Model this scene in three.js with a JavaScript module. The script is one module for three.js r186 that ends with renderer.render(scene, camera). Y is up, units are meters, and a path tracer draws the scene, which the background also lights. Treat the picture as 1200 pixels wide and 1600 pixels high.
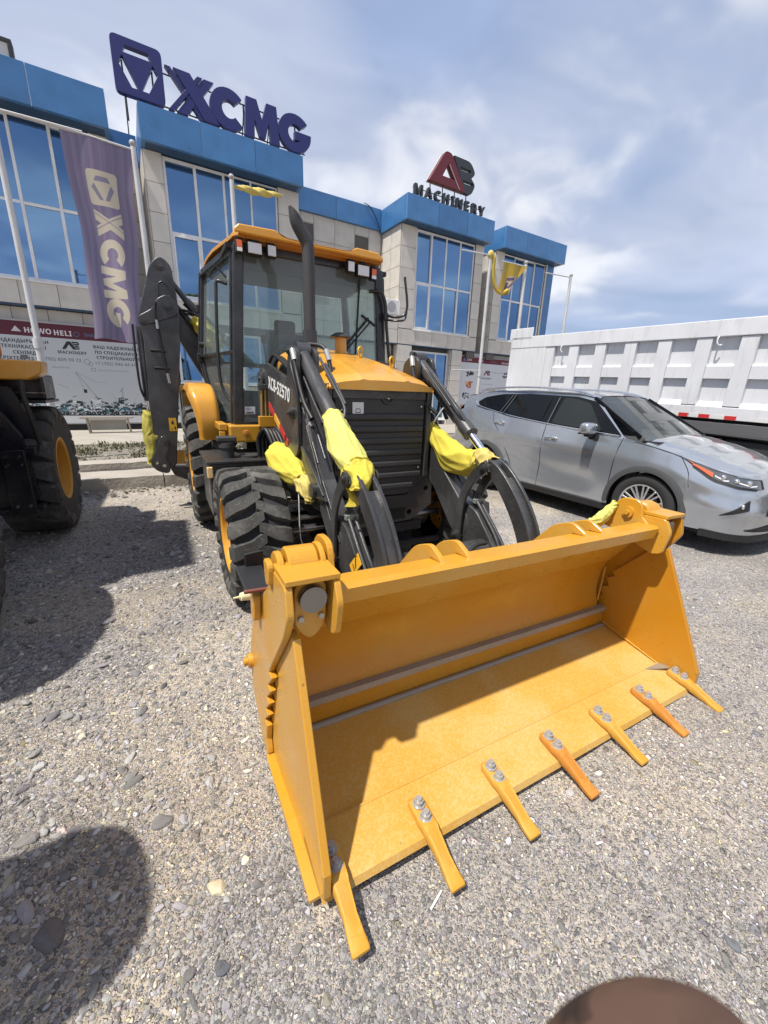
import * as THREE from 'three';
import { RoundedBoxGeometry } from 'three/addons/geometries/RoundedBoxGeometry.js';
import { mergeGeometries, toCreasedNormals, mergeVertices } from 'three/addons/utils/BufferGeometryUtils.js';
import { TextGeometry } from 'three/addons/geometries/TextGeometry.js';
import { FontLoader } from 'three/addons/loaders/FontLoader.js';

const rad = (d) => d * Math.PI / 180, V = (x, y, z) => new THREE.Vector3(x, y, z);
const lerp = (a, b, t) => a + (b - a) * t, clamp = (x, a = 0, b = 1) => Math.min(b, Math.max(a, x));
const smooth = (a, b, x) => { const t = clamp((x - a) / (b - a)); return t * t * (3 - 2 * t); };
function rng(seed) { let a = seed >>> 0; return () => { a = (a + 0x6d2b79f5) | 0; let t = Math.imul(a ^ (a >>> 15), 1 | a); t = (t + Math.imul(t ^ (t >>> 7), 61 | t)) ^ t; return ((t ^ (t >>> 14)) >>> 0) / 4294967296; }; }
const R0 = rng(7);

// ------------------------------------------------------------------ camera, sky, sun, exposure
const scene = new THREE.Scene();
const camera = new THREE.PerspectiveCamera(104.36, 0.75, 0.01, 6000);
camera.rotation.order = 'YXZ';
camera.position.set(0, 1.65, 0);
camera.rotation.set(rad(-16.745), 0, rad(1.796));
camera.focus = 3.2; camera.userData.fStop = 20;
scene.add(camera);

function hash2(x, y, s) { let h = Math.imul(x | 0, 374761393) ^ Math.imul(y | 0, 668265263) ^ Math.imul(s | 0, 2246822519); h = Math.imul(h ^ (h >>> 13), 1274126177); return ((h ^ (h >>> 16)) >>> 0) / 4294967296; }
function vnoise(x, y, s = 0) {
  const xi = Math.floor(x), yi = Math.floor(y), fx = x - xi, fy = y - yi, u = fx * fx * (3 - 2 * fx), v = fy * fy * (3 - 2 * fy);
  return lerp(lerp(hash2(xi, yi, s), hash2(xi + 1, yi, s), u), lerp(hash2(xi, yi + 1, s), hash2(xi + 1, yi + 1, s), u), v);
}
function fbm(x, y, o = 5, s = 0, g = 0.5) { let a = 0, w = 1, t = 0; for (let i = 0; i < o; i++) { a += w * vnoise(x, y, s + i * 17); t += w; w *= g; x = x * 2.03 + 11.3; y = y * 2.03 - 7.1; } return a / t; }

function makeSky() {
  const W = 1536, H = 768, d = new Float32Array(W * H * 4);
  for (let j = 0; j < H; j++) {
    const el = (j + 0.5) / H * Math.PI - Math.PI / 2, y = Math.sin(el);
    for (let i = 0; i < W; i++) {
      const th = (i + 0.5) / W * 2 * Math.PI - Math.PI, x = Math.cos(th) * Math.cos(el), z = Math.sin(th) * Math.cos(el);
      const up = Math.max(y, 0), o = (j * W + i) * 4;
      // clear air: pale near the horizon, deeper blue-grey overhead
      const t = Math.pow(clamp(up), 0.55);
      let r = lerp(0.45, 0.30, t), g = lerp(0.585, 0.385, t), b = lerp(0.79, 0.63, t);
      // cloud sheet at a fixed height, seen in perspective
      const k = 1 / (up + 0.16), px = x * k, pz = z * k;
      const wx = fbm(px * 0.9 + 3.1, pz * 0.9 - 1.7, 4, 31) - 0.5, wz = fbm(px * 0.9 - 5.2, pz * 0.9 + 2.4, 4, 57) - 0.5;
      const sheet = fbm(px * 0.62 + wx * 1.2 + 0.35 * pz, pz * 1.05 + wz * 1.2 + 4.6, 6, 3, 0.52);
      const fine = fbm(px * 2.2 + wx * 2.4 + 9, pz * 2.2 + wz * 2.4, 6, 91, 0.55);
      const az = Math.atan2(x, -z) * 180 / Math.PI, e = el * 180 / Math.PI;
      const G = (a, ee, sa, se) => Math.exp(-(((az - a) / sa) ** 2) - (((e - ee) / se) ** 2));
      let c = smooth(0.38, 0.66, sheet * 0.72 + fine * 0.28 + 0.085 + 0.20 * G(-24, 27, 18, 10) + 0.18 * G(6, 22, 13, 7) + 0.10 * G(33, 17, 12, 8) - 0.20 * G(3, 34, 9, 5) - 0.12 * G(30, 9, 16, 4) - 0.10 * G(24, 22, 9, 4));
      c = clamp(c, 0, 0.95) * smooth(-0.01, 0.05, y);
      const puff = smooth(0.45, 0.75, fine + 0.13 * G(5, 27, 7, 3.5) + 0.10 * G(2, 21, 10, 4) + 0.16 * G(-24, 28, 12, 6) + 0.08 * G(-8, 24, 8, 5));
      const cr = lerp(0.535, 0.90, puff), cg = lerp(0.60, 0.925, puff), cb = lerp(0.775, 0.98, puff);
      r = lerp(r, cr, c); g = lerp(g, cg, c); b = lerp(b, cb, c);
      const dk = 0.93 * (0.86 + 0.20 * smooth(0.3, 0.7, sheet)); r *= dk; g *= dk; b *= dk;
      if (y < 0) { const q = smooth(0, -0.12, y); r = lerp(r, 0.2, q); g = lerp(g, 0.19, q); b = lerp(b, 0.17, q); }
      d[o] = r; d[o + 1] = g; d[o + 2] = b; d[o + 3] = 1;
    }
  }
  const tex = new THREE.DataTexture(d, W, H, THREE.RGBAFormat, THREE.FloatType);
  tex.mapping = THREE.EquirectangularReflectionMapping; tex.magFilter = tex.minFilter = THREE.LinearFilter; tex.needsUpdate = true;
  return tex;
}
scene.background = makeSky();
scene.environment = scene.background;

// frames: the machine row and the facade stand at slightly different turns
const frame = (x, y, z, a) => { const m = new THREE.Matrix4().makeRotationY(a).setPosition(x, y, z); return { m, a, inv: m.clone().invert() }; };
const WF = frame(0, 0, 0, 0), MF = frame(0.869, 0, -1.435, 0.5038), BF = frame(0, 0, 0, rad(31.5)), CF = frame(3.225 + 0.93 * Math.cos(0.52), 0, -4.848 - 0.93 * Math.sin(0.52), 0.52), TF = frame(0, 0, 0, rad(30.6));

const sunDir = V(-0.48, 1, 0.12).transformDirection(MF.m);
const sun = new THREE.DirectionalLight(new THREE.Color().setRGB(1, 0.945, 0.87), 5.0);
sun.position.copy(sunDir).multiplyScalar(60); sun.target.position.set(0, 0, -6); sun.position.add(sun.target.position);
sun.castShadow = true; sun.shadow.mapSize.set(4096, 4096); sun.shadow.radius = 2.6;
Object.assign(sun.shadow.camera, { left: -30, right: 30, top: 30, bottom: -30, near: 1, far: 140 });
scene.add(sun, sun.target);
const renderer = new THREE.WebGLRenderer({ antialias: true });
renderer.toneMapping = THREE.LinearToneMapping; renderer.toneMappingExposure = 1.2;
renderer.shadowMap.enabled = true; renderer.setSize(768, 1024);

// ------------------------------------------------------------------ helpers
const font = await new FontLoader().loadAsync('fonts/droid/droid_sans_bold.typeface.json');
const names = new Map(), offs = new WeakMap();
const numbered = (n) => { const k = names.get(n) ?? 0; names.set(n, k + 1); return k ? n + '_' + String(k).padStart(3, '0') : n; };
function thing(name, label, category, F = WF, base = [0, 0, 0], group) {
  const o = new THREE.Group(); o.name = numbered(name); scene.add(o);
  o.position.set(...base).applyMatrix4(F.m); o.rotation.y = F.a; o.userData = { label, category };
  if (group) o.userData.group = group;
  offs.set(o, base); return o;
}
function part(name, parent) { const g = new THREE.Group(); g.name = name; parent.add(g); offs.set(g, offs.get(parent) ?? [0, 0, 0]); return g; }
function flat(g) {
  let h = g.index ? g.toNonIndexed() : g;
  for (const k of Object.keys(h.attributes)) if (!['position', 'normal', 'uv', 'color'].includes(k)) h.deleteAttribute(k);
  if (!h.attributes.normal) h.computeVertexNormals();
  if (!h.attributes.uv) h.setAttribute('uv', new THREE.BufferAttribute(new Float32Array(h.attributes.position.count * 2), 2));
  h.morphAttributes = {}; h.clearGroups?.(); return h;
}
function mg(list) { const a = list.flat(9).map(flat); return a.length === 1 ? a[0] : mergeGeometries(a); }
function boxUV(g, s = 1) {                       // uv in metres, projected along each face's main direction
  const p = g.attributes.position, n = g.attributes.normal, u = new Float32Array(p.count * 2);
  for (let i = 0; i < p.count; i++) {
    const ax = Math.abs(n.getX(i)), ay = Math.abs(n.getY(i)), az = Math.abs(n.getZ(i)), x = p.getX(i), y = p.getY(i), z = p.getZ(i);
    const q = ay >= ax && ay >= az ? [x, z] : ax >= az ? [z, y] : [x, y]; u[2 * i] = q[0] * s; u[2 * i + 1] = q[1] * s;
  }
  g.setAttribute('uv', new THREE.BufferAttribute(u, 2)); return g;
}
function M(name, geo, mat, parent, keepUV = false) {
  let g = Array.isArray(geo) ? mg(geo) : geo;
  if (!keepUV) { g = flat(g); g = boxUV(g); }
  const o = offs.get(parent);
  if (o && (o[0] || o[1] || o[2])) g.translate(-o[0], -o[1], -o[2]);
  const m = new THREE.Mesh(g, mat); m.name = name; m.castShadow = m.receiveShadow = true; parent.add(m); return m;
}
const box = (w, h, d, x = 0, y = 0, z = 0, r = 0) => (r ? new RoundedBoxGeometry(w, h, d, 2, Math.min(r, w / 2.1, h / 2.1, d / 2.1)) : new THREE.BoxGeometry(w, h, d)).translate(x, y, z);
const bx = (x0, x1, y0, y1, z0, z1, r = 0) => box(Math.abs(x1 - x0), Math.abs(y1 - y0), Math.abs(z1 - z0), (x0 + x1) / 2, (y0 + y1) / 2, (z0 + z1) / 2, r);
const rot = (g, rx, ry, rz, x = 0, y = 0, z = 0) => { if (rx) g.rotateX(rx); if (ry) g.rotateY(ry); if (rz) g.rotateZ(rz); return g.translate(x, y, z); };
function orient(g, p, q) {                       // g lies along +y about the origin: carry it to the segment p-q
  const a = V(...p), b = V(...q), d = b.clone().sub(a).normalize();
  g.applyQuaternion(new THREE.Quaternion().setFromUnitVectors(V(0, 1, 0), d)); const m = a.add(b).multiplyScalar(0.5); return g.translate(m.x, m.y, m.z);
}
const len = (p, q) => Math.hypot(p[0] - q[0], p[1] - q[1], p[2] - q[2]);
const rod = (p, q, r, r2 = r, s = 14) => orient(new THREE.CylinderGeometry(r2, r, len(p, q), s), p, q);
function beam(p, q, w, d, r = 0, roll = 0) {
  const a = V(...p), b = V(...q), y = b.clone().sub(a), L = y.length(); y.normalize();
  let x = Math.abs(y.x) > 0.9 ? V(0, 0, 1) : V(1, 0, 0); const z = x.clone().cross(y).normalize(); x = y.clone().cross(z);
  const g = box(w, L, d, 0, 0, 0, r); if (roll) g.rotateY(roll);
  g.applyMatrix4(new THREE.Matrix4().makeBasis(x, y, z)); const m = a.add(b).multiplyScalar(0.5); return g.translate(m.x, m.y, m.z);
}
const pipe = (pts, r, seg = pts.length * 7, rs = 8, closed = false) => new THREE.TubeGeometry(new THREE.CatmullRomCurve3(pts.map((p) => V(...p)), closed, 'centripetal'), seg, r, rs, closed);
function shape2(pts, holes = [], curve = false) {
  const mk = (P, C) => { const s = new C(); if (curve) { s.moveTo(...P[0]); s.splineThru([...P.slice(1), P[0]].map((q) => new THREE.Vector2(...q))); } else { s.moveTo(...P[0]); P.slice(1).forEach((q) => s.lineTo(...q)); s.closePath(); } return s; };
  const s = mk(pts, THREE.Shape); for (const h of holes) s.holes.push(mk(h, THREE.Path)); return s;
}
const circ = (x, y, r, n = 20) => Array.from({ length: n }, (_, i) => [x + r * Math.cos(-i / n * 2 * Math.PI), y + r * Math.sin(-i / n * 2 * Math.PI)]);
function roundPoly(pts, r, n = 4) {              // corners rounded by arcs of about r
  const o = [], N = pts.length;
  for (let i = 0; i < N; i++) {
    const a = pts[(i + N - 1) % N], b = pts[i], c = pts[(i + 1) % N], l1 = Math.hypot(a[0] - b[0], a[1] - b[1]), l2 = Math.hypot(c[0] - b[0], c[1] - b[1]), k = Math.min(b[2] ?? r, l1 * 0.48, l2 * 0.48);
    const p = [b[0] + (a[0] - b[0]) / l1 * k, b[1] + (a[1] - b[1]) / l1 * k], q = [b[0] + (c[0] - b[0]) / l2 * k, b[1] + (c[1] - b[1]) / l2 * k];
    for (let j = 0; j <= n; j++) { const t = j / n, u = 1 - t; o.push([u * u * p[0] + 2 * u * t * b[0] + t * t * q[0], u * u * p[1] + 2 * u * t * b[1] + t * t * q[1]]); }
  }
  return o;
}
function exXY(pts, z0, z1, bev = 0.004, holes = []) {   // polygon in x,y, thickness along z
  const d = z1 - z0 - 2 * bev;
  return new THREE.ExtrudeGeometry(pts.isShape ? pts : shape2(pts, holes), { depth: Math.max(d, 1e-3), bevelEnabled: bev > 0, bevelThickness: bev, bevelSize: bev, bevelOffset: -bev, bevelSegments: 1, curveSegments: 10, steps: 1 }).translate(0, 0, z0 + bev);
}
const exYZ = (pts, x0, x1, bev = 0.004, holes = []) => { const f = (P) => P.map(([y, z, r]) => [-z, y, r]); return exXY(f(pts), x0, x1, bev, holes.map(f)).rotateY(Math.PI / 2); };  // polygon in y,z, thickness along x
const ryz = (pts, r, n) => roundPoly(pts, r, n);
function quad(a, b, c, d, n = 1) {
  const g = new THREE.BufferGeometry(), P = [], U = [], I = [];
  for (let j = 0; j <= n; j++) for (let i = 0; i <= n; i++) { const u = i / n, v = j / n; for (let k = 0; k < 3; k++) P.push(lerp(lerp(a[k], b[k], u), lerp(d[k], c[k], u), v)); U.push(u, v); }
  for (let j = 0; j < n; j++) for (let i = 0; i < n; i++) { const o = j * (n + 1) + i; I.push(o, o + 1, o + n + 2, o, o + n + 2, o + n + 1); }
  g.setAttribute('position', new THREE.Float32BufferAttribute(P, 3)); g.setAttribute('uv', new THREE.Float32BufferAttribute(U, 2)); g.setIndex(I); g.computeVertexNormals(); return g;
}
function surf(nu, nv, f, closeU = false) {       // smooth sheet from f(u, v)
  const g = new THREE.BufferGeometry(), P = [], U = [], I = [];
  for (let j = 0; j <= nv; j++) for (let i = 0; i <= nu; i++) { P.push(...f(i / nu, j / nv)); U.push(i / nu, j / nv); }
  for (let j = 0; j < nv; j++) for (let i = 0; i < nu; i++) { const o = j * (nu + 1) + i; I.push(o, o + 1, o + nu + 2, o, o + nu + 2, o + nu + 1); }
  g.setAttribute('position', new THREE.Float32BufferAttribute(P, 3)); g.setAttribute('uv', new THREE.Float32BufferAttribute(U, 2)); g.setIndex(I); g.computeVertexNormals();
  if (closeU) { const n = g.attributes.normal; for (let j = 0; j <= nv; j++) { const a = j * (nu + 1), b = a + nu; const v = V(n.getX(a) + n.getX(b), n.getY(a) + n.getY(b), n.getZ(a) + n.getZ(b)).normalize(); n.setXYZ(a, v.x, v.y, v.z); n.setXYZ(b, v.x, v.y, v.z); } }
  return g;
}
const latheX = (pts, seg = 40) => new THREE.LatheGeometry(pts.map(([a, r]) => new THREE.Vector2(r, a)), seg).rotateZ(-Math.PI / 2);   // profile (along x, radius) turned about x
const crease = (g, a = 0.6) => toCreasedNormals(flat(g), a);
const text3 = (s, size, depth, sx = 1) => { const g = new TextGeometry(s, { font, size, depth, height: depth, curveSegments: 4, bevelEnabled: false }); g.computeBoundingBox(); const b = g.boundingBox; g.translate(-(b.min.x + b.max.x) / 2, -(b.min.y + b.max.y) / 2, 0); if (sx !== 1) g.scale(sx, 1, 1); return g; };
const hex = (r, h, p, ax = 'y') => { const g = new THREE.CylinderGeometry(r, r * 1.04, h, 6); if (ax === 'x') g.rotateZ(Math.PI / 2); if (ax === 'z') g.rotateX(Math.PI / 2); return g.translate(...p); };
const mirX = (g, c = 0) => { const h = flat(g.clone()); h.scale(-1, 1, 1); const p = h.attributes.position, n = h.attributes.normal, u = h.attributes.uv; for (const a of [p, n, u]) { const s = a.itemSize; for (let i = 0; i < a.count; i += 3) for (let k = 0; k < s; k++) { const t = a.array[(i + 1) * s + k]; a.array[(i + 1) * s + k] = a.array[(i + 2) * s + k]; a.array[(i + 2) * s + k] = t; } } return h.translate(2 * c, 0, 0); };

// ------------------------------------------------------------------ textures and materials
function dataTex(n, f, srgb = false, rep = 1) {
  const d = new Uint8Array(n * n * 4);
  for (let y = 0; y < n; y++) for (let x = 0; x < n; x++) { const c = f(x / n, y / n), o = (y * n + x) * 4; if (typeof c === 'number') d[o] = d[o + 1] = d[o + 2] = clamp(c) * 255; else { d[o] = clamp(c[0]) * 255; d[o + 1] = clamp(c[1]) * 255; d[o + 2] = clamp(c[2]) * 255; } d[o + 3] = 255; }
  const t = new THREE.DataTexture(d, n, n); t.wrapS = t.wrapT = THREE.RepeatWrapping; t.magFilter = THREE.LinearFilter; t.minFilter = THREE.LinearMipmapLinearFilter; t.generateMipmaps = true;
  if (srgb) t.colorSpace = THREE.SRGBColorSpace; t.repeat.set(rep, rep); t.needsUpdate = true; return t;
}
function pn(u, v, c, s, o = 4) {                 // tiling fbm
  let a = 0, w = 1, t = 0;
  for (let i = 0; i < o; i++) { const X = u * c, Y = v * c, xi = Math.floor(X), yi = Math.floor(Y), fx = X - xi, fy = Y - yi, p = fx * fx * (3 - 2 * fx), q = fy * fy * (3 - 2 * fy), m = (k) => ((k % c) + c) % c; a += w * lerp(lerp(hash2(m(xi), m(yi), s + i), hash2(m(xi + 1), m(yi), s + i), p), lerp(hash2(m(xi), m(yi + 1), s + i), hash2(m(xi + 1), m(yi + 1), s + i), p), q); t += w; w *= 0.5; c *= 2; }
  return a / t;
}
const scr = (() => { const n = 1024, a = new Float32Array(n * n), r = rng(77); for (let k = 0; k < 190; k++) { let x = r() * n, y = r() * n; const t = r() * 6.28, L = 15 + 120 * r() * r(), w = 0.25 + 0.5 * r(), c = r() < 0.3 ? -1 : 1, cv = (r() - 0.5) * 0.02; let th = t; for (let i = 0; i < L; i++) { const X = (Math.round(x) % n + n) % n, Y = (Math.round(y) % n + n) % n; a[Y * n + X] = c * w * Math.sin(Math.PI * i / L); x += Math.cos(th); y += Math.sin(th); th += cv; } } for (let k = 0; k < 260; k++) { const x = Math.floor(r() * n), y = Math.floor(r() * n), q = 1 + Math.floor(3 * r() * r()), w = r() < 0.5 ? -0.6 : 0.5; for (let j = -q; j <= q; j++) for (let i = -q; i <= q; i++) if (i * i + j * j <= q * q * (0.5 + 0.5 * hash2(i, j, k))) a[((y + j + n) % n) * n + (x + i + n) % n] = w; } return (u, v) => a[Math.floor(v * n) * n + Math.floor(u * n)]; })();
const grime = dataTex(512, (u, v) => { const n = pn(u, v, 4, 11, 6), k = pn(u, v, 60, 5, 2); return 0.78 + 0.3 * (n - 0.5) + 0.12 * (k - 0.5) + 0.1; }, false, 0.7);
const roughT = dataTex(512, (u, v) => 0.55 + 0.7 * (pn(u, v, 6, 21, 6) - 0.5) + 0.15 * (pn(u, v, 90, 25, 2) - 0.5), false, 1.3);
const fineBump = dataTex(512, (u, v) => 0.5 + 0.6 * (pn(u, v, 24, 41, 4) - 0.5), false, 1.5);
const dusty = dataTex(1024, (u, v) => {         // yellow paint with a film of settled dust
  const n = pn(u, v, 5, 61, 6), s = hash2(Math.floor(u * 1024), Math.floor(v * 1024), 3), f = pn(u, v, 200, 77, 2), q = scr(u, v), d = clamp(smooth(0.35, 0.75, n) * 0.38 + (s > 0.9 ? 0.45 : 0) + (f > 0.56 ? 0.30 : 0) + Math.max(0, q) * 0.8), k = q < 0 ? 1 + 0.35 * q : 1;
  return [lerp(0.77, 0.775, d) * k, lerp(0.568, 0.68, d) * k, lerp(0.21, 0.48, d) * k];
}, true, 0.8);
const yellowT = dataTex(1024, (u, v) => {
  const n = pn(u, v, 4, 161, 6), m = pn(u, v, 40, 177, 3), q = scr(u, v), d = clamp(smooth(0.48, 0.8, n) * 0.34 + smooth(0.62, 0.8, m) * 0.15 + Math.max(0, q) * 0.7), k = q < 0 ? 1 + 0.45 * q : 1;
  return [lerp(0.775, 0.76, d) * k, lerp(0.56, 0.64, d) * k, lerp(0.16, 0.42, d) * k];
}, true, 0.6);
const blackT = dataTex(1024, (u, v) => { const n = pn(u, v, 5, 261, 6), m = pn(u, v, 70, 277, 3), d = smooth(0.45, 0.8, n) * 0.5 + smooth(0.6, 0.85, m) * 0.3; const c = lerp(0.205, 0.36, d) + Math.max(0, scr(u, v)) * 0.16; return [c, c * 0.995, c * 0.995]; }, true, 0.8);
const rubberT = dataTex(512, (u, v) => { const n = pn(u, v, 6, 361, 6), m = pn(u, v, 60, 377, 3), d = smooth(0.42, 0.8, n) * 0.6 + smooth(0.55, 0.85, m) * 0.4; const c = lerp(0.25, 0.48, d); return [c, c * 0.985, c * 0.94]; }, true, 1.2);
const S = (r, g, b, rough = 0.6, metal = 0, o = {}) => new THREE.MeshStandardMaterial({ color: new THREE.Color().setRGB(r, g, b), roughness: rough, metalness: metal, ...o });
const P = (r, g, b, rough = 0.6, metal = 0, o = {}) => new THREE.MeshPhysicalMaterial({ color: new THREE.Color().setRGB(r, g, b), roughness: rough, metalness: metal, ...o });
const mat = {
  yellow: P(1, 1, 1, 0.62, 0, { map: yellowT, roughnessMap: roughT, clearcoat: 0.25, clearcoatRoughness: 0.3, bumpMap: fineBump, bumpScale: 0.0006 }),
  dusty: S(1, 1, 1, 0.85, 0, { map: dusty, bumpMap: fineBump, bumpScale: 0.0012 }),
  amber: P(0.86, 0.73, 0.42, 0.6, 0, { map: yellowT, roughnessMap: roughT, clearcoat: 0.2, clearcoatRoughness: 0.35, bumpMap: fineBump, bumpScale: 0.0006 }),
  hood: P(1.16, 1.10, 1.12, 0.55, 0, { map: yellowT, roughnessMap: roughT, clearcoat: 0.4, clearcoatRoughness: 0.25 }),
  black: P(1, 1, 1, 0.62, 0, { map: blackT, roughnessMap: roughT, clearcoat: 0.15, clearcoatRoughness: 0.35, bumpMap: fineBump, bumpScale: 0.0006 }),
  cab: P(0.62, 0.63, 0.65, 0.5, 0, { map: blackT, roughnessMap: roughT }),
  dark: S(0.012, 0.012, 0.013, 0.7), plastic: S(0.046, 0.046, 0.047, 0.6, 0, { map: grime, bumpMap: fineBump, bumpScale: 0.0008 }),
  rubber: S(1, 1, 1, 0.88, 0, { map: rubberT, bumpMap: fineBump, bumpScale: 0.0015 }), hose: S(0.018, 0.018, 0.019, 0.5),
  tyreSide: S(0.024, 0.024, 0.025, 0.8, 0, { bumpMap: fineBump, bumpScale: 0.001 }),
  zinc: S(0.42, 0.42, 0.41, 0.5, 0.35, { roughnessMap: roughT }), steel: S(0.5, 0.5, 0.5, 0.35, 1, { roughnessMap: roughT }), chrome: S(0.85, 0.85, 0.86, 0.12, 1), worn: S(0.24, 0.23, 0.22, 0.42, 0.85, { roughnessMap: roughT }), bar: S(0.34, 0.29, 0.225, 0.6, 0.2, { map: grime }),
  rust: S(0.26, 0.14, 0.06, 0.9, 0, { map: grime }), castYellow: S(1, 1, 1, 0.6, 0, { map: yellowT, bumpMap: fineBump, bumpScale: 0.0018 }), castRust: S(0.90, 0.62, 0.36, 0.8, 0, { map: dusty, bumpMap: fineBump, bumpScale: 0.004 }),
  glass: P(0.68, 0.80, 0.78, 0.02, 0, { transmission: 0.85, thickness: 0, ior: 1.5, side: THREE.DoubleSide }),
  white: S(0.78, 0.78, 0.77, 0.5, 0, { map: grime }), whitePaint: P(0.66, 0.67, 0.69, 0.5, 0, { map: dataTex(512, (u, v) => 0.93 + 0.22 * (pn(u, v, 5, 611, 5) - 0.5) - 0.16 * smooth(0.58, 0.8, pn(u, v * 0.125, 48, 621, 2)) * pn(u, v, 4, 631, 3), false, 0.5), clearcoat: 0.3, clearcoatRoughness: 0.3 }),
  red: S(0.5, 0.03, 0.03, 0.4), orange: S(0.75, 0.14, 0.04, 0.35), lens: S(0.72, 0.73, 0.74, 0.25),
  cloth: P(0.68, 0.57, 0.065, 0.85, 0, { side: THREE.DoubleSide, sheen: 0.3, sheenRoughness: 0.6, map: grime, bumpMap: fineBump, bumpScale: 0.002 }),
  clothHi: P(0.72, 0.69, 0.17, 0.85, 0, { side: THREE.DoubleSide, map: grime, bumpMap: fineBump, bumpScale: 0.002 }),
  clothDirty: P(0.62, 0.50, 0.14, 0.9, 0, { side: THREE.DoubleSide, map: grime, bumpMap: fineBump, bumpScale: 0.003 }),
  concrete: S(0.40, 0.365, 0.31, 0.92, 0, { map: grime, bumpMap: fineBump, bumpScale: 0.012 }), soil: S(0.24, 0.215, 0.175, 1, 0, { map: grime, bumpMap: fineBump, bumpScale: 0.03 }),
};
// ------------------------------------------------------------------ ground
function gravelMaps() {
  const N = 2048, col = new Uint8Array(N * N * 4), bmp = new Uint8Array(N * N * 4);
  const layers = [[40, 5, 0.12, 1.0], [92, 9, 0.50, 0.66], [190, 13, 0.85, 0.42]].map(([c, s, keep, h]) => {
    const jx = new Float32Array(c * c), jy = new Float32Array(c * c), on = new Uint8Array(c * c), tone = new Float32Array(c * c), hue = new Float32Array(c * c), rr = new Float32Array(c * c), an = new Float32Array(c * c), tl = new Float32Array(c * c);
    for (let y = 0; y < c; y++) for (let x = 0; x < c; x++) { const k = y * c + x; jx[k] = 0.15 + 0.7 * hash2(x, y, s); jy[k] = 0.15 + 0.7 * hash2(x, y, s + 1); on[k] = hash2(x, y, s + 2) < keep * (0.55 + 0.9 * pn(x / c, y / c, 5, s + 40, 3)) ? 1 : 0; tone[k] = hash2(x, y, s + 3); hue[k] = hash2(x, y, s + 4); rr[k] = 0.30 + 0.34 * hash2(x, y, s + 5); an[k] = hash2(x, y, s + 6) * Math.PI; tl[k] = hash2(x, y, s + 7); }
    return { c, jx, jy, on, tone, hue, rr, an, tl, h };
  });
  for (let y = 0; y < N; y++) for (let x = 0; x < N; x++) {
    const u = x / N, v = y / N, o = (y * N + x) * 4, w1 = hash2(x, y, 1);
    const dustN = pn(u, v, 6, 301, 3), n2 = pn(u, v, 120, 311, 2);
    let r = lerp(0.56, 0.665, dustN), g = lerp(0.545, 0.64, dustN), b = lerp(0.53, 0.60, dustN), hgt = 0.18 + 0.10 * n2 + 0.05 * w1;
    const m = 1 + 0.34 * (n2 - 0.5) + 0.22 * (w1 - 0.5); r *= m; g *= m; b *= m;
    const wob = (pn(u, v, 90, 321, 2) - 0.5) * 0.55;
    for (let q = 2; q >= 0; q--) {
      const L = layers[q], c = L.c, X = u * c, Y = v * c, xi = Math.floor(X), yi = Math.floor(Y);
      for (let dy = -1; dy <= 1; dy++) for (let dx = -1; dx <= 1; dx++) {
        const cx = (xi + dx + c) % c, cy = (yi + dy + c) % c, k = cy * c + cx; if (!L.on[k]) continue;
        const ax = X - (xi + dx + L.jx[k]), ay = Y - (yi + dy + L.jy[k]), ca = Math.cos(L.an[k]), sa = Math.sin(L.an[k]), px = (ax * ca + ay * sa), py = (-ax * sa + ay * ca) * 1.55;
        const d = Math.max(Math.hypot(px, py), Math.abs(px) * 0.82 + Math.abs(py) * 0.72) / L.rr[k] + wob;
        if (d < 1) {
          const t = L.tone[k], hu = L.hue[k], base = lerp(0.40, 0.82, t) * (1 + 0.10 * (n2 - 0.5));
          const R = base * (hu > 0.92 ? 1.18 : hu > 0.6 ? 1.02 : 0.98), G = base * (hu > 0.92 ? 1.12 : hu > 0.6 ? 0.96 : 0.985), B = base * (hu > 0.92 ? 0.93 : hu > 0.6 ? 0.97 : hu < 0.2 ? 1.04 : 0.955);
          const e = smooth(1, 0.82, d), hh = 0.22 + L.h * (0.35 + 0.2 * t + 0.14 * px * (L.tl[k] - 0.5) / L.rr[k]) * smooth(1.02, 0.55, d) ** 0.6;
          r = lerp(r, R, e); g = lerp(g, G, e); b = lerp(b, B, e); hgt = Math.max(hgt, hh);
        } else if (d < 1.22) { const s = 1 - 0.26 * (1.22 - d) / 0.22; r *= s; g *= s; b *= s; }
      }
    }
    col[o] = clamp(r) * 255; col[o + 1] = clamp(g) * 255; col[o + 2] = clamp(b) * 255; col[o + 3] = 255; bmp[o] = bmp[o + 1] = bmp[o + 2] = clamp(hgt) * 255; bmp[o + 3] = 255;
  }
  return [col, bmp].map((d, i) => { const t = new THREE.DataTexture(d, N, N); t.wrapS = t.wrapT = THREE.RepeatWrapping; t.magFilter = THREE.LinearFilter; t.minFilter = THREE.LinearMipmapLinearFilter; t.generateMipmaps = true; if (!i) t.colorSpace = THREE.SRGBColorSpace; t.needsUpdate = true; return t; });
}
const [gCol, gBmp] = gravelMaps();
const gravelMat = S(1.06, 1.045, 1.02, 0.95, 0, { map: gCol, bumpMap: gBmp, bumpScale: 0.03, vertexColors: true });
const groundH = (x, z) => { const k = smooth(14, 8, Math.hypot(x, z + 3)); return k * (0.05 * (fbm(x * 0.55 + 3, z * 0.55 + 8, 3, 71) - 0.5) + 0.022 * (fbm(x * 3.2, z * 3.2, 3, 73) - 0.5) + 0.008 * (vnoise(x * 17, z * 17, 75) - 0.5)) - 0.012; };
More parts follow.
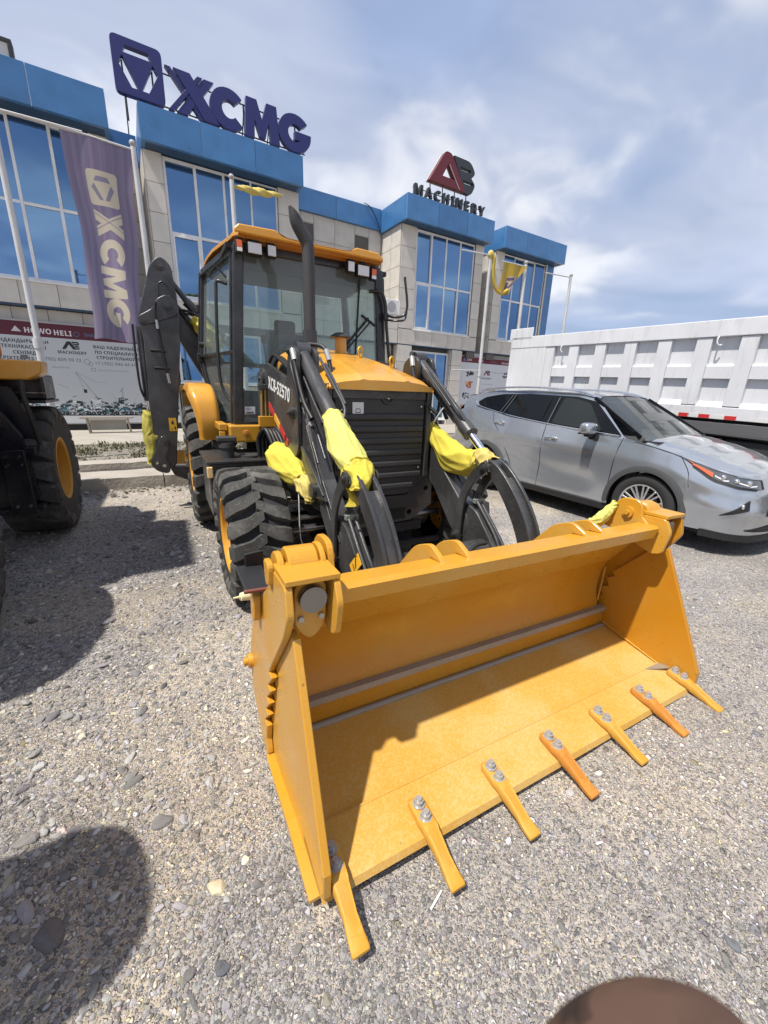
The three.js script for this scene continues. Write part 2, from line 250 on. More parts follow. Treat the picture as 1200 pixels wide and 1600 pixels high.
{
  const grade = (lo, hi, st) => { const a = []; for (let x = lo; x <= hi; x += st) a.push(x); let s = st; let x = hi; while (x < 4000) { s *= 1.35; x += s; a.push(x); } s = st; x = lo; while (x > -4000) { s *= 1.35; x -= s; a.unshift(x); } return a; };
  const xs = grade(-4.4, 5.2, 0.04), zs = grade(-8.2, 0.6, 0.04), nx = xs.length, nz = zs.length, pos = new Float32Array(nx * nz * 3), uv = new Float32Array(nx * nz * 2), colr = new Float32Array(nx * nz * 3), idx = [];
  for (let j = 0; j < nz; j++) for (let i = 0; i < nx; i++) {
    const k = j * nx + i, x = xs[i], z = zs[j]; pos.set([x, groundH(x, z), z], k * 3); uv.set([(x + 0.12 * fbm(x * 0.7, z * 0.7, 2, 9)) / 1.6, (z + 0.12 * fbm(x * 0.7, z * 0.7, 2, 19)) / 1.6], k * 2);
    const n = fbm(x * 0.5 + 20, z * 0.5, 4, 81), n2 = fbm(x * 2.1, z * 2.1 + 9, 4, 87), f = 0.62 + 0.66 * n + 0.42 * (n2 - 0.5), wm = smooth(0.45, 0.62, fbm(x * 1.1 - 4, z * 1.1, 4, 93));
    const ds = smooth(-0.6, 0.6, x) * smooth(-3.2, -1.2, z), q = clamp(wm * 0.75 + 0.45 * ds * smooth(0.35, 0.6, fbm(x * 0.8 + 7, z * 0.8, 3, 97))); colr.set([f * lerp(0.97, 1.26, q), f * lerp(0.96, 1.19, q), f * lerp(0.975, 1.06, q)], k * 3);
  }
  for (let j = 0; j < nz - 1; j++) for (let i = 0; i < nx - 1; i++) { const a = j * nx + i; idx.push(a, a + nx, a + 1, a + 1, a + nx, a + nx + 1); }
  const g = new THREE.BufferGeometry(); g.setAttribute('position', new THREE.BufferAttribute(pos, 3)); g.setAttribute('uv', new THREE.BufferAttribute(uv, 2)); g.setAttribute('color', new THREE.BufferAttribute(colr, 3)); g.setIndex(idx); g.computeVertexNormals();
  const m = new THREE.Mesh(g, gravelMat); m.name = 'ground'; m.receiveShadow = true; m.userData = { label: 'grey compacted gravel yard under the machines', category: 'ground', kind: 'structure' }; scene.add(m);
}
function stoneGeo(seed, det = 1, flatY = 0.5) {
  const r = rng(seed), g = new THREE.IcosahedronGeometry(1, det), p = g.attributes.position, ph = [r() * 9, r() * 9, r() * 9], cuts = Array.from({ length: 7 }, () => { const v = V(r() - 0.5, (r() - 0.5) * 0.8, r() - 0.5).normalize(); return [v, 0.55 + 0.3 * r()]; });
  for (let i = 0; i < p.count; i++) { const v = V(p.getX(i), p.getY(i), p.getZ(i)); for (const [n, d] of cuts) { const k = v.dot(n) - d; if (k > 0) v.addScaledVector(n, -k * 0.92); } const s = 1 + 0.12 * Math.sin(v.x * 3 + ph[0]) * Math.sin(v.z * 3.4 + ph[1]); p.setXYZ(i, v.x * s, v.y * s * flatY, v.z * s * 0.78); }
  return crease(g, 0.35);
}
{
  const G = new THREE.Group(); G.name = 'gravel_stones'; G.userData = { label: 'loose grey and purplish gravel stones scattered over the yard', category: 'gravel', kind: 'stuff' }; scene.add(G);
  const r = rng(99), sm = S(1, 1, 1, 0.92, 0, { map: grime, bumpMap: fineBump, bumpScale: 0.002 }), per = 30000, d = new THREE.Object3D(), inv = MF.inv, q = V();
  for (let v = 0; v < 4; v++) {
    const im = new THREE.InstancedMesh(stoneGeo(200 + v), sm, per); im.name = 'stones'; im.castShadow = im.receiveShadow = true; const c = new THREE.Color();
    for (let i = 0; i < per; i++) {
      let x, z, s, t = 0;
      do { const a = rad(-62 + 124 * r()), D = 0.45 + 8.6 * Math.pow(r(), 1.75); x = Math.sin(a) * D; z = -Math.cos(a) * D; const dens = fbm(x * 1.1 - 4, z * 1.1, 4, 93); if (r() < smooth(0.36, 0.66, dens) * 0.7) continue; q.set(x, 0, z).applyMatrix4(inv); if (Math.abs(q.x) < 1.2 && q.z < 0.02 && q.z > -1.05) continue; break; } while (t++ < 30);
      const left = smooth(0.2, -1.4, x); s = 0.0022 + 0.0052 * Math.pow(r(), 2) * (0.75 + 1.25 * left); if (r() < 0.012 + 0.045 * left) s *= 1.7 + r();
      const D = Math.hypot(x, z); s *= 1 + 0.1 * Math.min(D, 4);
      d.position.set(x, groundH(x, z) + s * 0.12, z); d.rotation.set((r() - 0.5) * 0.7, r() * 6.3, (r() - 0.5) * 0.7); d.scale.set(s * (0.8 + 0.6 * r()), s * (0.6 + 0.6 * r()), s * (0.8 + 0.4 * r())); d.updateMatrix(); im.setMatrixAt(i, d.matrix);
      const b = 0.14 + 0.34 * r(), h = r(); c.setRGB(b * (h > 0.93 ? 1.6 : 1.0), b * (h > 0.93 ? 1.5 : h > 0.6 ? 0.94 : 0.985), b * (h > 0.93 ? 1.15 : h > 0.6 ? 0.97 : 0.93)); im.setColorAt(i, c);
    }
    G.add(im);
  }
}
for (const [x, z, s, c, label, fy] of [
  [-0.54, -0.94, 0.034, [0.62, 0.55, 0.38], 'pale cream cracked stone lying on the gravel left of the bucket', 0.45],
  [-1.01, -0.80, 0.055, [0.16, 0.15, 0.145], 'broad flat grey stone inside the shadow at lower left', 0.35],
  [-0.84, -1.15, 0.040, [0.20, 0.19, 0.185], 'angular grey stone lying in the sun just above the lower left shadow', 0.5],
  [-1.31, -1.07, 0.042, [0.24, 0.225, 0.21], 'light grey flat stone at the left edge between the two shadows', 0.4],
  [-0.44, -0.74, 0.026, [0.13, 0.135, 0.145], 'dark bluish stone below the pale cream stone', 0.5],
  [1.17, -0.84, 0.024, [0.17, 0.18, 0.19], 'rounded blue grey stone on the gravel at lower right', 0.5]]) {
  const m = new THREE.Mesh(stoneGeo(Math.round(x * 991 + z * 77 + 900), 2, fy), S(...c, 0.92, 0, { map: grime, bumpMap: fineBump, bumpScale: 0.004 })); m.name = numbered('stone'); m.scale.setScalar(s); m.position.set(x, groundH(x, z) + s * 0.1, z); m.rotation.y = x * 7; m.castShadow = m.receiveShadow = true; m.userData = { label, category: 'stone' }; scene.add(m);
}
// ------------------------------------------------------------------ kerbs, planting bed, pavement (facade frame)
function struct(name, label, geo, m, F = BF) { const g = boxUV(mg([geo])); const o = new THREE.Mesh(g, m); o.name = numbered(name); o.position.setFromMatrixPosition(F.m); o.rotation.y = F.a; o.receiveShadow = o.castShadow = true; o.userData = { label, category: name.replace(/_/g, ' '), kind: 'structure' }; scene.add(o); return o; }
{
  const r = rng(12), rough = (g) => { const p = g.attributes.position; for (let i = 0; i < p.count; i++) p.setXYZ(i, p.getX(i), p.getY(i) + 0.03 * (fbm(p.getX(i) * 3, p.getZ(i) * 5, 3, 5) - 0.5), p.getZ(i) + 0.05 * (fbm(p.getX(i) * 2.2, p.getY(i) * 4, 3, 6) - 0.5)); g.computeVertexNormals(); return g; };
  const kerb = (name, label, y0, y1, z0, z1) => { const k = new THREE.Group(); k.name = name; k.position.setFromMatrixPosition(BF.m); k.rotation.y = BF.a; k.userData = { label, category: 'kerb', kind: 'structure' }; scene.add(k); for (let x = -8; x < 22; x += 1.5) { const m = new THREE.Mesh(boxUV(flat(rough(new THREE.BoxGeometry(1.485, y1 - y0, z1 - z0, 24, 4, 6).translate(x, (y0 + y1) / 2, (z0 + z1) / 2)))), mat.concrete); m.name = 'concrete_block'; m.castShadow = m.receiveShadow = true; k.add(m); } };
  kerb('lower_kerb', 'lower worn concrete kerb along the yard before the building', -0.3, 0.19, -8.33, -7.62);
  kerb('upper_kerb', 'upper concrete kerb holding the weedy planting bed', -0.3, 0.31, -8.86, -8.38);
  struct('planting_bed', 'bare soil planting bed between the upper kerb and the pavement', new THREE.PlaneGeometry(46, 2.6, 60, 8).rotateX(-Math.PI / 2).translate(6, 0.27, -10.1), mat.soil);
  struct('pavement', 'pale concrete pavement in front of the building', [bx(-16, 30, 0, 0.31, -11.7, -11.35, 0.02), bx(-16, 30, -0.05, 0.29, -15.6, -11.71)], mat.concrete);
  const gg = new THREE.Group(); gg.name = 'weeds'; gg.userData = { label: 'low grey green weeds on the planting bed', category: 'weeds', kind: 'stuff' }; gg.position.setFromMatrixPosition(BF.m); gg.rotation.y = BF.a; scene.add(gg);
  const leaf = [surf(2, 4, (u, v) => [(u - 0.5) * 0.018 * Math.sin(Math.PI * (0.15 + 0.8 * v)) * 2, v * 0.11 * (1 - 0.25 * v), v * v * 0.07])];
  const im = new THREE.InstancedMesh(flat(leaf[0]), P(0.15, 0.16, 0.10, 0.9, 0, { side: THREE.DoubleSide }), 14000), d = new THREE.Object3D(), c = new THREE.Color(); im.name = 'weed_leaves'; let n = 0;
  while (n < 14000) { const x = -4 + 8 * r() * (r() < 0.15 ? 2.4 : 1), z = -11.25 + 2.3 * r(), k = fbm(x * 1.9, z * 1.9, 4, 15); if (k < 0.40 + 0.22 * r()) continue; const t = 2 + Math.floor(5 * r()), sc = 0.30 + 0.65 * r() * r(); for (let i = 0; i < t && n < 14000; i++) { d.position.set(x + 0.03 * (r() - 0.5), 0.27 + (r() < 0.3 ? 0.08 * r() : 0), z + 0.03 * (r() - 0.5)); d.rotation.set(0.3 * (r() - 0.5), r() * 6.3, 0.4 * (r() - 0.5)); d.scale.setScalar(sc * (0.6 + 0.7 * r())); d.updateMatrix(); im.setMatrixAt(n, d.matrix); const q = r(); c.setRGB(0.7 + 0.9 * q, 0.75 + 0.6 * q, 0.7 + 0.7 * q); im.setColorAt(n, c); n++; } }
  gg.add(im);
  const rk = new THREE.InstancedMesh(stoneGeo(301), S(0.3, 0.27, 0.22, 0.95, 0, { map: grime }), 420); rk.name = 'rubble'; for (let i = 0; i < 420; i++) { const x = -3 + 6 * r(), z = i < 200 ? -7.55 + 0.5 * Math.pow(r(), 2) : -11 + 2 * r(), s = 0.02 + 0.05 * r() * r(); d.position.set(x, (i < 200 ? 0 : 0.28) + s * 0.2, z); d.rotation.set(r(), r() * 6, r()); d.scale.setScalar(s); d.updateMatrix(); rk.setMatrixAt(i, d.matrix); }
  rk.castShadow = true; rk.position.setFromMatrixPosition(BF.m); rk.rotation.y = BF.a; rk.name = 'rubble'; rk.userData = { label: 'broken concrete rubble lying along the lower kerb', category: 'rubble', kind: 'stuff' }; scene.add(rk);
}
// ------------------------------------------------------------------ the building
const BLUE = [P(0.055, 0.19, 0.42, 0.38, 0, { clearcoat: 0.3, clearcoatRoughness: 0.2, map: grime }), P(0.062, 0.21, 0.455, 0.38, 0, { clearcoat: 0.3, clearcoatRoughness: 0.2, map: grime }), P(0.05, 0.175, 0.39, 0.38, 0, { clearcoat: 0.3, clearcoatRoughness: 0.2, map: grime })];
const TILE = [[0.63, 0.59, 0.525], [0.655, 0.615, 0.545], [0.61, 0.57, 0.505]].map((c) => S(...c, 0.62, 0, { map: grime, bumpMap: fineBump, bumpScale: 0.001 }));
const JOINT = S(0.12, 0.11, 0.10, 0.9), PANE = [P(0.135, 0.245, 0.41, 0.03, 0.92), P(0.115, 0.215, 0.37, 0.035, 0.92), P(0.155, 0.27, 0.43, 0.025, 0.92)], PVC = S(0.80, 0.80, 0.79, 0.35, 0, { map: grime }), SOFFIT = S(0.02, 0.06, 0.13, 0.5);
const bld = thing('showroom_building', 'two storey beige showroom with blue parapets and blue mirrored windows', 'building', BF, [7, 0, -15]);
{
  const r = rng(41), cache = new Map(), o = offs.get(bld), lay = (name, w, h, d, x, y, z, m, ry = 0) => {
    const key = [w, h, d, ry].map((q) => q.toFixed(3)).join(); let g = cache.get(key); if (!g) { g = boxUV(flat(new RoundedBoxGeometry(w, h, d, 1, 0.004))); cache.set(key, g); }
    const q = new THREE.Mesh(g, m); q.name = name; q.position.set(x - o[0], y - o[1], z - o[2]); q.castShadow = q.receiveShadow = true; bld.add(q); return q;
  };
  const pick = (a) => a[Math.floor(r() * a.length)], split = (a, b, p) => { const n = Math.max(1, Math.round((b - a) / p)), e = []; for (let i = 0; i <= n; i++) e.push(lerp(a, b, i / n)); return e; };
  let tiles = 0;
  const tilesZ = (x0, x1, y0, y1, z, px = 0.78, py = 0.735) => { const X = split(x0, x1, px), Y = split(y0, y1, py); for (let i = 0; i < X.length - 1; i++) for (let j = 0; j < Y.length - 1; j++) { tiles++; lay('cladding_tile', X[i + 1] - X[i] - 0.012, Y[j + 1] - Y[j] - 0.012, 0.03, (X[i] + X[i + 1]) / 2, (Y[j] + Y[j + 1]) / 2, z - 0.015, pick(TILE)); } };
  const tilesX = (x, z0, z1, y0, y1, py = 0.735) => { const Z = split(z0, z1, 0.75), Y = split(y0, y1, py); for (let i = 0; i < Z.length - 1; i++) for (let j = 0; j < Y.length - 1; j++) { tiles++; lay('cladding_tile', 0.03, Y[j + 1] - Y[j] - 0.012, Math.abs(Z[i + 1] - Z[i]) - 0.012, x + 0.015, (Y[j] + Y[j + 1]) / 2, (Z[i] + Z[i + 1]) / 2, pick(TILE)); } };
  const band = (x0, x1, y0, y1, z0, z1, p = 1.55) => { const X = split(x0, x1, p); for (let i = 0; i < X.length - 1; i++) lay('parapet_panel', X[i + 1] - X[i] - 0.012, y1 - y0, z1 - z0, (X[i] + X[i + 1]) / 2, (y0 + y1) / 2, (z0 + z1) / 2, pick(BLUE)); };
  const bandX = (x0, x1, y0, y1, z0, z1) => lay('parapet_panel', x1 - x0, y1 - y0, z1 - z0, (x0 + x1) / 2, (y0 + y1) / 2, (z0 + z1) / 2, pick(BLUE));
  // window: frame bars and panes; xs = mullion centres, ys = bar heights
  const win = (xs, ys, z, f = 0.075, sash = []) => {
    const w = part('window', bld), bars = [], x0 = xs[0], x1 = xs[xs.length - 1], y0 = ys[0], y1 = ys[ys.length - 1];
    for (const x of xs) bars.push(bx(x - f / 2, x + f / 2, y0 - f / 2, y1 + f / 2, z - 0.05, z + 0.04, 0.008));
    for (let j = 0; j < ys.length; j++) for (let i = 0; i < xs.length - 1; i++) bars.push(bx(xs[i] + f / 2, xs[i + 1] - f / 2, ys[j] - f / 2, ys[j] + f / 2, z - 0.047, z + 0.037, 0.008));
    for (const [i, j] of sash) { const a = xs[i] + f / 2, b = xs[i + 1] - f / 2, c = ys[j] + f / 2, e = ys[j + 1] - f / 2, s = 0.05; bars.push(bx(a, a + s, c, e, z - 0.03, z + 0.055, 0.006), bx(b - s, b, c, e, z - 0.03, z + 0.055, 0.006), bx(a + s, b - s, e - s, e, z - 0.03, z + 0.052, 0.006), bx(a + s, b - s, c, c + s, z - 0.03, z + 0.052, 0.006)); }
    bars.push(bx(x0 - 0.06, x1 + 0.06, y0 - f / 2 - 0.04, y0 - f / 2, z - 0.02, z + 0.14, 0.008));
    M('frame', bars, PVC, w);
    for (let j = 0; j < ys.length - 1; j++) for (let i = 0; i < xs.length - 1; i++) { const g = bx(xs[i] + f / 2 - 0.005, xs[i + 1] - f / 2 + 0.005, ys[j] + f / 2 - 0.005, ys[j + 1] - f / 2 + 0.005, -0.012, 0.012).rotateX((r() - 0.5) * 0.014).translate(0, 0, z); M('pane', g, pick(PANE), w); }
    M('reveal', [bx(x0 - f / 2, x1 + f / 2, y0, y1, z - 0.12, z - 0.06)], mat.dark, w);
  };
  const T0 = 3.6, T1 = 4.2, T2 = 7.86, WZ = -14.9;
  const block = (x0, x1, wx0, wx1, n, gfl) => {
    const xs = split(wx0, wx1, (wx1 - wx0) / n);
    win(xs, [4.24, 5.98, 7.80], -15.0, 0.075, [[0, 0]]);
    M('wall', [bx(x0, wx0 - 0.04, 3.3, T2, -15.3, WZ - 0.031), bx(wx1 + 0.04, x1, 3.3, T2, -15.3, WZ - 0.031), bx(x0, x1, T0, T1 - 0.05, -15.29, WZ - 0.032)], JOINT, bld);
    tilesZ(x0, wx0 - 0.04, T1, T2, WZ, 0.6); tilesZ(wx1 + 0.04, x1, T1, T2, WZ, 0.8); tilesZ(x0, x1, T0, T1 - 0.02, WZ, 0.8, 0.6);
    M('soffit', [bx(x0, x1, T0 - 0.03, T0 - 0.002, -15.9, WZ)], SOFFIT, bld);
  };
  block(-7.2, 0.2, -6.6, -0.26, 8); block(1.0, 5.42, 1.5, 4.70, 4); block(9.55, 13.84, 10.30, 13.32, 4); block(14.62, 18.1, 15.15, 17.95, 4);
  // parapets
  const par = (x0, x1) => { band(x0, x1, 7.86, 8.66, -14.52, -14.4); bandX(x0, x0 + 0.1, 7.86, 8.655, -16.6, -14.525); bandX(x1 - 0.1, x1, 7.86, 8.655, -16.6, -14.525); M('eaves', [bx(x0 + 0.1, x1 - 0.1, 7.865, 7.9, -15.6, -14.53)], SOFFIT, bld); };
  par(-7.3, 0.27); par(0.97, 5.44); par(9.42, 13.85); par(14.55, 18.68);
  const rec = (x0, x1) => { band(x0, x1, 7.95, 8.68, -16.4, -16.28, 1.8); };
  rec(0.28, 0.96); rec(5.45, 9.41); rec(13.86, 14.54);
  // recessed walls between the blocks
  M('wall', [bx(5.40, 9.60, 3.3, 7.95, -16.8, -16.431), bx(0.15, 1.05, 3.3, 7.95, -16.8, -16.431), bx(13.8, 14.65, 3.3, 7.95, -16.8, -16.431)], JOINT, bld);
  const small = [[6.10, 6.52], [8.31, 8.88]];
  tilesZ(5.44, 6.06, 4.64, 7.95, -16.4, 0.62); tilesZ(6.06, 6.56, 4.64, 7.02, -16.4, 0.8, 0.8); tilesZ(6.06, 6.56, 7.65, 7.95, -16.4, 0.8, 0.8); tilesZ(6.56, 8.27, 4.64, 7.95, -16.4, 0.86, 0.80); tilesZ(8.27, 8.92, 4.64, 7.02, -16.4, 0.8, 0.8); tilesZ(8.27, 8.92, 7.65, 7.95, -16.4, 0.8, 0.8); tilesZ(8.92, 9.55, 4.64, 7.95, -16.4, 0.63, 0.80);
  for (const [a, b] of small) { const w = part('small_window', bld); M('frame', [bx(a - 0.03, a + 0.05, 7.04, 7.63, -16.62, -16.56), bx(b - 0.05, b + 0.03, 7.04, 7.63, -16.62, -16.56), bx(a + 0.05, b - 0.05, 7.56, 7.63, -16.62, -16.56), bx(a + 0.05, b - 0.05, 7.04, 7.11, -16.62, -16.56)], PVC, w); M('pane', bx(a + 0.05, b - 0.05, 7.11, 7.56, -16.6, -16.58), PANE[0], w); M('reveal', [bx(a - 0.05, a - 0.03, 7.02, 7.65, -16.6, -16.42), bx(b + 0.03, b + 0.05, 7.02, 7.65, -16.6, -16.42), bx(a - 0.05, b + 0.05, 7.63, 7.652, -16.6, -16.42), bx(a - 0.05, b + 0.05, 7.018, 7.04, -16.6, -16.42)], TILE[2], w); }
  tilesZ(0.22, 0.98, 4.3, 7.95, -16.4, 0.76); tilesZ(13.86, 14.6, 4.3, 7.95, -16.4, 0.74);
  // flank walls of the projecting blocks
  for (const [x, s] of [[1.0, 1], [9.55, 1], [14.62, 1]]) { tilesX(x - 0.03, -16.38, -14.935, T0, T2); M('wall', [bx(x + 0.002, x + 0.1, 3.3, T2, -16.8, -15.31)], JOINT, bld); }
  for (const x of [0.2, 5.42, 13.84]) { M('wall', [bx(x - 0.1, x - 0.002, 3.3, T2, -16.8, -15.31)], JOINT, bld); tilesX(x, -16.38, -14.935, T0, T2); }
  // balcony band in front of the recess
  M('wall', [bx(5.46, 9.50, T0 + 0.01, 4.62, -15.2, -14.95)], JOINT, bld); tilesZ(5.46, 9.52, T0, 4.64, -14.915, 0.8, 0.52); M('soffit', [bx(5.43, 9.54, T0 - 0.032, T0 - 0.004, -16.4, -14.92)], SOFFIT, bld); M('wall', bx(5.46, 9.5, 4.625, 4.65, -15.22, -14.94), TILE[1], bld);
  M('wall', [bx(0.3, 0.95, T0, 4.25, -15.9, -15.7)], TILE[0], bld);
  // blue corner panel at the far end
  M('corner_panel', [bx(18.12, 18.66, 3.6, 7.86, -15.6, -14.98)], BLUE[0], bld);
  // ground floor
  M('wall', [bx(-7.2, 18.6, 0.2, 3.56, -16.3, -15.24)], JOINT, bld);
  tilesZ(-7.2, 1.30, 2.95, 3.56, -15.2, 0.8, 0.6); tilesZ(-7.2, 1.30, 0.29, 0.55, -15.2, 1.2, 0.3); tilesZ(4.7, 9.4, 0.29, 3.56, -15.2, 0.78, 0.65); tilesZ(12.4, 18.5, 0.29, 3.56, -15.2, 0.72, 0.65); tilesZ(1.30, 4.7, 0.29, 1.70, -15.2, 0.85, 0.7);
  for (const [a, b] of [[9.55, 10.25], [12.45, 13.05], [5.0, 5.42]]) { M('pillar', bx(a + 0.02, b - 0.02, 0.29, T0 - 0.04, -15.18, WZ - 0.035), JOINT, bld); tilesZ(a, b, 0.29, T0 - 0.03, WZ, 0.8, 0.7); tilesX(a - 0.03, -15.2, -14.935, 0.29, T0 - 0.03, 0.7); }
  win(split(1.38, 4.6, 0.66), [1.80, 3.34], -15.16, 0.075); win(split(10.35, 12.38, 0.68), [0.55, 3.38], -15.16, 0.075);
  M('roof', [bx(-7.2, 18.6, 8.0, 8.15, -27, -16.5), bx(-7.2, 18.6, 0.2, 8.0, -27, -26.8), bx(-7.2, -7.0, 0.2, 8.0, -26.8, -15.3), bx(18.4, 18.6, 0.2, 8.0, -26.8, -15.62), bx(-7.2, 0.2, 7.92, 8.0, -16.5, -15.0), bx(1, 5.4, 7.92, 8.0, -16.5, -15.0), bx(9.6, 13.8, 7.92, 8.0, -16.5, -15.0), bx(14.6, 18.6, 7.92, 8.0, -16.5, -15.0)], JOINT, bld);
}
// ------------------------------------------------------------------ roof signs
const NAVY = P(0.016, 0.020, 0.13, 0.45, 0, { clearcoat: 0.2 }), SIGNRED = P(0.14, 0.015, 0.022, 0.4), SIGNBLK = P(0.035, 0.04, 0.045, 0.45), RAIL = S(0.02, 0.02, 0.025, 0.6);
{
  const s = thing('roof_sign', 'navy blue block letter roof sign with diamond hexagon emblem on the second roof block', 'roof sign', BF, [3.1, 8.66, -14.6]);
  const ex = (pts, holes = []) => exXY(pts, -14.62, -14.46, 0.006, holes);
  const sc = (p, cx, cy, w, h) => p.map(([x, y]) => [cx + x * w, cy + y * h]);
  const hl = [[-0.60, 0.34], [-0.78, 0.06], [-0.34, -0.70], [-0.06, -0.70]];
  M('emblem', ex(roundPoly(sc([[-1, -1], [1, -1], [1, 1], [-1, 1]], 1.10, 9.33, 0.56, 0.58), 0.13), [sc([[-0.44, 0.72], [0.44, 0.72], [0.58, 0.46], [-0.58, 0.46]], 1.10, 9.33, 0.56, 0.58), sc(hl, 1.10, 9.33, 0.56, 0.58), sc(hl.map(([x, y]) => [-x, y]), 1.10, 9.33, 0.56, 0.58)]), NAVY, s);
  const Y0 = 8.74, H = 0.94, bar = (x0, x1, w) => [[x0, 0], [x0 + w, 0], [x1 + w, 1], [x1, 1]].map(([x, y]) => [x, Y0 + y * H]);
  M('letter', [ex(bar(1.72, 2.50, 0.13)), exXY(bar(1.92, 2.66, 0.26), -14.63, -14.47, 0.006), exXY(bar(2.52, 1.72, 0.13), -14.64, -14.48, 0.006), exXY(bar(2.62, 1.92, 0.40), -14.65, -14.455, 0.006)], NAVY, s);
  const arc = (cx, cy, rx, ry, a0, a1, n = 26) => Array.from({ length: n + 1 }, (_, i) => { const a = rad(lerp(a0, a1, i / n)); return [cx + rx * Math.cos(a), cy + ry * Math.sin(a)]; });
  M('letter', ex([...arc(3.28, 9.21, 0.50, 0.48, 42, 318), ...arc(3.30, 9.21, 0.20, 0.21, 318, 42)]), NAVY, s);
  M('letter', ex([[3.70, 8.74], [3.98, 8.74], [4.00, 9.20], [4.15, 8.80], [4.30, 8.80], [4.42, 9.20], [4.46, 8.74], [4.74, 8.74], [4.66, 9.68], [4.36, 9.68], [4.22, 9.24], [4.08, 9.68], [3.78, 9.68]]), NAVY, s);
  M('letter', ex([...arc(5.22, 9.21, 0.52, 0.48, 40, 352), [5.74, 9.27], [5.22, 9.27], [5.22, 9.05], [5.46, 9.05], ...arc(5.23, 9.21, 0.22, 0.22, 322, 40)]), NAVY, s);
  M('support_frame', [rod([1.2, 9.58, -14.68], [5.6, 9.52, -14.68], 0.018), rod([0.7, 8.86, -14.68], [5.6, 8.84, -14.68], 0.018), ...[0.75, 1.42, 2.2, 3.0, 3.75, 4.5, 5.3].flatMap((x) => [rod([x, 8.3, -14.7], [x, 9.55, -14.7], 0.022), rod([x, 8.3, -15.4], [x, 9.4, -14.7], 0.015)])], RAIL, s);
  const a = thing('roof_sign', 'dark red and black company initials above grey MACHINERY lettering on the third roof block', 'roof sign', BF, [11.6, 8.66, -14.6]);
  const rim = S(0.6, 0.58, 0.56, 0.5), tri = roundPoly([[10.38, 9.30, 0.03], [11.10, 10.38, 0.12], [11.40, 10.38, 0.14], [12.20, 9.30, 0.03]], 0.05), notch = [[11.02, 9.58], [11.62, 9.58], [11.28, 10.02]];
  M('letter', exXY(tri, -14.66, -14.48, 0.008, [notch]), SIGNRED, a); M('letter_edge', [exXY(tri.map(([x, y]) => [11.27 + (x - 11.27) * 1.012, 9.8 + (y - 9.8) * 1.012]), -14.70, -14.662, 0.003, [notch]), beam([11.30, 10.0, -14.47], [11.86, 9.32, -14.47], 0.018, 0.012)], rim, a);
  const b = roundPoly([[11.50, 10.36, 0.05], [12.40, 10.36, 0.22], [12.66, 10.02, 0.14], [12.46, 9.84, 0.03], [12.70, 9.66, 0.16], [12.50, 9.29, 0.2], [12.20, 9.29, 0.03]], 0.05);
  const slot = (x, y) => roundPoly([[x, y], [x + 0.52, y], [x + 0.52, y + 0.10], [x - 0.06, y + 0.10]], 0.04);
  M('letter', exXY(b, -14.68, -14.50, 0.008, [slot(11.90, 9.99), slot(12.08, 9.60)]), SIGNBLK, a);
  'MACHINERY'.split('').forEach((ch, i) => M('letter', text3(ch, 0.33, 0.13, 1.12).translate(9.97 + [0, 0.47, 0.89, 1.31, 1.66, 1.98, 2.38, 2.78, 3.19][i], 8.90, -14.62), SIGNBLK, a));
  M('support_frame', [rod([9.8, 8.78, -14.68], [13.3, 8.78, -14.68], 0.018), rod([9.8, 9.0, -14.68], [13.3, 9.0, -14.68], 0.015), ...[10.0, 10.6, 11.2, 11.8, 12.4, 13.0].map((x) => rod([x, 8.3, -14.69], [x, x > 10.5 && x < 12.6 ? 9.6 : 9.0, -14.69], 0.02))], RAIL, a);
  const l = thing('roof_light_box', 'dark framed light box standing on the roof at the top left corner', 'light box', BF, [-1.8, 8.6, -14.6]);
  M('frame', [bx(-2.3, -1.42, 8.97, 9.05, -14.75, -14.5, 0.01), bx(-2.3, -1.44, 8.58, 8.65, -14.75, -14.5, 0.01), bx(-1.50, -1.42, 8.65, 8.97, -14.75, -14.5, 0.01)], RAIL, l); M('face', bx(-2.3, -1.5, 8.65, 8.97, -14.6, -14.53), S(0.55, 0.55, 0.5, 0.5), l);
  const c = thing('hanging_cable', 'thin black cable looping down the blue parapet of the recessed wall', 'cable', BF, [9, 8.3, -16.2]);
  M('wire', pipe([[8.62, 8.72, -16.26], [8.85, 8.66, -16.24], [9.1, 8.4, -16.24], [9.28, 8.1, -16.24], [9.38, 7.9, -16.25], [9.40, 4.7, -16.36]], 0.014, 40, 6), mat.hose, c);
  const ac = thing('air_conditioner', 'white air conditioner unit on the balcony behind the cab mirror', 'air conditioner', BF, [9.1, 4.65, -15.1]);
  M('casing', bx(8.95, 9.62, 4.66, 5.2, -15.18, -14.93, 0.02), mat.white, ac); M('fan_grille', rot(new THREE.CylinderGeometry(0.2, 0.2, 0.02, 24), Math.PI / 2, 0, 0, 9.2, 4.93, -14.922), S(0.35, 0.35, 0.35, 0.5), ac);
}
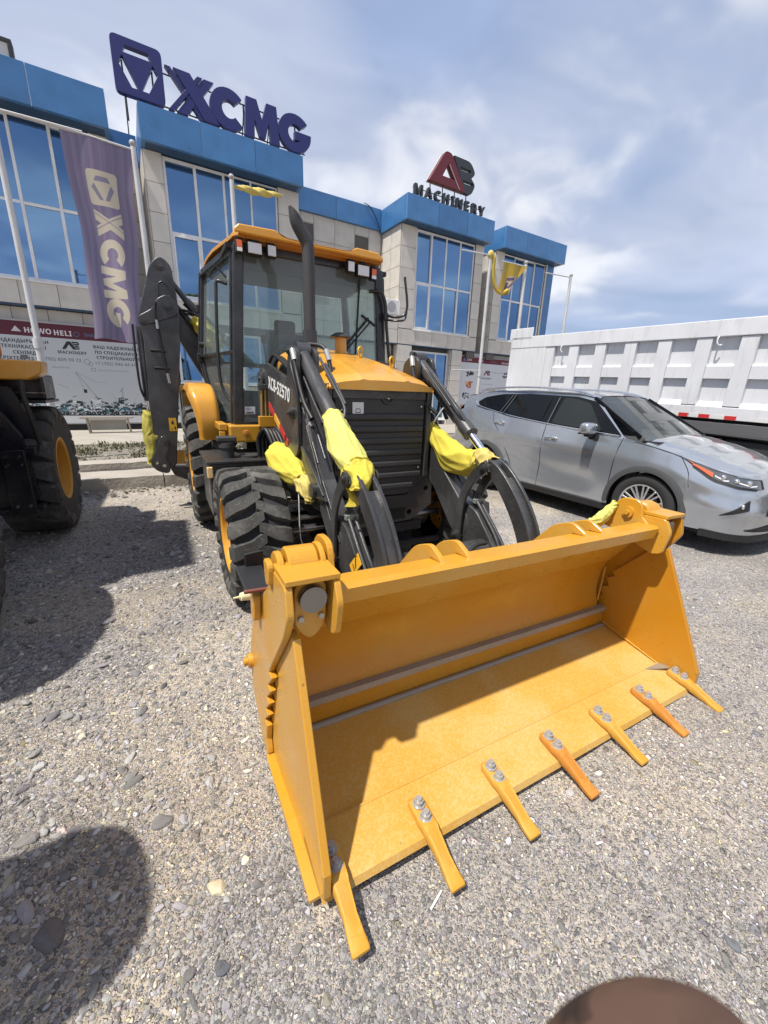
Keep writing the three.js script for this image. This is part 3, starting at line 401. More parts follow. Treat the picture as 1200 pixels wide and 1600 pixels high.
// ------------------------------------------------------------------ posters
function canvasTex(w, h, f) { const c = document.createElement('canvas'); c.width = w; c.height = h; f(c.getContext('2d'), w, h); const t = new THREE.CanvasTexture(c); t.colorSpace = THREE.SRGBColorSpace; t.anisotropy = 8; return t; }
function logoAB(g, x, y, s, c1, c2) {            // triangular A with an angular B
  g.fillStyle = c1; g.beginPath(); g.moveTo(x - s, y + s * 0.5); g.lineTo(x - s * 0.35, y - s * 0.5); g.lineTo(x + s * 0.05, y - s * 0.5); g.lineTo(x + s * 0.62, y + s * 0.5); g.lineTo(x + s * 0.22, y + s * 0.5); g.lineTo(x - s * 0.18, y - s * 0.12); g.lineTo(x - s * 0.6, y + s * 0.5); g.closePath(); g.fill();
  g.fillStyle = c2; for (const k of [0, 1]) { g.beginPath(); g.moveTo(x + s * (0.12 + 0.28 * k), y - s * 0.5 + k * s * 0.52); g.lineTo(x + s * 0.85, y - s * 0.5 + k * s * 0.52); g.quadraticCurveTo(x + s * 1.08, y - s * 0.26 + k * s * 0.52, x + s * 0.85, y - s * 0.04 + k * s * 0.52); g.lineTo(x + s * (0.38 + 0.28 * k), y - s * 0.04 + k * s * 0.52); g.closePath(); g.fill(); g.fillStyle = '#bdbfbf'; g.fillRect(x + s * (0.36 + 0.26 * k), y - s * 0.31 + k * s * 0.52, s * 0.42, s * 0.08); g.fillStyle = c2; }
}
{
  const X0 = -4.2, X1 = 1.2, Y0 = 0.52, Y1 = 3.19, W = 2040, H = Math.round(W * (Y1 - Y0) / (X1 - X0)), k = W / (X1 - X0);
  const t = canvasTex(W, H, (g) => {
    const X = (x) => (x - X0) * k, Y = (y) => (Y1 - y) * k, tx = (s, x, y, size, col, a = 'left') => { g.fillStyle = col; g.font = `bold ${size * k}px sans-serif`; g.textAlign = a; g.textBaseline = 'middle'; g.fillText(s, X(x), Y(y)); };
    g.fillStyle = '#b9bcbd'; g.fillRect(0, 0, W, H); g.fillStyle = '#55192a'; g.fillRect(0, 0, W, Y(2.83)); g.fillStyle = '#cfd0d0'; g.fillRect(0, Y(0.80), W, H);
    tx('HOWO', -2.37, 2.98, 0.19, '#d9d2d2'); g.fillStyle = '#c9c2c2'; g.beginPath(); g.moveTo(X(-2.63), Y(2.93)); g.lineTo(X(-2.53), Y(3.07)); g.lineTo(X(-2.42), Y(2.93)); g.fill(); tx('HELI', -1.74, 2.97, 0.19, '#d9d2d2'); tx('SHACMAN', -1.05, 2.97, 0.12, '#3f6f8a'); g.strokeStyle = '#3f7f9a'; g.lineWidth = 4; g.beginPath(); g.arc(X(-1.22), Y(2.97), 0.06 * k, 0, 7); g.stroke();
    ['АРНАЙЫ МАМАНДАНДЫРЫЛҒАН', 'ҚҰРЫЛЫС ТЕХНИКАСЫНЫҢ', 'СЕНІМДІ', 'СЕРІКТЕСІҢІЗ'].forEach((s, i) => tx(s, i < 2 ? -1.88 - 0.02 * i : -2.15 - 0.12 * (i - 2), 2.70 - i * 0.15, 0.125, '#26282c', 'right'));
    ['ВАШ НАДЕЖНЫЙ ПАРТНЕР', 'ПО СПЕЦИАЛИЗИРОВАННОЙ', 'СТРОИТЕЛЬНОЙ ТЕХНИКЕ'].forEach((s, i) => tx(s, -0.88 + 0.02 * i, 2.67 - i * 0.145, 0.125, '#26282c'));
    logoAB(g, X(-1.40), Y(2.66), 0.21 * k, '#25272b', '#25272b'); tx('MACHINERY', -1.39, 2.47, 0.115, '#25272b', 'center');
    tx('+7 (702) 809 59 72', -2.25, 2.27, 0.125, '#75797c'); tx('awanda.kz', -1.92, 2.06, 0.08, '#8d9092'); tx('+7 (702) 944 44 41', -0.90, 2.22, 0.125, '#75797c'); tx('awanda@awanda.kz', -0.86, 2.03, 0.08, '#9a9d9f');
    g.strokeStyle = '#6b6f72'; g.lineWidth = 4; g.beginPath(); g.arc(X(-1.08), Y(2.24), 0.07 * k, 0, 7); g.stroke(); g.beginPath(); g.arc(X(-1.0), Y(2.18), 0.045 * k, 0, 7); g.stroke(); g.strokeRect(X(-1.0), Y(2.07), 0.09 * k, 0.08 * k); g.fillStyle = '#5f6366'; g.fillRect(X(-2.55), Y(2.34), 0.16 * k, 0.11 * k);
    // printed row of machines with cranes
    const r = rng(5), ln = (a, b, c, d, w, col) => { g.strokeStyle = col; g.lineWidth = w; g.beginPath(); g.moveTo(X(a), Y(b)); g.lineTo(X(c), Y(d)); g.stroke(); };
    ln(-1.40, 1.95, -0.80, 0.95, 7, '#8b8f91'); ln(-1.40, 1.95, -1.24, 1.4, 3, '#7d8183'); ln(-1.40, 1.95, -0.92, 1.68, 6, '#9a9ea0'); ln(-0.92, 1.68, -0.70, 1.68, 3, '#85898b'); ln(-1.86, 1.6, -1.62, 1.50, 5, '#888c8e'); ln(-0.32, 1.52, -0.32, 1.05, 6, '#777b7d'); ln(-0.38, 1.42, -0.28, 1.54, 6, '#777b7d'); ln(-0.62, 1.4, -0.5, 1.2, 3, '#888'); ln(-0.52, 1.25, -0.52, 1.0, 4, '#888'); ln(0.1, 1.38, -0.06, 1.12, 2, '#888'); ln(-2.6, 1.7, -2.2, 1.1, 6, '#8b8f91');
    g.fillStyle = '#2a2d30'; g.fillRect(X(-1.28), Y(1.47), 0.08 * k, 0.10 * k);
    const pal = ['#17191b', '#24282b', '#3a4145', '#1d4a52', '#2b6d78', '#8f989c', '#d5dadb', '#101214', '#4d575c'];
    for (let i = 0; i < 620; i++) { const x = -4.2 + 5.4 * r(), top = 0.95 + 0.20 * Math.sin(x * 5) ** 2 + 0.16 * r(), y = 0.74 + (top - 0.74) * r(); g.fillStyle = pal[Math.floor(r() * pal.length)]; const w = (0.02 + 0.13 * r()) * k, h = (0.012 + 0.06 * r()) * k; g.save(); g.translate(X(x), Y(y)); g.rotate((r() - 0.5) * 0.9); g.fillRect(-w / 2, -h / 2, w, h); g.restore(); }
    for (let i = 0; i < 44; i++) { const x = -4.1 + 5.2 * i / 44 + 0.05 * r(); g.fillStyle = '#0d0e10'; g.beginPath(); g.arc(X(x), Y(0.79), (0.03 + 0.03 * r()) * k, 0, 7); g.fill(); g.fillStyle = '#b8bcbe'; g.beginPath(); g.arc(X(x), Y(0.79), 0.014 * k, 0, 7); g.fill(); }
    g.fillStyle = '#111316'; g.fillRect(0, Y(0.745), W, 0.03 * k); g.fillStyle = '#dfe3e4'; for (let i = 0; i < 4; i++) { g.beginPath(); g.moveTo(X(-1.13), Y(1.2 - 0.06 * i)); g.lineTo(X(-1.02), Y(1.13 - 0.06 * i)); g.lineTo(X(-0.91), Y(1.2 - 0.06 * i)); g.lineTo(X(-0.91), Y(1.175 - 0.06 * i)); g.lineTo(X(-1.02), Y(1.1 - 0.06 * i)); g.lineTo(X(-1.13), Y(1.175 - 0.06 * i)); g.fill(); }
  });
  const p = thing('wall_poster', 'wide grey printed poster with phone numbers and cranes behind the left flagpole', 'poster', BF, [(X0 + X1) / 2, 0.3, -15.1]);
  M('board', bx(X0, X1, Y0, Y1, -15.13, -15.085), mat.white, p); M('print', quad([X0, Y0, -15.08], [X1, Y0, -15.08], [X1, Y1, -15.08], [X0, Y1, -15.08]), S(1, 1, 1, 0.6, 0, { map: t }), p, true);
  M('frame', [bx(X0 - 0.05, X1 + 0.05, Y1, Y1 + 0.05, -15.15, -15.06, 0.008), bx(X0 - 0.05, X1 + 0.05, Y0 - 0.05, Y0, -15.15, -15.06, 0.008), bx(X1, X1 + 0.05, Y0, Y1, -15.15, -15.06, 0.008)], S(0.35, 0.35, 0.35, 0.5), p); M('base', bx(X0, X1, 0.30, Y0 - 0.05, -15.18, -15.10), mat.dark, p);
  const A0 = 13.15, A1 = 17.2, B0 = 0.62, B1 = 3.36, W2 = 1600, k2 = W2 / (A1 - A0), H2 = Math.round(k2 * (B1 - B0));
  const t2 = canvasTex(W2, H2, (g) => {
    const X = (x) => (x - A0) * k2, Y = (y) => (B1 - y) * k2, tx = (s, x, y, size, col, a = 'center') => { g.fillStyle = col; g.font = `bold ${size * k2}px sans-serif`; g.textAlign = a; g.textBaseline = 'middle'; g.fillText(s, X(x), Y(y)); };
    g.fillStyle = '#c9cace'; g.fillRect(0, 0, W2, H2); g.fillStyle = '#5d1a2b'; g.fillRect(0, 0, W2, Y(3.12)); g.fillStyle = '#5f7fb0'; g.fillRect(X(13.34), Y(3.3), 0.12 * k2, 0.13 * k2);
    tx('JCMG', 13.70, 3.24, 0.12, '#e2dede'); tx('XCMG', 14.42, 3.23, 0.12, '#c9b9bd'); tx('SHACMAN', 15.25, 3.22, 0.10, '#8a4d5c'); tx('SHACMAN', 16.1, 3.21, 0.11, '#d9c9cc');
    logoAB(g, X(14.9), Y(2.70), 0.22 * k2, '#7a1d2b', '#25272b'); tx('MACHINERY', 14.9, 2.45, 0.11, '#303236'); tx('+7 (702) 809 59 72', 15.0, 2.18, 0.09, '#9a9c9f'); tx('+7 (702) 944 44 41', 15.0, 1.92, 0.09, '#9a9c9f'); tx('awanda.kz', 15.0, 1.66, 0.09, '#a5a7aa');
    const r = rng(8); [[13.75, 2.72, ['#2b2d30', '#4a4d50', '#18191b']], [13.70, 2.20, ['#b5552e', '#2a2b2d', '#d08a4a']], [13.60, 1.66, ['#2b2d30', '#3b4c68', '#18191b']], [13.52, 1.12, ['#d08a2a', '#2a2b2d', '#b5652e']], [16.2, 2.7, ['#2b2d30', '#4a4d50', '#666']], [16.3, 1.9, ['#d08a2a', '#2a2b2d', '#b5652e']]].forEach(([x, y, pl]) => { for (let i = 0; i < 34; i++) { g.fillStyle = pl[Math.floor(r() * 3)]; g.save(); g.translate(X(x + (r() - 0.5) * 0.40), Y(y + (r() - 0.62) * 0.22)); g.rotate((r() - 0.5) * 1.6); g.fillRect(0, 0, (0.03 + 0.12 * r()) * k2, (0.02 + 0.06 * r()) * k2); g.restore(); } });
    g.strokeStyle = '#4b4e51'; g.lineWidth = 5; g.beginPath(); g.moveTo(X(15.2), Y(2.74)); g.lineTo(X(16.3), Y(2.74)); g.stroke();
  });
  const q = thing('wall_poster', 'white printed poster with small machine pictures behind the parked silver car', 'poster', BF, [15, 0.3, -15.1]);
  M('board', bx(A0, A1, B0, B1, -15.13, -15.085), mat.white, q); M('print', quad([A0, B0, -15.08], [A1, B0, -15.08], [A1, B1, -15.08], [A0, B1, -15.08]), S(1, 1, 1, 0.6, 0, { map: t2 }), q, true); M('frame', [bx(A0 - 0.05, A1, B1, B1 + 0.05, -15.15, -15.06, 0.008), bx(A0 - 0.05, A0, B0, B1, -15.15, -15.06, 0.008)], S(0.3, 0.3, 0.3, 0.5), q);
}
// ------------------------------------------------------------------ bench, flagpoles, flags
{
  const b = thing('bench', 'low weathered wooden bench in front of the wide grey poster', 'bench', BF, [-0.75, 0.29, -14.2]), wood = S(0.30, 0.25, 0.19, 0.85, 0, { map: grime });
  M('seat', [bx(-1.42, -0.12, 0.70, 0.735, -14.3, -14.16, 0.004), bx(-1.40, -0.14, 0.70, 0.735, -14.15, -14.0, 0.004)], wood, b); M('apron', bx(-1.2, -0.32, 0.36, 0.66, -14.26, -14.25), S(0.45, 0.43, 0.38, 0.9, 0, { map: grime }), b);
  for (const [x, dx] of [[-1.25, 0.04], [-0.28, 0.05]]) for (const z of [-14.28, -14.02]) M('leg', beam([x, 0.70, z], [x + dx, 0.29, z], 0.045, 0.045), wood, b);
  M('stretcher', beam([-1.23, 0.66, -14.02], [-0.28, 0.66, -14.02], 0.04, 0.03), wood, b);
  const poleM = S(0.62, 0.62, 0.61, 0.45, 0.15, { map: grime }), Z = -9.5;
  const pole = (x, h, label, a, low) => {
    const p = thing('flagpole', label, 'flagpole', BF, [x, 0.27, Z], 'white flagpoles in the planting bed');
    M('pole', [rod([x, 0.2, Z], [x, 2.3, Z], 0.062, 0.060, 18), rod([x, 2.3, Z], [x, h, Z], 0.048, 0.042, 18), rod([x, 2.2, Z], [x, 2.36, Z], 0.074, 0.074, 18), rod([x, 0.26, Z], [x, 0.33, Z], 0.14, 0.13, 18)], poleM, p);
    M('finial', new THREE.SphereGeometry(0.055, 14, 10).translate(x, h + 0.05, Z), S(0.35, 0.34, 0.33, 0.5), p);
    if (a) M('arm', rod([x, a[2], Z], [x + a[0], a[2] + a[1], Z], 0.018, 0.016), poleM, p); if (low) M('lower_arm', rod([x, low[2], Z], [x + low[0], low[2] + low[1], Z], 0.018), poleM, p);
  };
  pole(-1.33, 5.62, 'white flagpole at the left edge standing behind the yellow loader', [1.12, 0.02, 5.57]);
  pole(0.50, 5.58, 'white flagpole carrying the purple grey banner', [-1.08, 0.04, 5.54]);
  pole(2.12, 5.5, 'white flagpole rising behind the cab with a furled yellow flag', [1.0, 0.06, 5.42]);
  pole(9.08, 5.42, 'white flagpole with yellow cloth wrapped on its top', [-1.05, -0.05, 5.44], [-1.1, -0.04, 2.37]);
  pole(10.55, 5.45, 'white flagpole holding the open end of the yellow flag', [-1.0, -0.02, 5.40]);
  pole(12.72, 5.45, 'white flagpole furthest right beyond the truck body', [-1.25, -0.06, 5.44]);
  // banner
  const tb = canvasTex(512, 1536, (g, W, H) => {
    g.fillStyle = '#8a8599'; g.fillRect(0, 0, W, H); const r = rng(3); for (let i = 0; i < 160; i++) { g.fillStyle = `rgba(${r() < 0.5 ? '120,110,140' : '60,50,90'},0.05)`; const x = r() * W; g.fillRect(x, 0, 4 + r() * 30, H); }
    const C = '#cbc1ac', D = '#8a8599'; g.fillStyle = C; const rr = (x, y, w, h, q) => { g.beginPath(); g.moveTo(x + q, y); g.arcTo(x + w, y, x + w, y + h, q); g.arcTo(x + w, y + h, x, y + h, q); g.arcTo(x, y + h, x, y, q); g.arcTo(x, y, x + w, y, q); g.fill(); };
    rr(140, 220, 240, 250, 26); g.fillStyle = D; const hx = (p) => { g.beginPath(); p.forEach(([x, y], i) => (i ? g.lineTo : g.moveTo).call(g, 260 + x * 110, 345 + y * 112)); g.fill(); };
    hx([[-0.42, -0.75], [0.42, -0.75], [0.60, -0.42], [-0.60, -0.42]]); hx([[-0.62, -0.30], [-0.82, 0], [-0.36, 0.75], [-0.06, 0.75]]); hx([[0.62, -0.30], [0.82, 0], [0.36, 0.75], [0.06, 0.75]]);
    // the letters run down the cloth, turned a quarter
    g.save(); g.translate(262, 500); g.rotate(Math.PI / 2); g.fillStyle = C; g.strokeStyle = C;
    const Hh = 118; g.lineWidth = 18; const L = (p) => { g.beginPath(); p.forEach(([x, y], i) => (i ? g.lineTo : g.moveTo).call(g, x, y)); g.closePath(); g.fill(); };
    L([[0, -Hh], [78, -Hh], [200, Hh], [122, Hh]]); L([[0, Hh], [78, Hh], [200, -Hh], [122, -Hh]]); g.strokeStyle = D; g.lineWidth = 7; g.beginPath(); g.moveTo(24, -Hh); g.lineTo(146, Hh); g.moveTo(24, Hh); g.lineTo(146, -Hh); g.stroke();
    g.strokeStyle = C; g.lineWidth = 66; g.beginPath(); g.arc(330, 0, 84, 0.75, 5.53); g.stroke();
    L([[430, Hh], [446, -Hh], [516, -Hh], [560, 20], [604, -Hh], [674, -Hh], [690, Hh], [626, Hh], [618, -20], [586, Hh * 0.9], [534, Hh * 0.9], [502, -20], [494, Hh]]);
    g.beginPath(); g.arc(800, 0, 84, 0.35, 5.5); g.stroke(); g.fillRect(800, -16, 118, 52); g.restore();
  });
  const bn = thing('banner', 'purple grey vertical banner with beige emblem and letters hanging from its flagpole arm', 'banner', BF, [0, 2.4, Z]);
  M('cloth', surf(24, 60, (u, v) => { const y = lerp(2.42, 5.55, v), xl = lerp(-0.50, -0.54, v) + 0.07 * Math.sin(v * 3.1), xr = lerp(0.24, 0.47, Math.pow(v, 0.8)), w = 1 - v; return [lerp(xl, xr, u) + 0.015 * Math.sin(v * 14), y + 0.02 * Math.sin(u * 6) * w, Z + 0.06 * Math.sin(u * 9 + v * 4) * (0.25 + w * 0.9) + 0.10 * w * Math.sin(v * 5 + 1)]; }), P(1, 1, 1, 0.8, 0, { map: tb, side: THREE.DoubleSide, transmission: 0.3, thickness: 0 }), bn, true);
  const fl = thing('furled_flag', 'narrow yellow flag rolled on the flagpole arm behind the cab', 'flag', BF, [2.6, 5.45, Z]);
  M('cloth', surf(14, 30, (u, v) => { const a = u * 6.283, r = 0.045 * (0.5 + 0.8 * Math.sin(Math.PI * clamp(v * 1.02))) * (1 + 0.35 * Math.sin(3 * a + v * 20)); return [lerp(2.16, 3.10, v), lerp(5.415, 5.475, v) - 0.02 * Math.sin(3.14 * v) + r * Math.sin(a), Z + r * Math.cos(a)]; }, true), mat.clothDirty, fl);
  const tf = canvasTex(256, 256, (g) => { g.fillStyle = '#c9a83a'; g.fillRect(0, 0, 256, 256); g.fillStyle = '#c9b8a0'; g.fillRect(90, 120, 150, 110); g.fillStyle = '#6a5673'; g.fillRect(90, 130, 110, 26); g.fillRect(90, 170, 30, 70); g.save(); g.translate(160, 190); g.rotate(-0.6); g.fillRect(-60, -12, 120, 24); g.restore(); });
  const yf = thing('yellow_flag', 'yellow flag slung between two flagpoles with a faded purple mark', 'flag', BF, [9.9, 4.9, Z]), yc = P(0.9, 0.9, 0.9, 0.8, 0, { map: tf, side: THREE.DoubleSide, transmission: 0.35, thickness: 0 });
  M('cloth', surf(24, 24, (u, v) => { const top = [lerp(9.58, 10.54, u), 5.36 + 0.02 * u], bt = [lerp(9.46, 9.98, Math.pow(u, 0.7)), lerp(4.62, 4.72, u) - 0.16 * Math.sin(Math.PI * u)]; const k = Math.pow(v, 0.8); return [lerp(bt[0], top[0], k), lerp(bt[1], top[1], k), Z + 0.05 * Math.sin(u * 11 + v * 3) * (1 - 0.4 * v) + 0.03]; }), yc, yf, true);
  M('fold', pipe([[9.08, 5.48, Z], [9.16, 5.40, Z + 0.04], [9.20, 5.1, Z + 0.03], [9.28, 4.8, Z + 0.02], [9.42, 4.60, Z + 0.03], [9.62, 4.55, Z + 0.03], [9.85, 4.66, Z + 0.03]], 0.05, 50, 10), P(0.60, 0.43, 0.07, 0.85, 0, { map: grime }), yf);
  M('knot', new THREE.SphereGeometry(0.10, 14, 10).scale(0.9, 1.1, 0.9).translate(9.08, 5.46, Z), mat.clothDirty, yf);
}
// ------------------------------------------------------------------ wheels shared by the machines
function tyreGeo(Rr, W, rimR, n, lh, lw = 0.045) {
  const c = [[-0.40, rimR - 0.005], [-0.47, rimR + 0.02], [-0.5, lerp(rimR, Rr, 0.45)], [-0.485, lerp(rimR, Rr, 0.72)], [-0.44, Rr - lh - 0.012], [-0.30, Rr - lh], [0.30, Rr - lh], [0.44, Rr - lh - 0.012], [0.485, lerp(rimR, Rr, 0.72)], [0.5, lerp(rimR, Rr, 0.45)], [0.47, rimR + 0.02], [0.40, rimR - 0.005]].map(([a, r]) => [a * W, r]);
  const body = crease(latheX(c, 72), 0.7), P = [], I = [], hw = lw / Rr;
  const put = (a, r, f) => { P.push(a, r * Math.cos(f), r * Math.sin(f)); return P.length / 3 - 1; };
  for (let k = 0; k < n; k++) for (const s of [-1, 1]) {
    const f0 = (k + (s > 0 ? 0.5 : 0)) / n * 2 * Math.PI, st = [[-0.05, -0.02, 0, 0.8], [0.05, 0.02, 0, 1], [0.19, 0.085, 0, 1], [0.23, 0.10, 0, 1.05], [0.38, 0.13, 0, 1.15], [0.485, 0.16, -0.012, 1.25], [0.515, 0.17, -0.07, 1.15], [0.507, 0.178, -0.13, 0.8]];
    let pr = null;
    st.forEach(([a, df, dr, w], i) => {
      const f = f0 + df, r = Rr + dr, q = i > 5, bw = hw * w, ob = q ? 0.012 : 0, t = [put(s * a * W + s * ob, r, f - bw), put(s * a * W + s * ob, r, f + bw), put(s * (a - (q ? 0.04 : 0)) * W, Rr - lh * 1.3 + dr, f + bw * 1.5), put(s * (a - (q ? 0.04 : 0)) * W, Rr - lh * 1.3 + dr, f - bw * 1.5)];
      if (pr) { for (let e = 0; e < 4; e++) { const g = (e + 1) % 4; if (e === 2) continue; I.push(pr[e], pr[g], t[g], pr[e], t[g], t[e]); } } else I.push(t[0], t[1], t[2], t[0], t[2], t[3]);
      if (i === st.length - 1) I.push(t[0], t[2], t[1], t[0], t[3], t[2]); pr = t;
    });
  }
  const g = new THREE.BufferGeometry(); g.setAttribute('position', new THREE.Float32BufferAttribute(P, 3)); g.setIndex(I);
  return [body, crease(g, 0.5)];
}
function wheel(parent, name, Rr, W, rimR, n, lh, x, z, out, rimMat, lw) {
  const w = part(name, parent), tr = (g) => g.translate(x, Rr - 0.005, z), [b, l] = tyreGeo(Rr, W, rimR, n, lh, lw);
  M('tyre', tr(mg([b])), mat.tyreSide, w); M('tread_lug', tr(l.rotateX(0.1)), mat.rubber, w);
  const s = out, prof = [[0.47, rimR + 0.016], [0.475, rimR - 0.004], [0.44, rimR - 0.020], [0.36, rimR - 0.026], [0.30, rimR - 0.034], [0.02, rimR - 0.05], [-0.03, rimR - 0.08], [-0.05, rimR * 0.62], [0.02, rimR * 0.52], [0.02, 0.0]].map(([a, r]) => [s * a * W, Math.max(r, 0.001)]);
  M('rim', tr(crease(latheX(s < 0 ? prof.slice().reverse() : prof, 48), 0.5)), rimMat, w);
  const nuts = []; for (let i = 0; i < 10; i++) { const a = i / 10 * 6.283; nuts.push(hex(0.016, 0.03, [s * 0.05 * W, rimR * 0.42 * Math.cos(a), rimR * 0.42 * Math.sin(a)], 'x')); }
  M('wheel_nut', tr(mg(nuts)), mat.steel, w); M('hub', tr(new THREE.CylinderGeometry(rimR * 0.28, rimR * 0.30, 0.14, 24).rotateZ(Math.PI / 2).translate(s * 0.06 * W, 0, 0)), rimMat, w);
  return w;
}
// ------------------------------------------------------------------ the backhoe loader (machine frame: x to the right, z towards the bucket)
const bh = thing('backhoe_loader', 'yellow and black backhoe loader with its toothed front bucket lowered on the gravel', 'backhoe loader', MF);
{ // bucket
  const B = part('bucket', bh); B.rotation.z = -0.025; B.position.y = 0.015; const hw = 1.175;
  const fy = (z) => -z * 0.168;
  M('cutting_edge', exYZ([[0.002, 0], [0.026, -0.012], [fy(-0.2) + 0.03, -0.2], [fy(-0.2), -0.2]], -hw, hw, 0.002), mat.dusty, B);
  M('floor', [exYZ([[fy(-0.2) - 0.004, -0.201], [fy(-0.2) + 0.020, -0.201], [0.118, -0.60], [0.098, -0.60]], -hw + 0.02, hw - 0.02, 0.002), beam([-1.15, fy(-0.203) + 0.026, -0.203], [1.15, fy(-0.203) + 0.026, -0.203], 0.010, 0.012)], mat.dusty, B);
  M('corner_gusset', exXY([[0, 0], [0.15, 0], [0, 0.07]], 0, 0.012, 0.002).rotateX(-Math.PI / 2 + 0.166).translate(0, 0, 0).rotateY(Math.PI).translate(1.15, 0.056, -0.20), mat.bar, B);
  // moldboard: rear strip of the lower jaw, wear bar, curved upper back
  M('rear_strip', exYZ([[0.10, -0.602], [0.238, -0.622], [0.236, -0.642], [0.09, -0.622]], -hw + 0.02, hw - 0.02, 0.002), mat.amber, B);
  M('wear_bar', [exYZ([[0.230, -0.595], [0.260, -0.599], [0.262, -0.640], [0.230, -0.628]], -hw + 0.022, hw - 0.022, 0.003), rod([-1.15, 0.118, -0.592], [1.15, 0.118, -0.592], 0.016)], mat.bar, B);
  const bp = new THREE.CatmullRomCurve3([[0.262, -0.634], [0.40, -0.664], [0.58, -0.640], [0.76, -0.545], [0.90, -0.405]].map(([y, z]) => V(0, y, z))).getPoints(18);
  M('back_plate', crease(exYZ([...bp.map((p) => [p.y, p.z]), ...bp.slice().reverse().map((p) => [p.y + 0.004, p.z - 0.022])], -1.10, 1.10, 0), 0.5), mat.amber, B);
  M('lip', exYZ([[0.884, -0.335], [0.948, -0.318], [0.962, -0.338], [0.950, -0.44], [0.885, -0.44]], -1.0, 1.0, 0.004), mat.yellow, B);
  const lowP = [[0.0, -0.03], [0.03, 0.004], [0.13, 0.004], [0.80, -0.310], [0.80, -0.375], [0.52, -0.61], ...[0, 1, 2, 3, 4].flatMap((i) => [[0.50 - i * 0.085, -0.585 - i * 0.03], [0.47 - i * 0.085, -0.64 - i * 0.03]]), [0.06, -0.78], [-0.01, -0.74]];
  const upP = ryz([[1.0, -0.46, 0.02], [1.004, -0.30, 0.02], [0.90, -0.275, 0.02], [0.80, -0.33, 0.03], [0.53, -0.55, 0.005], ...[0, 1, 2, 3, 4].flatMap((i) => [[0.495 - i * 0.085, -0.575 - i * 0.03, 0.004], [0.50 - i * 0.085, -0.525 - i * 0.03, 0.004]]), [0.07, -0.67, 0.01], [-0.02, -0.64], [-0.02, -0.74], [0.10, -0.95], [0.28, -1.02, 0.1], [0.55, -0.90], [0.76, -0.72], [0.90, -0.54]], 0.05);
  const heel = exYZ([[-0.012, -0.66], [0.02, -0.30], [0.0, -0.03], [-0.014, -0.03]], hw - 0.02, hw + 0.035, 0.002);
  for (const s of [-1, 1]) {
    const f = (g) => (s > 0 ? flat(g) : mirX(flat(g)));
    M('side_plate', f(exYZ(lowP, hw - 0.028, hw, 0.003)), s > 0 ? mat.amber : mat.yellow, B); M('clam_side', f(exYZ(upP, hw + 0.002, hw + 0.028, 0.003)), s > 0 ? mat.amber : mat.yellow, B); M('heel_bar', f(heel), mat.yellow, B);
    // cylinder housing on the lip corner
    M('housing', [exYZ(ryz([[1.00, -0.46], [1.005, -0.30], [0.93, -0.262], [0.80, -0.285], [0.78, -0.34], [0.82, -0.46]], 0.02), 1.012, 1.036, 0.003), bx(1.013, hw + 0.027, 1.005, 1.026, -0.455, -0.295, 0.004)].map(f), mat.yellow, B);
    M('knuckle', [exYZ(circ(0, 0, 0.073, 36), 1.045, 1.155, 0.006).translate(0, 0.995, -0.48), exYZ(circ(0, 0, 0.078, 36), 1.02, 1.04, 0.004).translate(0, 0.995, -0.48), exYZ(ryz([[0.98, -0.54], [0.98, -0.40], [0.86, -0.35], [0.79, -0.37], [0.86, -0.46]], 0.03), 1.05, 1.15, 0.004), exYZ(circ(0, 0, 0.066, 36), 1.166, 1.19, 0.004).translate(0, 0.99, -0.48), exYZ(ryz([[0.94, -0.36, 0.01], [0.99, -0.42, 0.01], [1.085, -0.44, 0.08], [1.085, -0.57, 0.08], [0.98, -0.62, 0.03], [0.88, -0.72, 0.02], [0.86, -0.40, 0.01]], 0.02), 0.984, 1.008, 0.004), rot(new THREE.CylinderGeometry(0.034, 0.034, 0.02, 20), 0, 0, Math.PI / 2, 0.980, 1.0, -0.505), hex(0.016, 0.03, [0.972, 1.0, -0.505], 'x')].map(f), mat.yellow, B);
    M('pin_lug', [exYZ(ryz([[1.03, -0.44], [1.03, -0.52], [0.94, -0.49], [0.94, -0.45]], 0.03), 1.20, 1.222, 0.004), exYZ(ryz([[0.80, -0.74], [0.80, -0.66], [0.67, -0.68], [0.67, -0.74]], 0.03), hw + 0.03, hw + 0.06, 0.004), rot(new THREE.CylinderGeometry(0.036, 0.036, 0.022, 22), 0, 0, Math.PI / 2, hw + 0.038, 0.29, -0.965), hex(0.020, 0.022, [hw + 0.058, 0.29, -0.965], 'x')].map(f), mat.yellow, B);
    M('cylinder_end', f(rot(new THREE.CylinderGeometry(0.047, 0.047, 0.03, 32), Math.PI / 2, 0, 0, 1.102, 0.935, -0.325)), mat.worn, B);
    M('mount_plate', f(exXY(ryz([[1.045, 0.99], [1.045, 0.82], [1.10, 0.755], [1.158, 0.82], [1.158, 0.99]], 0.04), -0.365, -0.345, 0.003)), mat.yellow, B);
    for (const q of [1.065, 1.138]) M('bolt', f(hex(0.011, 0.014, [q, 0.855, -0.34], 'z')), mat.zinc, B);
    for (const x of [0.38, 0.52]) M('hinge_ear', f(exYZ(ryz([[0.955, -0.352, 0.004], [0.975, -0.37, 0.01], [1.012, -0.45, 0.03], [0.97, -0.56, 0.05], [0.62, -0.86], [0.56, -0.78], [0.84, -0.50], [0.90, -0.445, 0.005], [0.955, -0.44, 0.005]], 0.03), x, x + 0.024, 0.003)), mat.yellow, B);
  }
  const wb = rng(31), bead = (p, q, n) => Array.from({ length: n }, (_, i) => new THREE.SphereGeometry(0.0075, 7, 5).scale(1, 0.8, 1).translate(...p.map((c, k) => lerp(c, q[k], (i + 0.5) / n) + (wb() - 0.5) * 0.002)));
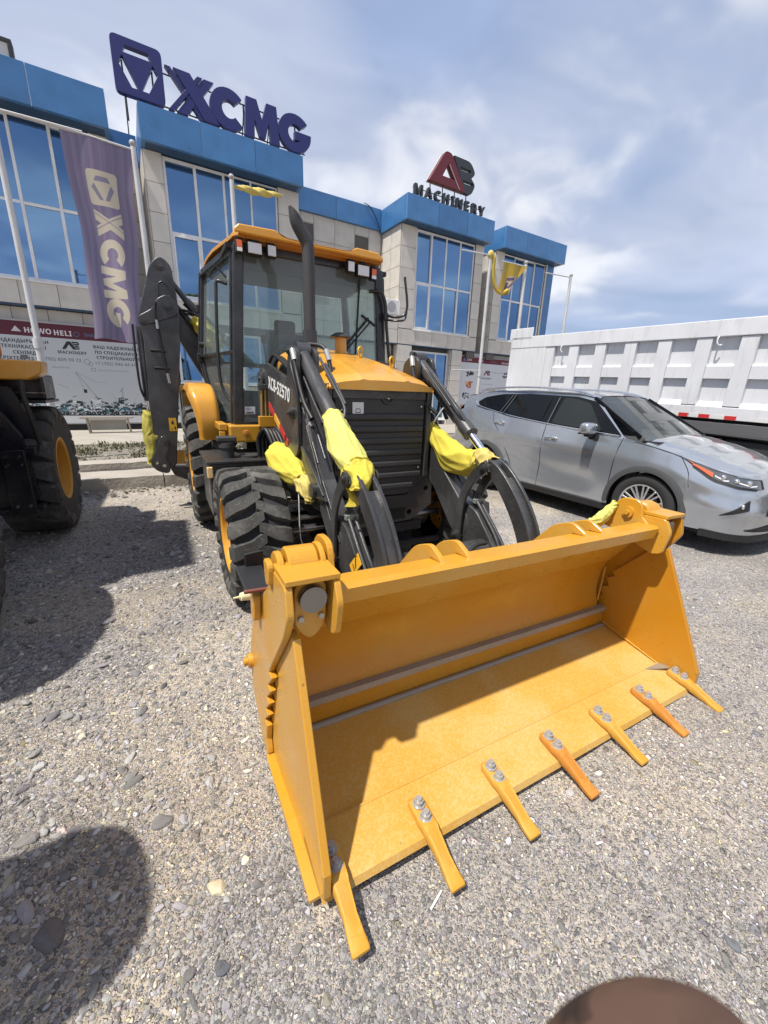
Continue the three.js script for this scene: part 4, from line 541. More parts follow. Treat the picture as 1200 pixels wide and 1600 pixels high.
  M('weld_bead', [...[-1, 1].flatMap((s) => [...bead([s * 1.146, 0.145, -0.60], [s * 1.146, 0.062, -0.21], 44), ...bead([s * 1.146, 0.058, -0.19], [s * 1.146, 0.03, -0.03], 18), ...bead([s * 1.099, 0.30, -0.64], [s * 1.099, 0.56, -0.635], 26), ...bead([s * 1.0, 0.885, -0.42], [s * 0.4, 0.885, -0.42], 70)])], mat.yellow, B);
  M('rear_shell', [exYZ([[0.88, -0.44], [0.885, -0.47], [0.50, -0.76], [0.10, -0.74], [0.10, -0.70], [0.48, -0.72]], -1.12, 1.12, 0.003)], mat.yellow, B);
  for (let i = 0; i < 7; i++) {
    const x = [-1.112, -0.745, -0.37, 0.0, 0.375, 0.75, 1.13][i], r = rng(50 + i), rusty = i === 3 || i === 5, m = rusty ? mat.castRust : mat.castYellow;
    const prof = [[-0.128, 0.03, 0.030, 0.022], [-0.118, 0.03, 0.036, 0.032], [-0.05, 0.03, 0.036, 0.034], [-0.015, 0.03, 0.046, 0.031], [0.02, 0.026, 0.050, 0.027], [0.08, 0.022, 0.036, 0.024], [0.125, 0.014, 0.024, 0.028], [0.158, 0.010, 0.016, 0.030], [0.166, 0.006, 0.010, 0.027]];
    const g = crease(surf(16, 40, (u, v) => { const t = v * (prof.length - 1), k = Math.min(prof.length - 2, Math.floor(t)), f = t - k, q = prof[k].map((c, j) => lerp(c, prof[k + 1][j], f)), a = u * 6.2832, y0 = Math.max(fy(Math.min(q[0], 0)) * 1.0 + 0.028, 0.0) * (q[0] < -0.02 ? 1 : clamp((0.12 - q[0]) / 0.14)) - (q[0] > 0 ? 0.006 : 0); const ca = Math.cos(a), sa = Math.sin(a), e = v < 0.001 || v > 0.999 ? 0.02 : 1, groove = q[0] > -0.03 && q[0] < 0.13 && sa > 0.2 ? -0.013 * Math.exp(-((ca - 0.25) ** 2) * 16) * smooth(-0.03, 0.02, q[0]) * smooth(0.13, 0.09, q[0]) : 0; return [x + e * q[3] * Math.sign(ca) * Math.pow(Math.abs(ca), 0.35), y0 + q[2] * 0.5 + e * (q[2] * 0.5) * Math.sign(sa) * Math.pow(Math.abs(sa), 0.42) + groove, q[0] + 0.004 * ca * (v < 0.2 ? 1 : 0)]; }), 0.6);
    M('tooth', g, m, B);
    for (const z of [-0.098, -0.048]) { M('bolt', [hex(0.019, 0.022, [x, fy(z) + 0.072, z]), new THREE.CylinderGeometry(0.011, 0.011, 0.012, 12).translate(x, fy(z) + 0.088, z), new THREE.CylinderGeometry(0.025, 0.025, 0.006, 18).translate(x, fy(z) + 0.064, z)], mat.zinc, B); }
  }
}
{ // loader arms, links, cylinders
  const A0 = ryz([[1.77, -3.33, 0.08], [1.88, -3.08], [1.735, -2.39, 0.02], [1.90, -2.35, 0.03], [1.965, -2.23, 0.06], [1.92, -2.11, 0.06], [1.69, -2.12], [1.22, -2.14], [1.08, -2.30, 0.08], [1.18, -2.50], [1.32, -2.73], [1.52, -3.07], [1.63, -3.21, 0.05]], 0.03);
  const A1 = ryz([[1.62, -2.40], [1.68, -2.16], [1.25, -1.87], [1.06, -1.71], [0.90, -1.51], [0.76, -1.375, 0.05], [0.64, -1.37, 0.06], [0.57, -1.45, 0.06], [0.61, -1.56, 0.05], [0.90, -1.84], [1.06, -2.10], [1.10, -2.40]], 0.03);
  const A2 = ryz([[0.93, -1.60], [0.83, -1.29], [0.54, -1.0], [0.32, -0.84, 0.06], [0.20, -0.88, 0.05], [0.36, -1.20], [0.64, -1.54]], 0.04);
  const band = (pts, w) => { const c = new THREE.CatmullRomCurve3(pts.map(([y, z]) => V(0, y, z))).getPoints(20), L = [], Rt = []; c.forEach((p, i) => { const d = (c[Math.min(i + 1, 20)].clone().sub(c[Math.max(i - 1, 0)])).normalize(), hw = w(i / 20); L.push([p.y - d.z * hw, p.z + d.y * hw]); Rt.push([p.y + d.z * hw, p.z - d.y * hw]); }); return [...L, ...Rt.reverse()]; };
  const banana = band([[1.19, -1.235], [1.145, -1.14], [1.03, -1.01], [0.88, -0.89], [0.72, -0.81], [0.55, -0.775]], (t) => 0.047 + 0.010 * Math.sin(Math.PI * t));
  const short = band([[1.19, -1.19], [1.10, -1.31], [0.96, -1.40], [0.80, -1.44], [0.58, -1.455]], (t) => 0.043 - 0.008 * Math.sin(Math.PI * t));
  for (const s of [-1, 1]) {
    const c = 0.025, f = (g) => (s < 0 ? flat(g) : mirX(flat(g), c)), sh = (g) => f(g.translate(0.065, 0, -0.25));   // built on the near side, mirrored to the far side
    const L = part('loader_arm', bh);
    M('rear_plate', [exYZ(A0, -0.575, -0.545, 0.004), exYZ(A0, -0.435, -0.405, 0.004), exYZ(A0.map(([y, z]) => [lerp(1.52, y, 0.82), lerp(-2.6, z, 0.92)]), -0.54, -0.44, 0)].map(f), mat.black, L);
    M('front_beam', [exYZ(A1, -0.54, -0.44, 0.006), exYZ(A2, -0.535, -0.445, 0.006)].map(f), mat.black, L);
    M('gusset', [exYZ(ryz([[1.25, -2.12], [1.10, -1.82], [0.94, -1.58, 0.005], [0.90, -1.92]], 0.02), -0.565, -0.543, 0.003), pipe([[-0.566, 1.23, -2.04], [-0.568, 1.12, -1.85], [-0.566, 0.97, -1.62]], 0.007), pipe([[-0.545, 1.06, -1.69], [-0.545, 0.85, -1.48], [-0.545, 0.72, -1.385]], 0.006), pipe([[-0.545, 1.40, -2.02], [-0.545, 1.0, -1.70], [-0.545, 0.80, -1.53]], 0.006)].map(f), mat.black, L);
    for (const [y, z, r] of [[1.48, -2.26, 0.05], [1.74, -3.23, 0.075], [1.92, -2.24, 0.036]]) M('pin', [rot(new THREE.CylinderGeometry(r, r, 0.02, 24), 0, 0, Math.PI / 2, -0.586, y, z), rot(new THREE.CylinderGeometry(r * 0.62, r * 0.62, 0.03, 20), 0, 0, Math.PI / 2, -0.594, y, z), hex(r * 0.3, 0.04, [-0.602, y, z], 'x')].map(f), mat.black, L);
    M('curved_link', [exYZ(banana, -0.545, -0.522, 0.003), exYZ(banana, -0.458, -0.435, 0.003), exYZ(band([[1.10, -1.09], [1.03, -1.01], [0.88, -0.89], [0.72, -0.81], [0.55, -0.775]], () => 0.034), -0.523, -0.457, 0)].map(f), mat.black, L);
    M('worn_edge', [pipe([[1.155, -1.08], [1.05, -0.965], [0.90, -0.842], [0.735, -0.757]].map(([y, z]) => [-0.446, y, z]), 0.005), pipe([[1.155, -1.08], [1.05, -0.965], [0.90, -0.842], [0.735, -0.757]].map(([y, z]) => [-0.533, y, z]), 0.004)].map(f), mat.worn, L);
    M('short_link', [exYZ(short, -0.578, -0.556, 0.003), exYZ(short, -0.424, -0.402, 0.003)].map(f), mat.black, L);
    for (const [y, z] of [[1.175, -1.21], [0.61, -1.455]]) M('link_pin', [rot(new THREE.CylinderGeometry(0.028, 0.028, 0.22, 18), 0, 0, Math.PI / 2, -0.49, y, z), rot(new THREE.CylinderGeometry(0.040, 0.040, 0.012, 22), 0, 0, Math.PI / 2, -0.588, y, z), rot(new THREE.CylinderGeometry(0.040, 0.040, 0.012, 22), 0, 0, Math.PI / 2, -0.394, y, z), rot(new THREE.CylinderGeometry(0.024, 0.024, 0.02, 18), 0, 0, Math.PI / 2, -0.386, y, z), hex(0.014, 0.02, [-0.378, y, z], 'x'), hex(0.018, 0.02, [-0.60, y, z], 'x')].map(f), mat.black, L);
    const p0 = [-0.49, 1.92, -2.25], p1 = [-0.49, 1.175, -1.21], at = (t) => p0.map((q, k) => lerp(q, p1[k], t));
    M('tilt_cylinder', [rod(at(0.05), at(0.72), 0.050, 0.050, 28), rod(at(0.655), at(0.735), 0.058, 0.058, 28), rot(new THREE.CylinderGeometry(0.068, 0.068, 0.10, 26), 0, 0, Math.PI / 2, ...p0)].map(f), mat.black, L);
    M('cylinder_rod', [rod(at(0.72), at(0.97), 0.027, 0.027, 20)].map(f), mat.chrome, L); M('rod_eye', [rot(new THREE.CylinderGeometry(0.050, 0.050, 0.08, 22), 0, 0, Math.PI / 2, ...p1)].map(f), mat.black, L);
    const up = (t, u, x) => [-0.49 + x, lerp(1.92, 1.175, t) + u * 0.81, lerp(-2.25, -1.21, t) + u * 0.58];
    M('hydraulic_pipe', [pipe([up(0.16, 0.085, 0.06), up(0.4, 0.088, 0.06), up(0.60, 0.08, 0.06), up(0.66, 0.05, 0.03)], 0.010), pipe([up(0.2, 0.075, 0.09), up(0.42, 0.075, 0.09), up(0.55, 0.07, 0.09)], 0.009), pipe([up(0.10, -0.075, -0.03), up(0.35, -0.085, -0.03), up(0.55, -0.085, -0.03)], 0.010), rod([-0.535, 1.66, -2.24], [-0.535, 1.16, -1.80], 0.010), rod([-0.505, 1.68, -2.20], [-0.505, 1.20, -1.74], 0.010)].map(f), mat.black, L);
    M('hose', [pipe([[-0.60, 1.94, -2.06], [-0.645, 1.93, -1.95], [-0.645, 1.76, -1.85], [-0.635, 1.56, -1.72], [-0.615, 1.46, -1.62]], 0.017), pipe([[-0.50, 1.98, -2.02], [-0.42, 1.95, -1.90], [-0.40, 1.76, -1.80], [-0.42, 1.60, -1.70], [-0.50, 1.50, -1.60]], 0.016), pipe([[-0.58, 1.84, -3.02], [-0.58, 1.94, -2.80], [-0.58, 1.87, -2.46], [-0.58, 1.78, -2.20]], 0.016), pipe([[-0.54, 1.82, -3.0], [-0.54, 1.92, -2.72], [-0.54, 1.83, -2.38], [-0.54, 1.76, -2.18]], 0.016), pipe([[-0.62, 1.88, -2.05], [-0.67, 1.82, -1.90], [-0.66, 1.62, -1.80], [-0.64, 1.42, -1.80]], 0.012)].map(sh), mat.hose, L);
    M('hose_ferrule', [rod([-0.646, 1.925, -1.94], [-0.646, 1.85, -1.89], 0.021), rod([-0.412, 1.935, -1.88], [-0.402, 1.86, -1.84], 0.020), rod([-0.58, 1.79, -2.23], [-0.58, 1.77, -2.18], 0.019), rod([-0.59, 1.40, -1.74], [-0.59, 1.42, -1.72], 0.02)].map(sh), mat.zinc, L);
    M('pipe_clamp', [box(0.085, 0.035, 0.035, -0.49, 0.90, -1.33, 0.005), beam([-0.55, 1.58, -2.13], [-0.50, 1.58, -2.10], 0.05, 0.03)].map(f), S(0.22, 0.26, 0.23, 0.5, 0.3), L);
    M('arm_pipe', [pipe([[-0.510, 0.93, -1.36], [-0.510, 0.85, -1.28], [-0.510, 0.62, -1.045], [-0.495, 0.55, -0.985], [-0.41, 0.54, -0.97]], 0.013, 30), pipe([[-0.470, 0.93, -1.36], [-0.470, 0.87, -1.29], [-0.47, 0.68, -1.09], [-0.455, 0.62, -1.04], [-0.40, 0.61, -1.01]], 0.013, 30)].map(f), mat.black, L);
    if (s < 0) {
      M('model_lettering', text3('XC8-S2570', 0.104, 0.002, 1.0).rotateZ(-0.155).rotateY(-Math.PI / 2).translate(-0.578, 1.655, -2.655), S(0.72, 0.72, 0.70, 0.6), L);
      const tk = (t) => [-0.577, lerp(1.51, 1.225, t), lerp(-3.03, -2.42, t)];
      M('reflective_strip', [[0, 0.30], [0.62, 0.86], [0.93, 1.0]].map(([a, b]) => beam(tk(a), tk(b), 0.006, 0.055)), mat.red, L); M('reflective_strip', [beam(tk(0.32), tk(0.60), 0.006, 0.055)], S(0.75, 0.36, 0.05, 0.4), L);
      M('warning_label', box(0.003, 0.17, 0.075, 0, 0, 0).rotateX(0.76).translate(-0.5375, 0.655, -1.16), S(0.78, 0.42, 0.02, 0.5), L);
      M('label_print', [beam([-0.5395, 0.72, -1.14], [-0.5395, 0.695, -1.19], 0.002, 0.008), beam([-0.5395, 0.705, -1.155], [-0.5395, 0.635, -1.15], 0.002, 0.012), beam([-0.5395, 0.645, -1.195], [-0.5395, 0.605, -1.16], 0.002, 0.010), beam([-0.5395, 0.625, -1.13], [-0.5395, 0.595, -1.09], 0.002, 0.014)], mat.dark, L);
    }
    M('lift_cylinder', [rod([-0.52, 0.98, -3.15], [-0.52, 1.06, -2.4], 0.055, 0.055, 20), rod([-0.52, 1.06, -2.4], [-0.52, 0.98, -1.85], 0.032, 0.032, 16), rot(new THREE.CylinderGeometry(0.05, 0.05, 0.13, 18), 0, 0, Math.PI / 2, -0.53, 0.97, -1.80)].map(f), mat.black, L);
    M('tower', [exYZ(ryz([[1.80, -3.30], [1.80, -3.10], [1.30, -2.95], [0.9, -2.85], [0.9, -3.3], [1.30, -3.3]], 0.05), -0.40, -0.37, 0.004), exYZ(ryz([[1.80, -3.32], [1.80, -3.16], [1.30, -3.14], [1.3, -3.30]], 0.05), -0.61, -0.588, 0.004)].map(f), mat.black, L);
  }
  const T = part('torque_tube', bh); M('tube', [rod([-0.46, 0.53, -1.20], [0.51, 0.53, -1.20], 0.115, 0.115, 30)], mat.black, T);
  M('hose', [pipe([[0.44, 0.66, -1.10], [0.34, 0.66, -1.09], [0.22, 0.60, -1.07], [0.12, 0.50, -1.08]], 0.012)], mat.hose, T);
}
{ // hood, grille, front frame, exhaust
  const H = part('hood', bh), ye = (z) => lerp(1.715, 1.965, Math.pow(clamp((-1.88 - z) / 1.3), 0.85));
  const top = (u, v) => { const z = lerp(-1.87, -3.22, v), x = lerp(-0.425, 0.445, u), a = (u - 0.5) * 2, e = Math.pow(Math.abs(a), 2.6), fr = v < 0.06 ? (1 - v / 0.06) * 0.018 : 0; return [x, ye(z) + (0.035 + 0.04 * smooth(0, 0.4, v)) * (1 - e) - 0.03 * Math.pow(Math.abs(a), 14) - fr + 0.008 * Math.exp(-(((Math.abs(a) - 0.42) / 0.05) ** 2)), z + 0.03 * (1 - a * a) * (1 - v)]; };
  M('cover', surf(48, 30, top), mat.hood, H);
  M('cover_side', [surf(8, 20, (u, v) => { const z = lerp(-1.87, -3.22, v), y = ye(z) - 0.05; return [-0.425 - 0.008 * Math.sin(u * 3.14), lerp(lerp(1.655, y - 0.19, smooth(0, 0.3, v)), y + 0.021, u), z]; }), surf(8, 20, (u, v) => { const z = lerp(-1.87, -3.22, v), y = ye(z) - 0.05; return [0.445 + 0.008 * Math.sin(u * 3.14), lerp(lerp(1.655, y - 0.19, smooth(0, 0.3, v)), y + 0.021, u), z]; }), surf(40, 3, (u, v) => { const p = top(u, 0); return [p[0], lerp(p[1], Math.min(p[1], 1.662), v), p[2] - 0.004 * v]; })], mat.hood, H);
  M('louvre', [0, 1, 2, 3, 4].map((i) => bx(-0.438, -0.426, 1.69 - 0.002 * i, 1.76, -2.50 - i * 0.07, -2.47 - i * 0.07)), mat.dark, H);
  for (const [x, y, z] of [[-0.26, 1.965, -3.02], [0.16, 1.945, -2.62], [0.26, 1.845, -2.22]]) M('lifting_eye', [rot(new THREE.TorusGeometry(0.030, 0.010, 10, 24), 0, 0.5, 0, x, y + 0.055, z), box(0.02, 0.03, 0.05, x, y + 0.012, z, 0.005)], S(0.62, 0.38, 0.05, 0.4, 0.3), H);
  M('rain_cap', [crease(new THREE.LatheGeometry([[0.001, 0.066], [0.05, 0.060], [0.095, 0.034], [0.10, 0.022], [0.06, 0.018], [0.001, 0.018]].map(([r, y]) => new THREE.Vector2(r, y)), 30).translate(0.07, 2.10, -2.86), 0.5)], mat.plastic, H); M('cap_stem', new THREE.CylinderGeometry(0.052, 0.056, 0.16, 22).translate(0.07, 2.04, -2.86), mat.yellow, H);
  const G = part('grille', bh), ribs = [];
  M('surround', [bx(-0.44, -0.385, 0.95, 1.70, -1.98, -1.90, 0.01), bx(0.42, 0.465, 0.98, 1.70, -1.98, -1.90, 0.01), bx(-0.38, 0.41, 1.60, 1.70, -1.965, -1.91, 0.005), bx(-0.42, 0.445, 0.7, 1.66, -3.1, -2.02, 0.01)], mat.black, G);
  const gp = ryz([[-0.37, 1.67], [0.415, 1.67], [0.415, 1.04], [0.30, 0.84], [-0.26, 0.84], [-0.37, 1.04]], 0.03);
  M('panel', exXY(gp, -1.955, -1.925, 0.008), mat.plastic, G);
  for (let i = 0; i < 7; i++) ribs.push(exYZ(ryz([[1.50 - i * 0.092, -1.93], [1.488 - i * 0.092, -1.905], [1.452 - i * 0.092, -1.905], [1.436 - i * 0.092, -1.93]], 0.008, 2), i > 5 ? -0.27 : -0.35, i > 5 ? 0.32 : 0.395, 0.002)); ribs.forEach((g) => M('slat', g, mat.plastic, G));
  M('latch', [rot(new THREE.TorusGeometry(0.055, 0.009, 8, 24, Math.PI), 0, 0, Math.PI, 0.07, 1.625, -1.918), bx(-0.10, 0.24, 1.64, 1.652, -1.924, -1.908)], mat.black, G); M('bolt', [[-0.315, 1.52], [0.375, 1.55], [0.375, 1.06], [0.072, 1.606]].map(([x, y]) => rot(new THREE.SphereGeometry(0.013, 12, 8), 0, 0, 0, x, y, -1.918)), mat.steel, G);
  M('sticker', bx(-0.225, -0.135, 1.475, 1.575, -1.9245, -1.918), S(0.75, 0.75, 0.74, 0.5), G); M('sticker_print', [bx(-0.195, -0.165, 1.50, 1.505, -1.918, -1.9165), bx(-0.20, -0.196, 1.50, 1.525, -1.918, -1.9165), bx(-0.165, -0.161, 1.50, 1.525, -1.918, -1.9165), bx(-0.195, -0.165, 1.525, 1.53, -1.918, -1.9165)], mat.dark, G);
  const F = part('front_frame', bh);
  M('bumper', [exXY(ryz([[0.40, 1.045], [0.53, 1.045], [0.545, 0.72], [0.34, 0.60], [-0.30, 0.58], [-0.42, 0.75], [-0.42, 0.90], [-0.26, 0.83], [0.30, 0.83]], 0.02), -1.98, -1.93, 0.004, [circ(0.475, 0.87, 0.026), circ(0.315, 0.675, 0.028)])], mat.black, F);
  M('chassis', [bx(-0.36, 0.40, 0.55, 0.80, -4.4, -1.99, 0.01), bx(-0.25, 0.28, 0.62, 0.72, -1.99, -1.93), bx(-0.42, 0.45, 0.72, 1.2, -4.6, -3.1, 0.01), bx(-0.42, 0.46, 0.50, 0.58, -2.0, -1.95)], mat.dark, F);
  M('axle', [rod([-0.72, 0.52, -2.38], [0.76, 0.52, -2.38], 0.085, 0.085, 18), new THREE.SphereGeometry(0.19, 20, 14).scale(1, 0.9, 0.9).translate(0.02, 0.50, -2.38), rod([-0.70, 0.52, -2.38], [-0.55, 0.52, -2.38], 0.14, 0.10, 18), rod([0.74, 0.52, -2.38], [0.60, 0.52, -2.38], 0.14, 0.10, 18)], mat.black, F);
  M('steering_rod', [rod([-0.70, 0.66, -2.16], [0.74, 0.66, -2.16], 0.022), rod([-0.72, 0.58, -2.12], [0.76, 0.58, -2.12], 0.03), rod([-0.70, 0.78, -2.3], [-0.2, 0.74, -2.3], 0.025)], mat.worn, F);
  M('lower_guard', [bx(-0.40, 0.42, 0.34, 0.40, -3.2, -1.96, 0.01), beam([-0.68, 0.36, -2.0], [0.70, 0.36, -2.0], 0.03, 0.05)], mat.dark, F);
  const E = part('exhaust_stack', bh);
  const ex = new THREE.CatmullRomCurve3([[-0.26, 2.0, -2.75], [-0.26, 2.4, -2.75], [-0.26, 2.74, -2.75], [-0.268, 2.79, -2.75], [-0.30, 2.84, -2.75], [-0.335, 2.89, -2.75], [-0.355, 2.935, -2.75], [-0.362, 3.02, -2.75]].map((q) => V(...q)), false, 'catmullrom', 0.3), tb = new THREE.TubeGeometry(ex, 60, 0.050, 22), pp = tb.attributes.position;
  for (let i = 0; i < pp.count; i++) { const y = pp.getY(i), x = pp.getX(i); if (y > 2.95) pp.setY(i, y - Math.max(0, x + 0.405) * 0.95); }
  M('pipe', [crease(tb, 0.8)], mat.plastic, E); M('sleeve', [rod([-0.26, 1.95, -2.75], [-0.26, 2.14, -2.75], 0.062, 0.060, 24)], mat.cab, E);
}
{ // cab
  const C = part('cab', bh), FLb = [-0.80, 1.30, -3.42], FLt = [-0.70, 2.87, -3.38], FRb = [0.82, 1.30, -3.42], FRt = [0.70, 2.87, -3.38], BLt = [-0.86, 2.90, -4.72], BLm = [-0.95, 2.0, -4.75], BLb = [-0.85, 1.24, -4.45], BRt = [0.88, 2.90, -4.72], BRm = [0.97, 2.0, -4.75], BRb = [0.87, 1.24, -4.45];
  const mid = (a, b, t) => a.map((q, k) => lerp(q, b[k], t)), FLm = mid(FLb, FLt, 0.43), FRm = mid(FRb, FRt, 0.43);
  M('pillar', [beam(FLb, FLt, 0.09, 0.07, 0.012), beam(FRb, FRt, 0.09, 0.07, 0.012), beam([-0.845, 1.3, -3.50], [-0.745, 2.86, -3.46], 0.035, 0.05, 0.01), beam([0.865, 1.3, -3.50], [0.745, 2.86, -3.46], 0.035, 0.05, 0.01), beam(BLt, BLm, 0.07, 0.08, 0.012), beam(BRt, BRm, 0.07, 0.08, 0.012), beam(BLm, BLb, 0.07, 0.08, 0.012), beam(BRm, BRb, 0.07, 0.08, 0.012), beam(FLt, FRt, 0.08, 0.10, 0.012), beam(BLt, BRt, 0.08, 0.08, 0.012), beam(FLt, BLt, 0.07, 0.07, 0.012), beam(FRt, BRt, 0.07, 0.07, 0.012), beam(FLb, BLb, 0.07, 0.07, 0.012), beam(FRb, BRb, 0.07, 0.07, 0.012), beam(FLb, FRb, 0.07, 0.07, 0.012), beam([-0.9, 1.42, -4.74], [0.92, 1.42, -4.74], 0.08, 0.08)], mat.cab, C);
  const D = (s) => (p) => [p[0] * s + (s < 0 ? 0.02 : 0), p[1], p[2]];
  for (const s of [1, -1]) { const m = D(s), o = (p, d) => m([p[0] - 0.03 - (d || 0), p[1], p[2]]); M('door_frame', [beam(o(mid(FLb, FLt, 0.04)), o(mid(FLb, FLt, 0.96)), 0.04, 0.05, 0.01), beam(o(FLm), o(BLm), 0.045, 0.03, 0.008), beam(o(mid(FLm, FLt, 0.97)), o(mid(BLm, BLt, 0.96)), 0.04, 0.03, 0.008), beam(o(BLm), o(BLt), 0.045, 0.03, 0.008), beam(o(BLm), o(BLb), 0.045, 0.03, 0.008)], mat.cab, C); }
  const ins = (a, b, c, d) => quad(a, b, c, d, 2);
  M('windscreen', ins([-0.755, 1.33, -3.405], [0.775, 1.33, -3.405], [0.66, 2.82, -3.365], [-0.66, 2.82, -3.365]), mat.glass, C);
  M('side_window', ins(mid(FLm, FLb, 0.02), mid(BLm, FLm, 0.02), mid(BLt, FLt, 0.02), mid(FLt, FLm, 0.02)), mat.glass, C); M('side_window', ins(FLb, BLb, BLm, FLm), mat.glass, C); M('side_window', ins(FRm, BRm, BRt, FRt), mat.glass, C); M('side_window', ins(FRb, BRb, BRm, FRm), mat.glass, C);
  M('rear_window', ins([-0.85, 1.95, -4.76], [0.87, 1.95, -4.76], [0.84, 2.84, -4.74], [-0.82, 2.84, -4.74]), mat.glass, C);
  M('rear_panel', [bx(-0.88, 0.90, 1.25, 1.62, -4.78, -4.74, 0.01), beam([-0.92, 1.93, -4.76], [0.94, 1.93, -4.76], 0.05, 0.05)], mat.cab, C);
  M('floor', bx(-0.78, 0.80, 1.22, 1.28, -4.72, -3.42), mat.dark, C);
  M('header', [bx(-0.68, 0.68, 2.70, 2.87, -3.50, -3.43, 0.01), bx(-0.80, 0.82, 2.84, 2.88, -4.7, -3.4)], mat.dark, C);
  const dk = S(0.05, 0.052, 0.055, 0.7);
  M('dashboard', [bx(-0.42, 0.44, 1.3, 1.98, -3.62, -3.45, 0.03), bx(-0.30, 0.30, 1.95, 2.03, -3.66, -3.46, 0.03)], mat.plastic, C);
  M('steering_wheel', [rot(new THREE.TorusGeometry(0.19, 0.014, 10, 32), -1.0, 0, 0, -0.10, 2.10, -3.74), rod([-0.10, 2.09, -3.74], [-0.10, 1.85, -3.6], 0.03), beam([-0.27, 2.10, -3.74], [0.07, 2.10, -3.74], 0.03, 0.015)], dk, C);
  M('seat', [box(0.50, 0.14, 0.48, 0.0, 1.72, -4.22, 0.05), rot(box(0.48, 0.58, 0.12, 0, 0, 0, 0.05), -0.12, 0, 0, 0.0, 2.03, -4.47), box(0.26, 0.16, 0.09, 0.0, 2.38, -4.5, 0.04), bx(-0.2, 0.2, 1.28, 1.66, -4.4, -4.0), box(0.07, 0.05, 0.32, -0.3, 1.9, -4.25, 0.02), box(0.07, 0.05, 0.32, 0.3, 1.9, -4.25, 0.02)], dk, C);
  M('control_lever', [rod([-0.40, 1.6, -3.7], [-0.44, 2.12, -3.72], 0.012), new THREE.SphereGeometry(0.032, 12, 10).scale(1, 1.5, 1).translate(-0.44, 2.14, -3.72), rod([0.42, 1.6, -4.3], [0.46, 2.08, -4.3], 0.012), new THREE.SphereGeometry(0.032, 12, 10).scale(1, 1.5, 1).translate(0.46, 2.1, -4.3)], mat.dark, C);
  const W = part('wiper', bh); M('arm', [beam([0.26, 2.03, -3.37], [0.58, 2.40, -3.33], 0.022, 0.014), beam([0.30, 2.02, -3.37], [0.60, 2.36, -3.33], 0.014, 0.012), beam([0.50, 2.42, -3.335], [0.66, 2.33, -3.325], 0.02, 0.02)], mat.dark, W); M('blade', beam([0.44, 1.85, -3.37], [0.48, 2.75, -3.345], 0.016, 0.014), mat.dark, W);
  const R = part('cab_roof', bh), un = [[-0.77, 2.902], [-0.77, 2.93], [-0.73, 2.965], [-0.42, 2.972], [-0.35, 2.935], [-0.22, 2.925], [0.22, 2.925], [0.30, 2.935], [0.37, 2.972], [0.61, 2.965], [0.655, 2.93], [0.655, 2.902]];
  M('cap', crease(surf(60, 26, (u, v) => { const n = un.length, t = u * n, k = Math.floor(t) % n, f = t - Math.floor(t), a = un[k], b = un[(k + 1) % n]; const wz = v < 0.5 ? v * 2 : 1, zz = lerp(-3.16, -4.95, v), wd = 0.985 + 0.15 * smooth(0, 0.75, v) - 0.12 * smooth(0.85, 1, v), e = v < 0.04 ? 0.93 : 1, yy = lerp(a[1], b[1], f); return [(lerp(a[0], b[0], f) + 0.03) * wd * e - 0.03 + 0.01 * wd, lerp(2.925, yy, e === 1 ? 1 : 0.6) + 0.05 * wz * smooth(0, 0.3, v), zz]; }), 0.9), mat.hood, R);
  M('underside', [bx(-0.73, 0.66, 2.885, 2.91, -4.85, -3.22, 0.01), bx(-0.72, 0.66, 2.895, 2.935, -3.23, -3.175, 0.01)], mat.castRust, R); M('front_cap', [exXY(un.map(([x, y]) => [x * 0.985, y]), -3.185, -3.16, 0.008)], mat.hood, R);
  const lamp = (x0, x1, y0, y1, kind) => { const L = part('work_lamp', bh), z = -3.21; M('housing', [bx(x0, x1, y0, y1, z - 0.07, z, 0.012), bx((x0 + x1) / 2 - 0.02, (x0 + x1) / 2 + 0.02, y1, y1 + 0.03, z - 0.04, z - 0.02), rod([(x0 + x1) / 2 - 0.03, y1 + 0.012, z - 0.03], [(x0 + x1) / 2 + 0.03, y1 + 0.012, z - 0.03], 0.008)], mat.dark, L); if (kind) { M('lens', bx(x0 + 0.008, x1 - 0.008, (y0 + y1) / 2 - 0.01, y1 - 0.008, z, z + 0.006, 0.003), mat.orange, L); M('lens', bx(x0 + 0.008, x1 - 0.008, y0 + 0.008, (y0 + y1) / 2 - 0.012, z, z + 0.006, 0.003), mat.lens, L); } else M('lens', [bx(x0 + 0.01, x1 - 0.01, y0 + 0.01, y1 - 0.01, z, z + 0.006, 0.003), ...[1, 2, 3, 4].map((i) => bx(x0 + 0.014, x1 - 0.014, lerp(y0, y1, i / 5) - 0.003, lerp(y0, y1, i / 5) + 0.003, z + 0.006, z + 0.009))], mat.lens, L); };
  lamp(-0.745, -0.685, 2.765, 2.865, 1); lamp(-0.655, -0.52, 2.765, 2.868, 0); lamp(-0.485, -0.395, 2.77, 2.872, 0); lamp(0.285, 0.37, 2.765, 2.87, 0); lamp(0.39, 0.53, 2.745, 2.855, 0); lamp(0.545, 0.61, 2.735, 2.84, 1);
  const Gr = part('grab_rail', bh);
  M('rail', [pipe([[0.60, 2.66, -3.36], [0.70, 2.66, -3.30], [0.755, 2.58, -3.30], [0.80, 2.3, -3.32], [0.86, 1.96, -3.34]], 0.018, 40), pipe([[0.77, 2.45, -3.31], [0.84, 2.42, -3.22], [0.92, 2.44, -3.18], [0.955, 2.50, -3.17], [0.91, 2.80, -3.16]], 0.013, 30), pipe([[0.77, 2.40, -3.31], [0.86, 2.385, -3.2], [0.93, 2.40, -3.17], [0.955, 2.48, -3.17]], 0.011, 20), box(0.05, 0.07, 0.06, 0.775, 2.43, -3.31, 0.01)], mat.cab, Gr);
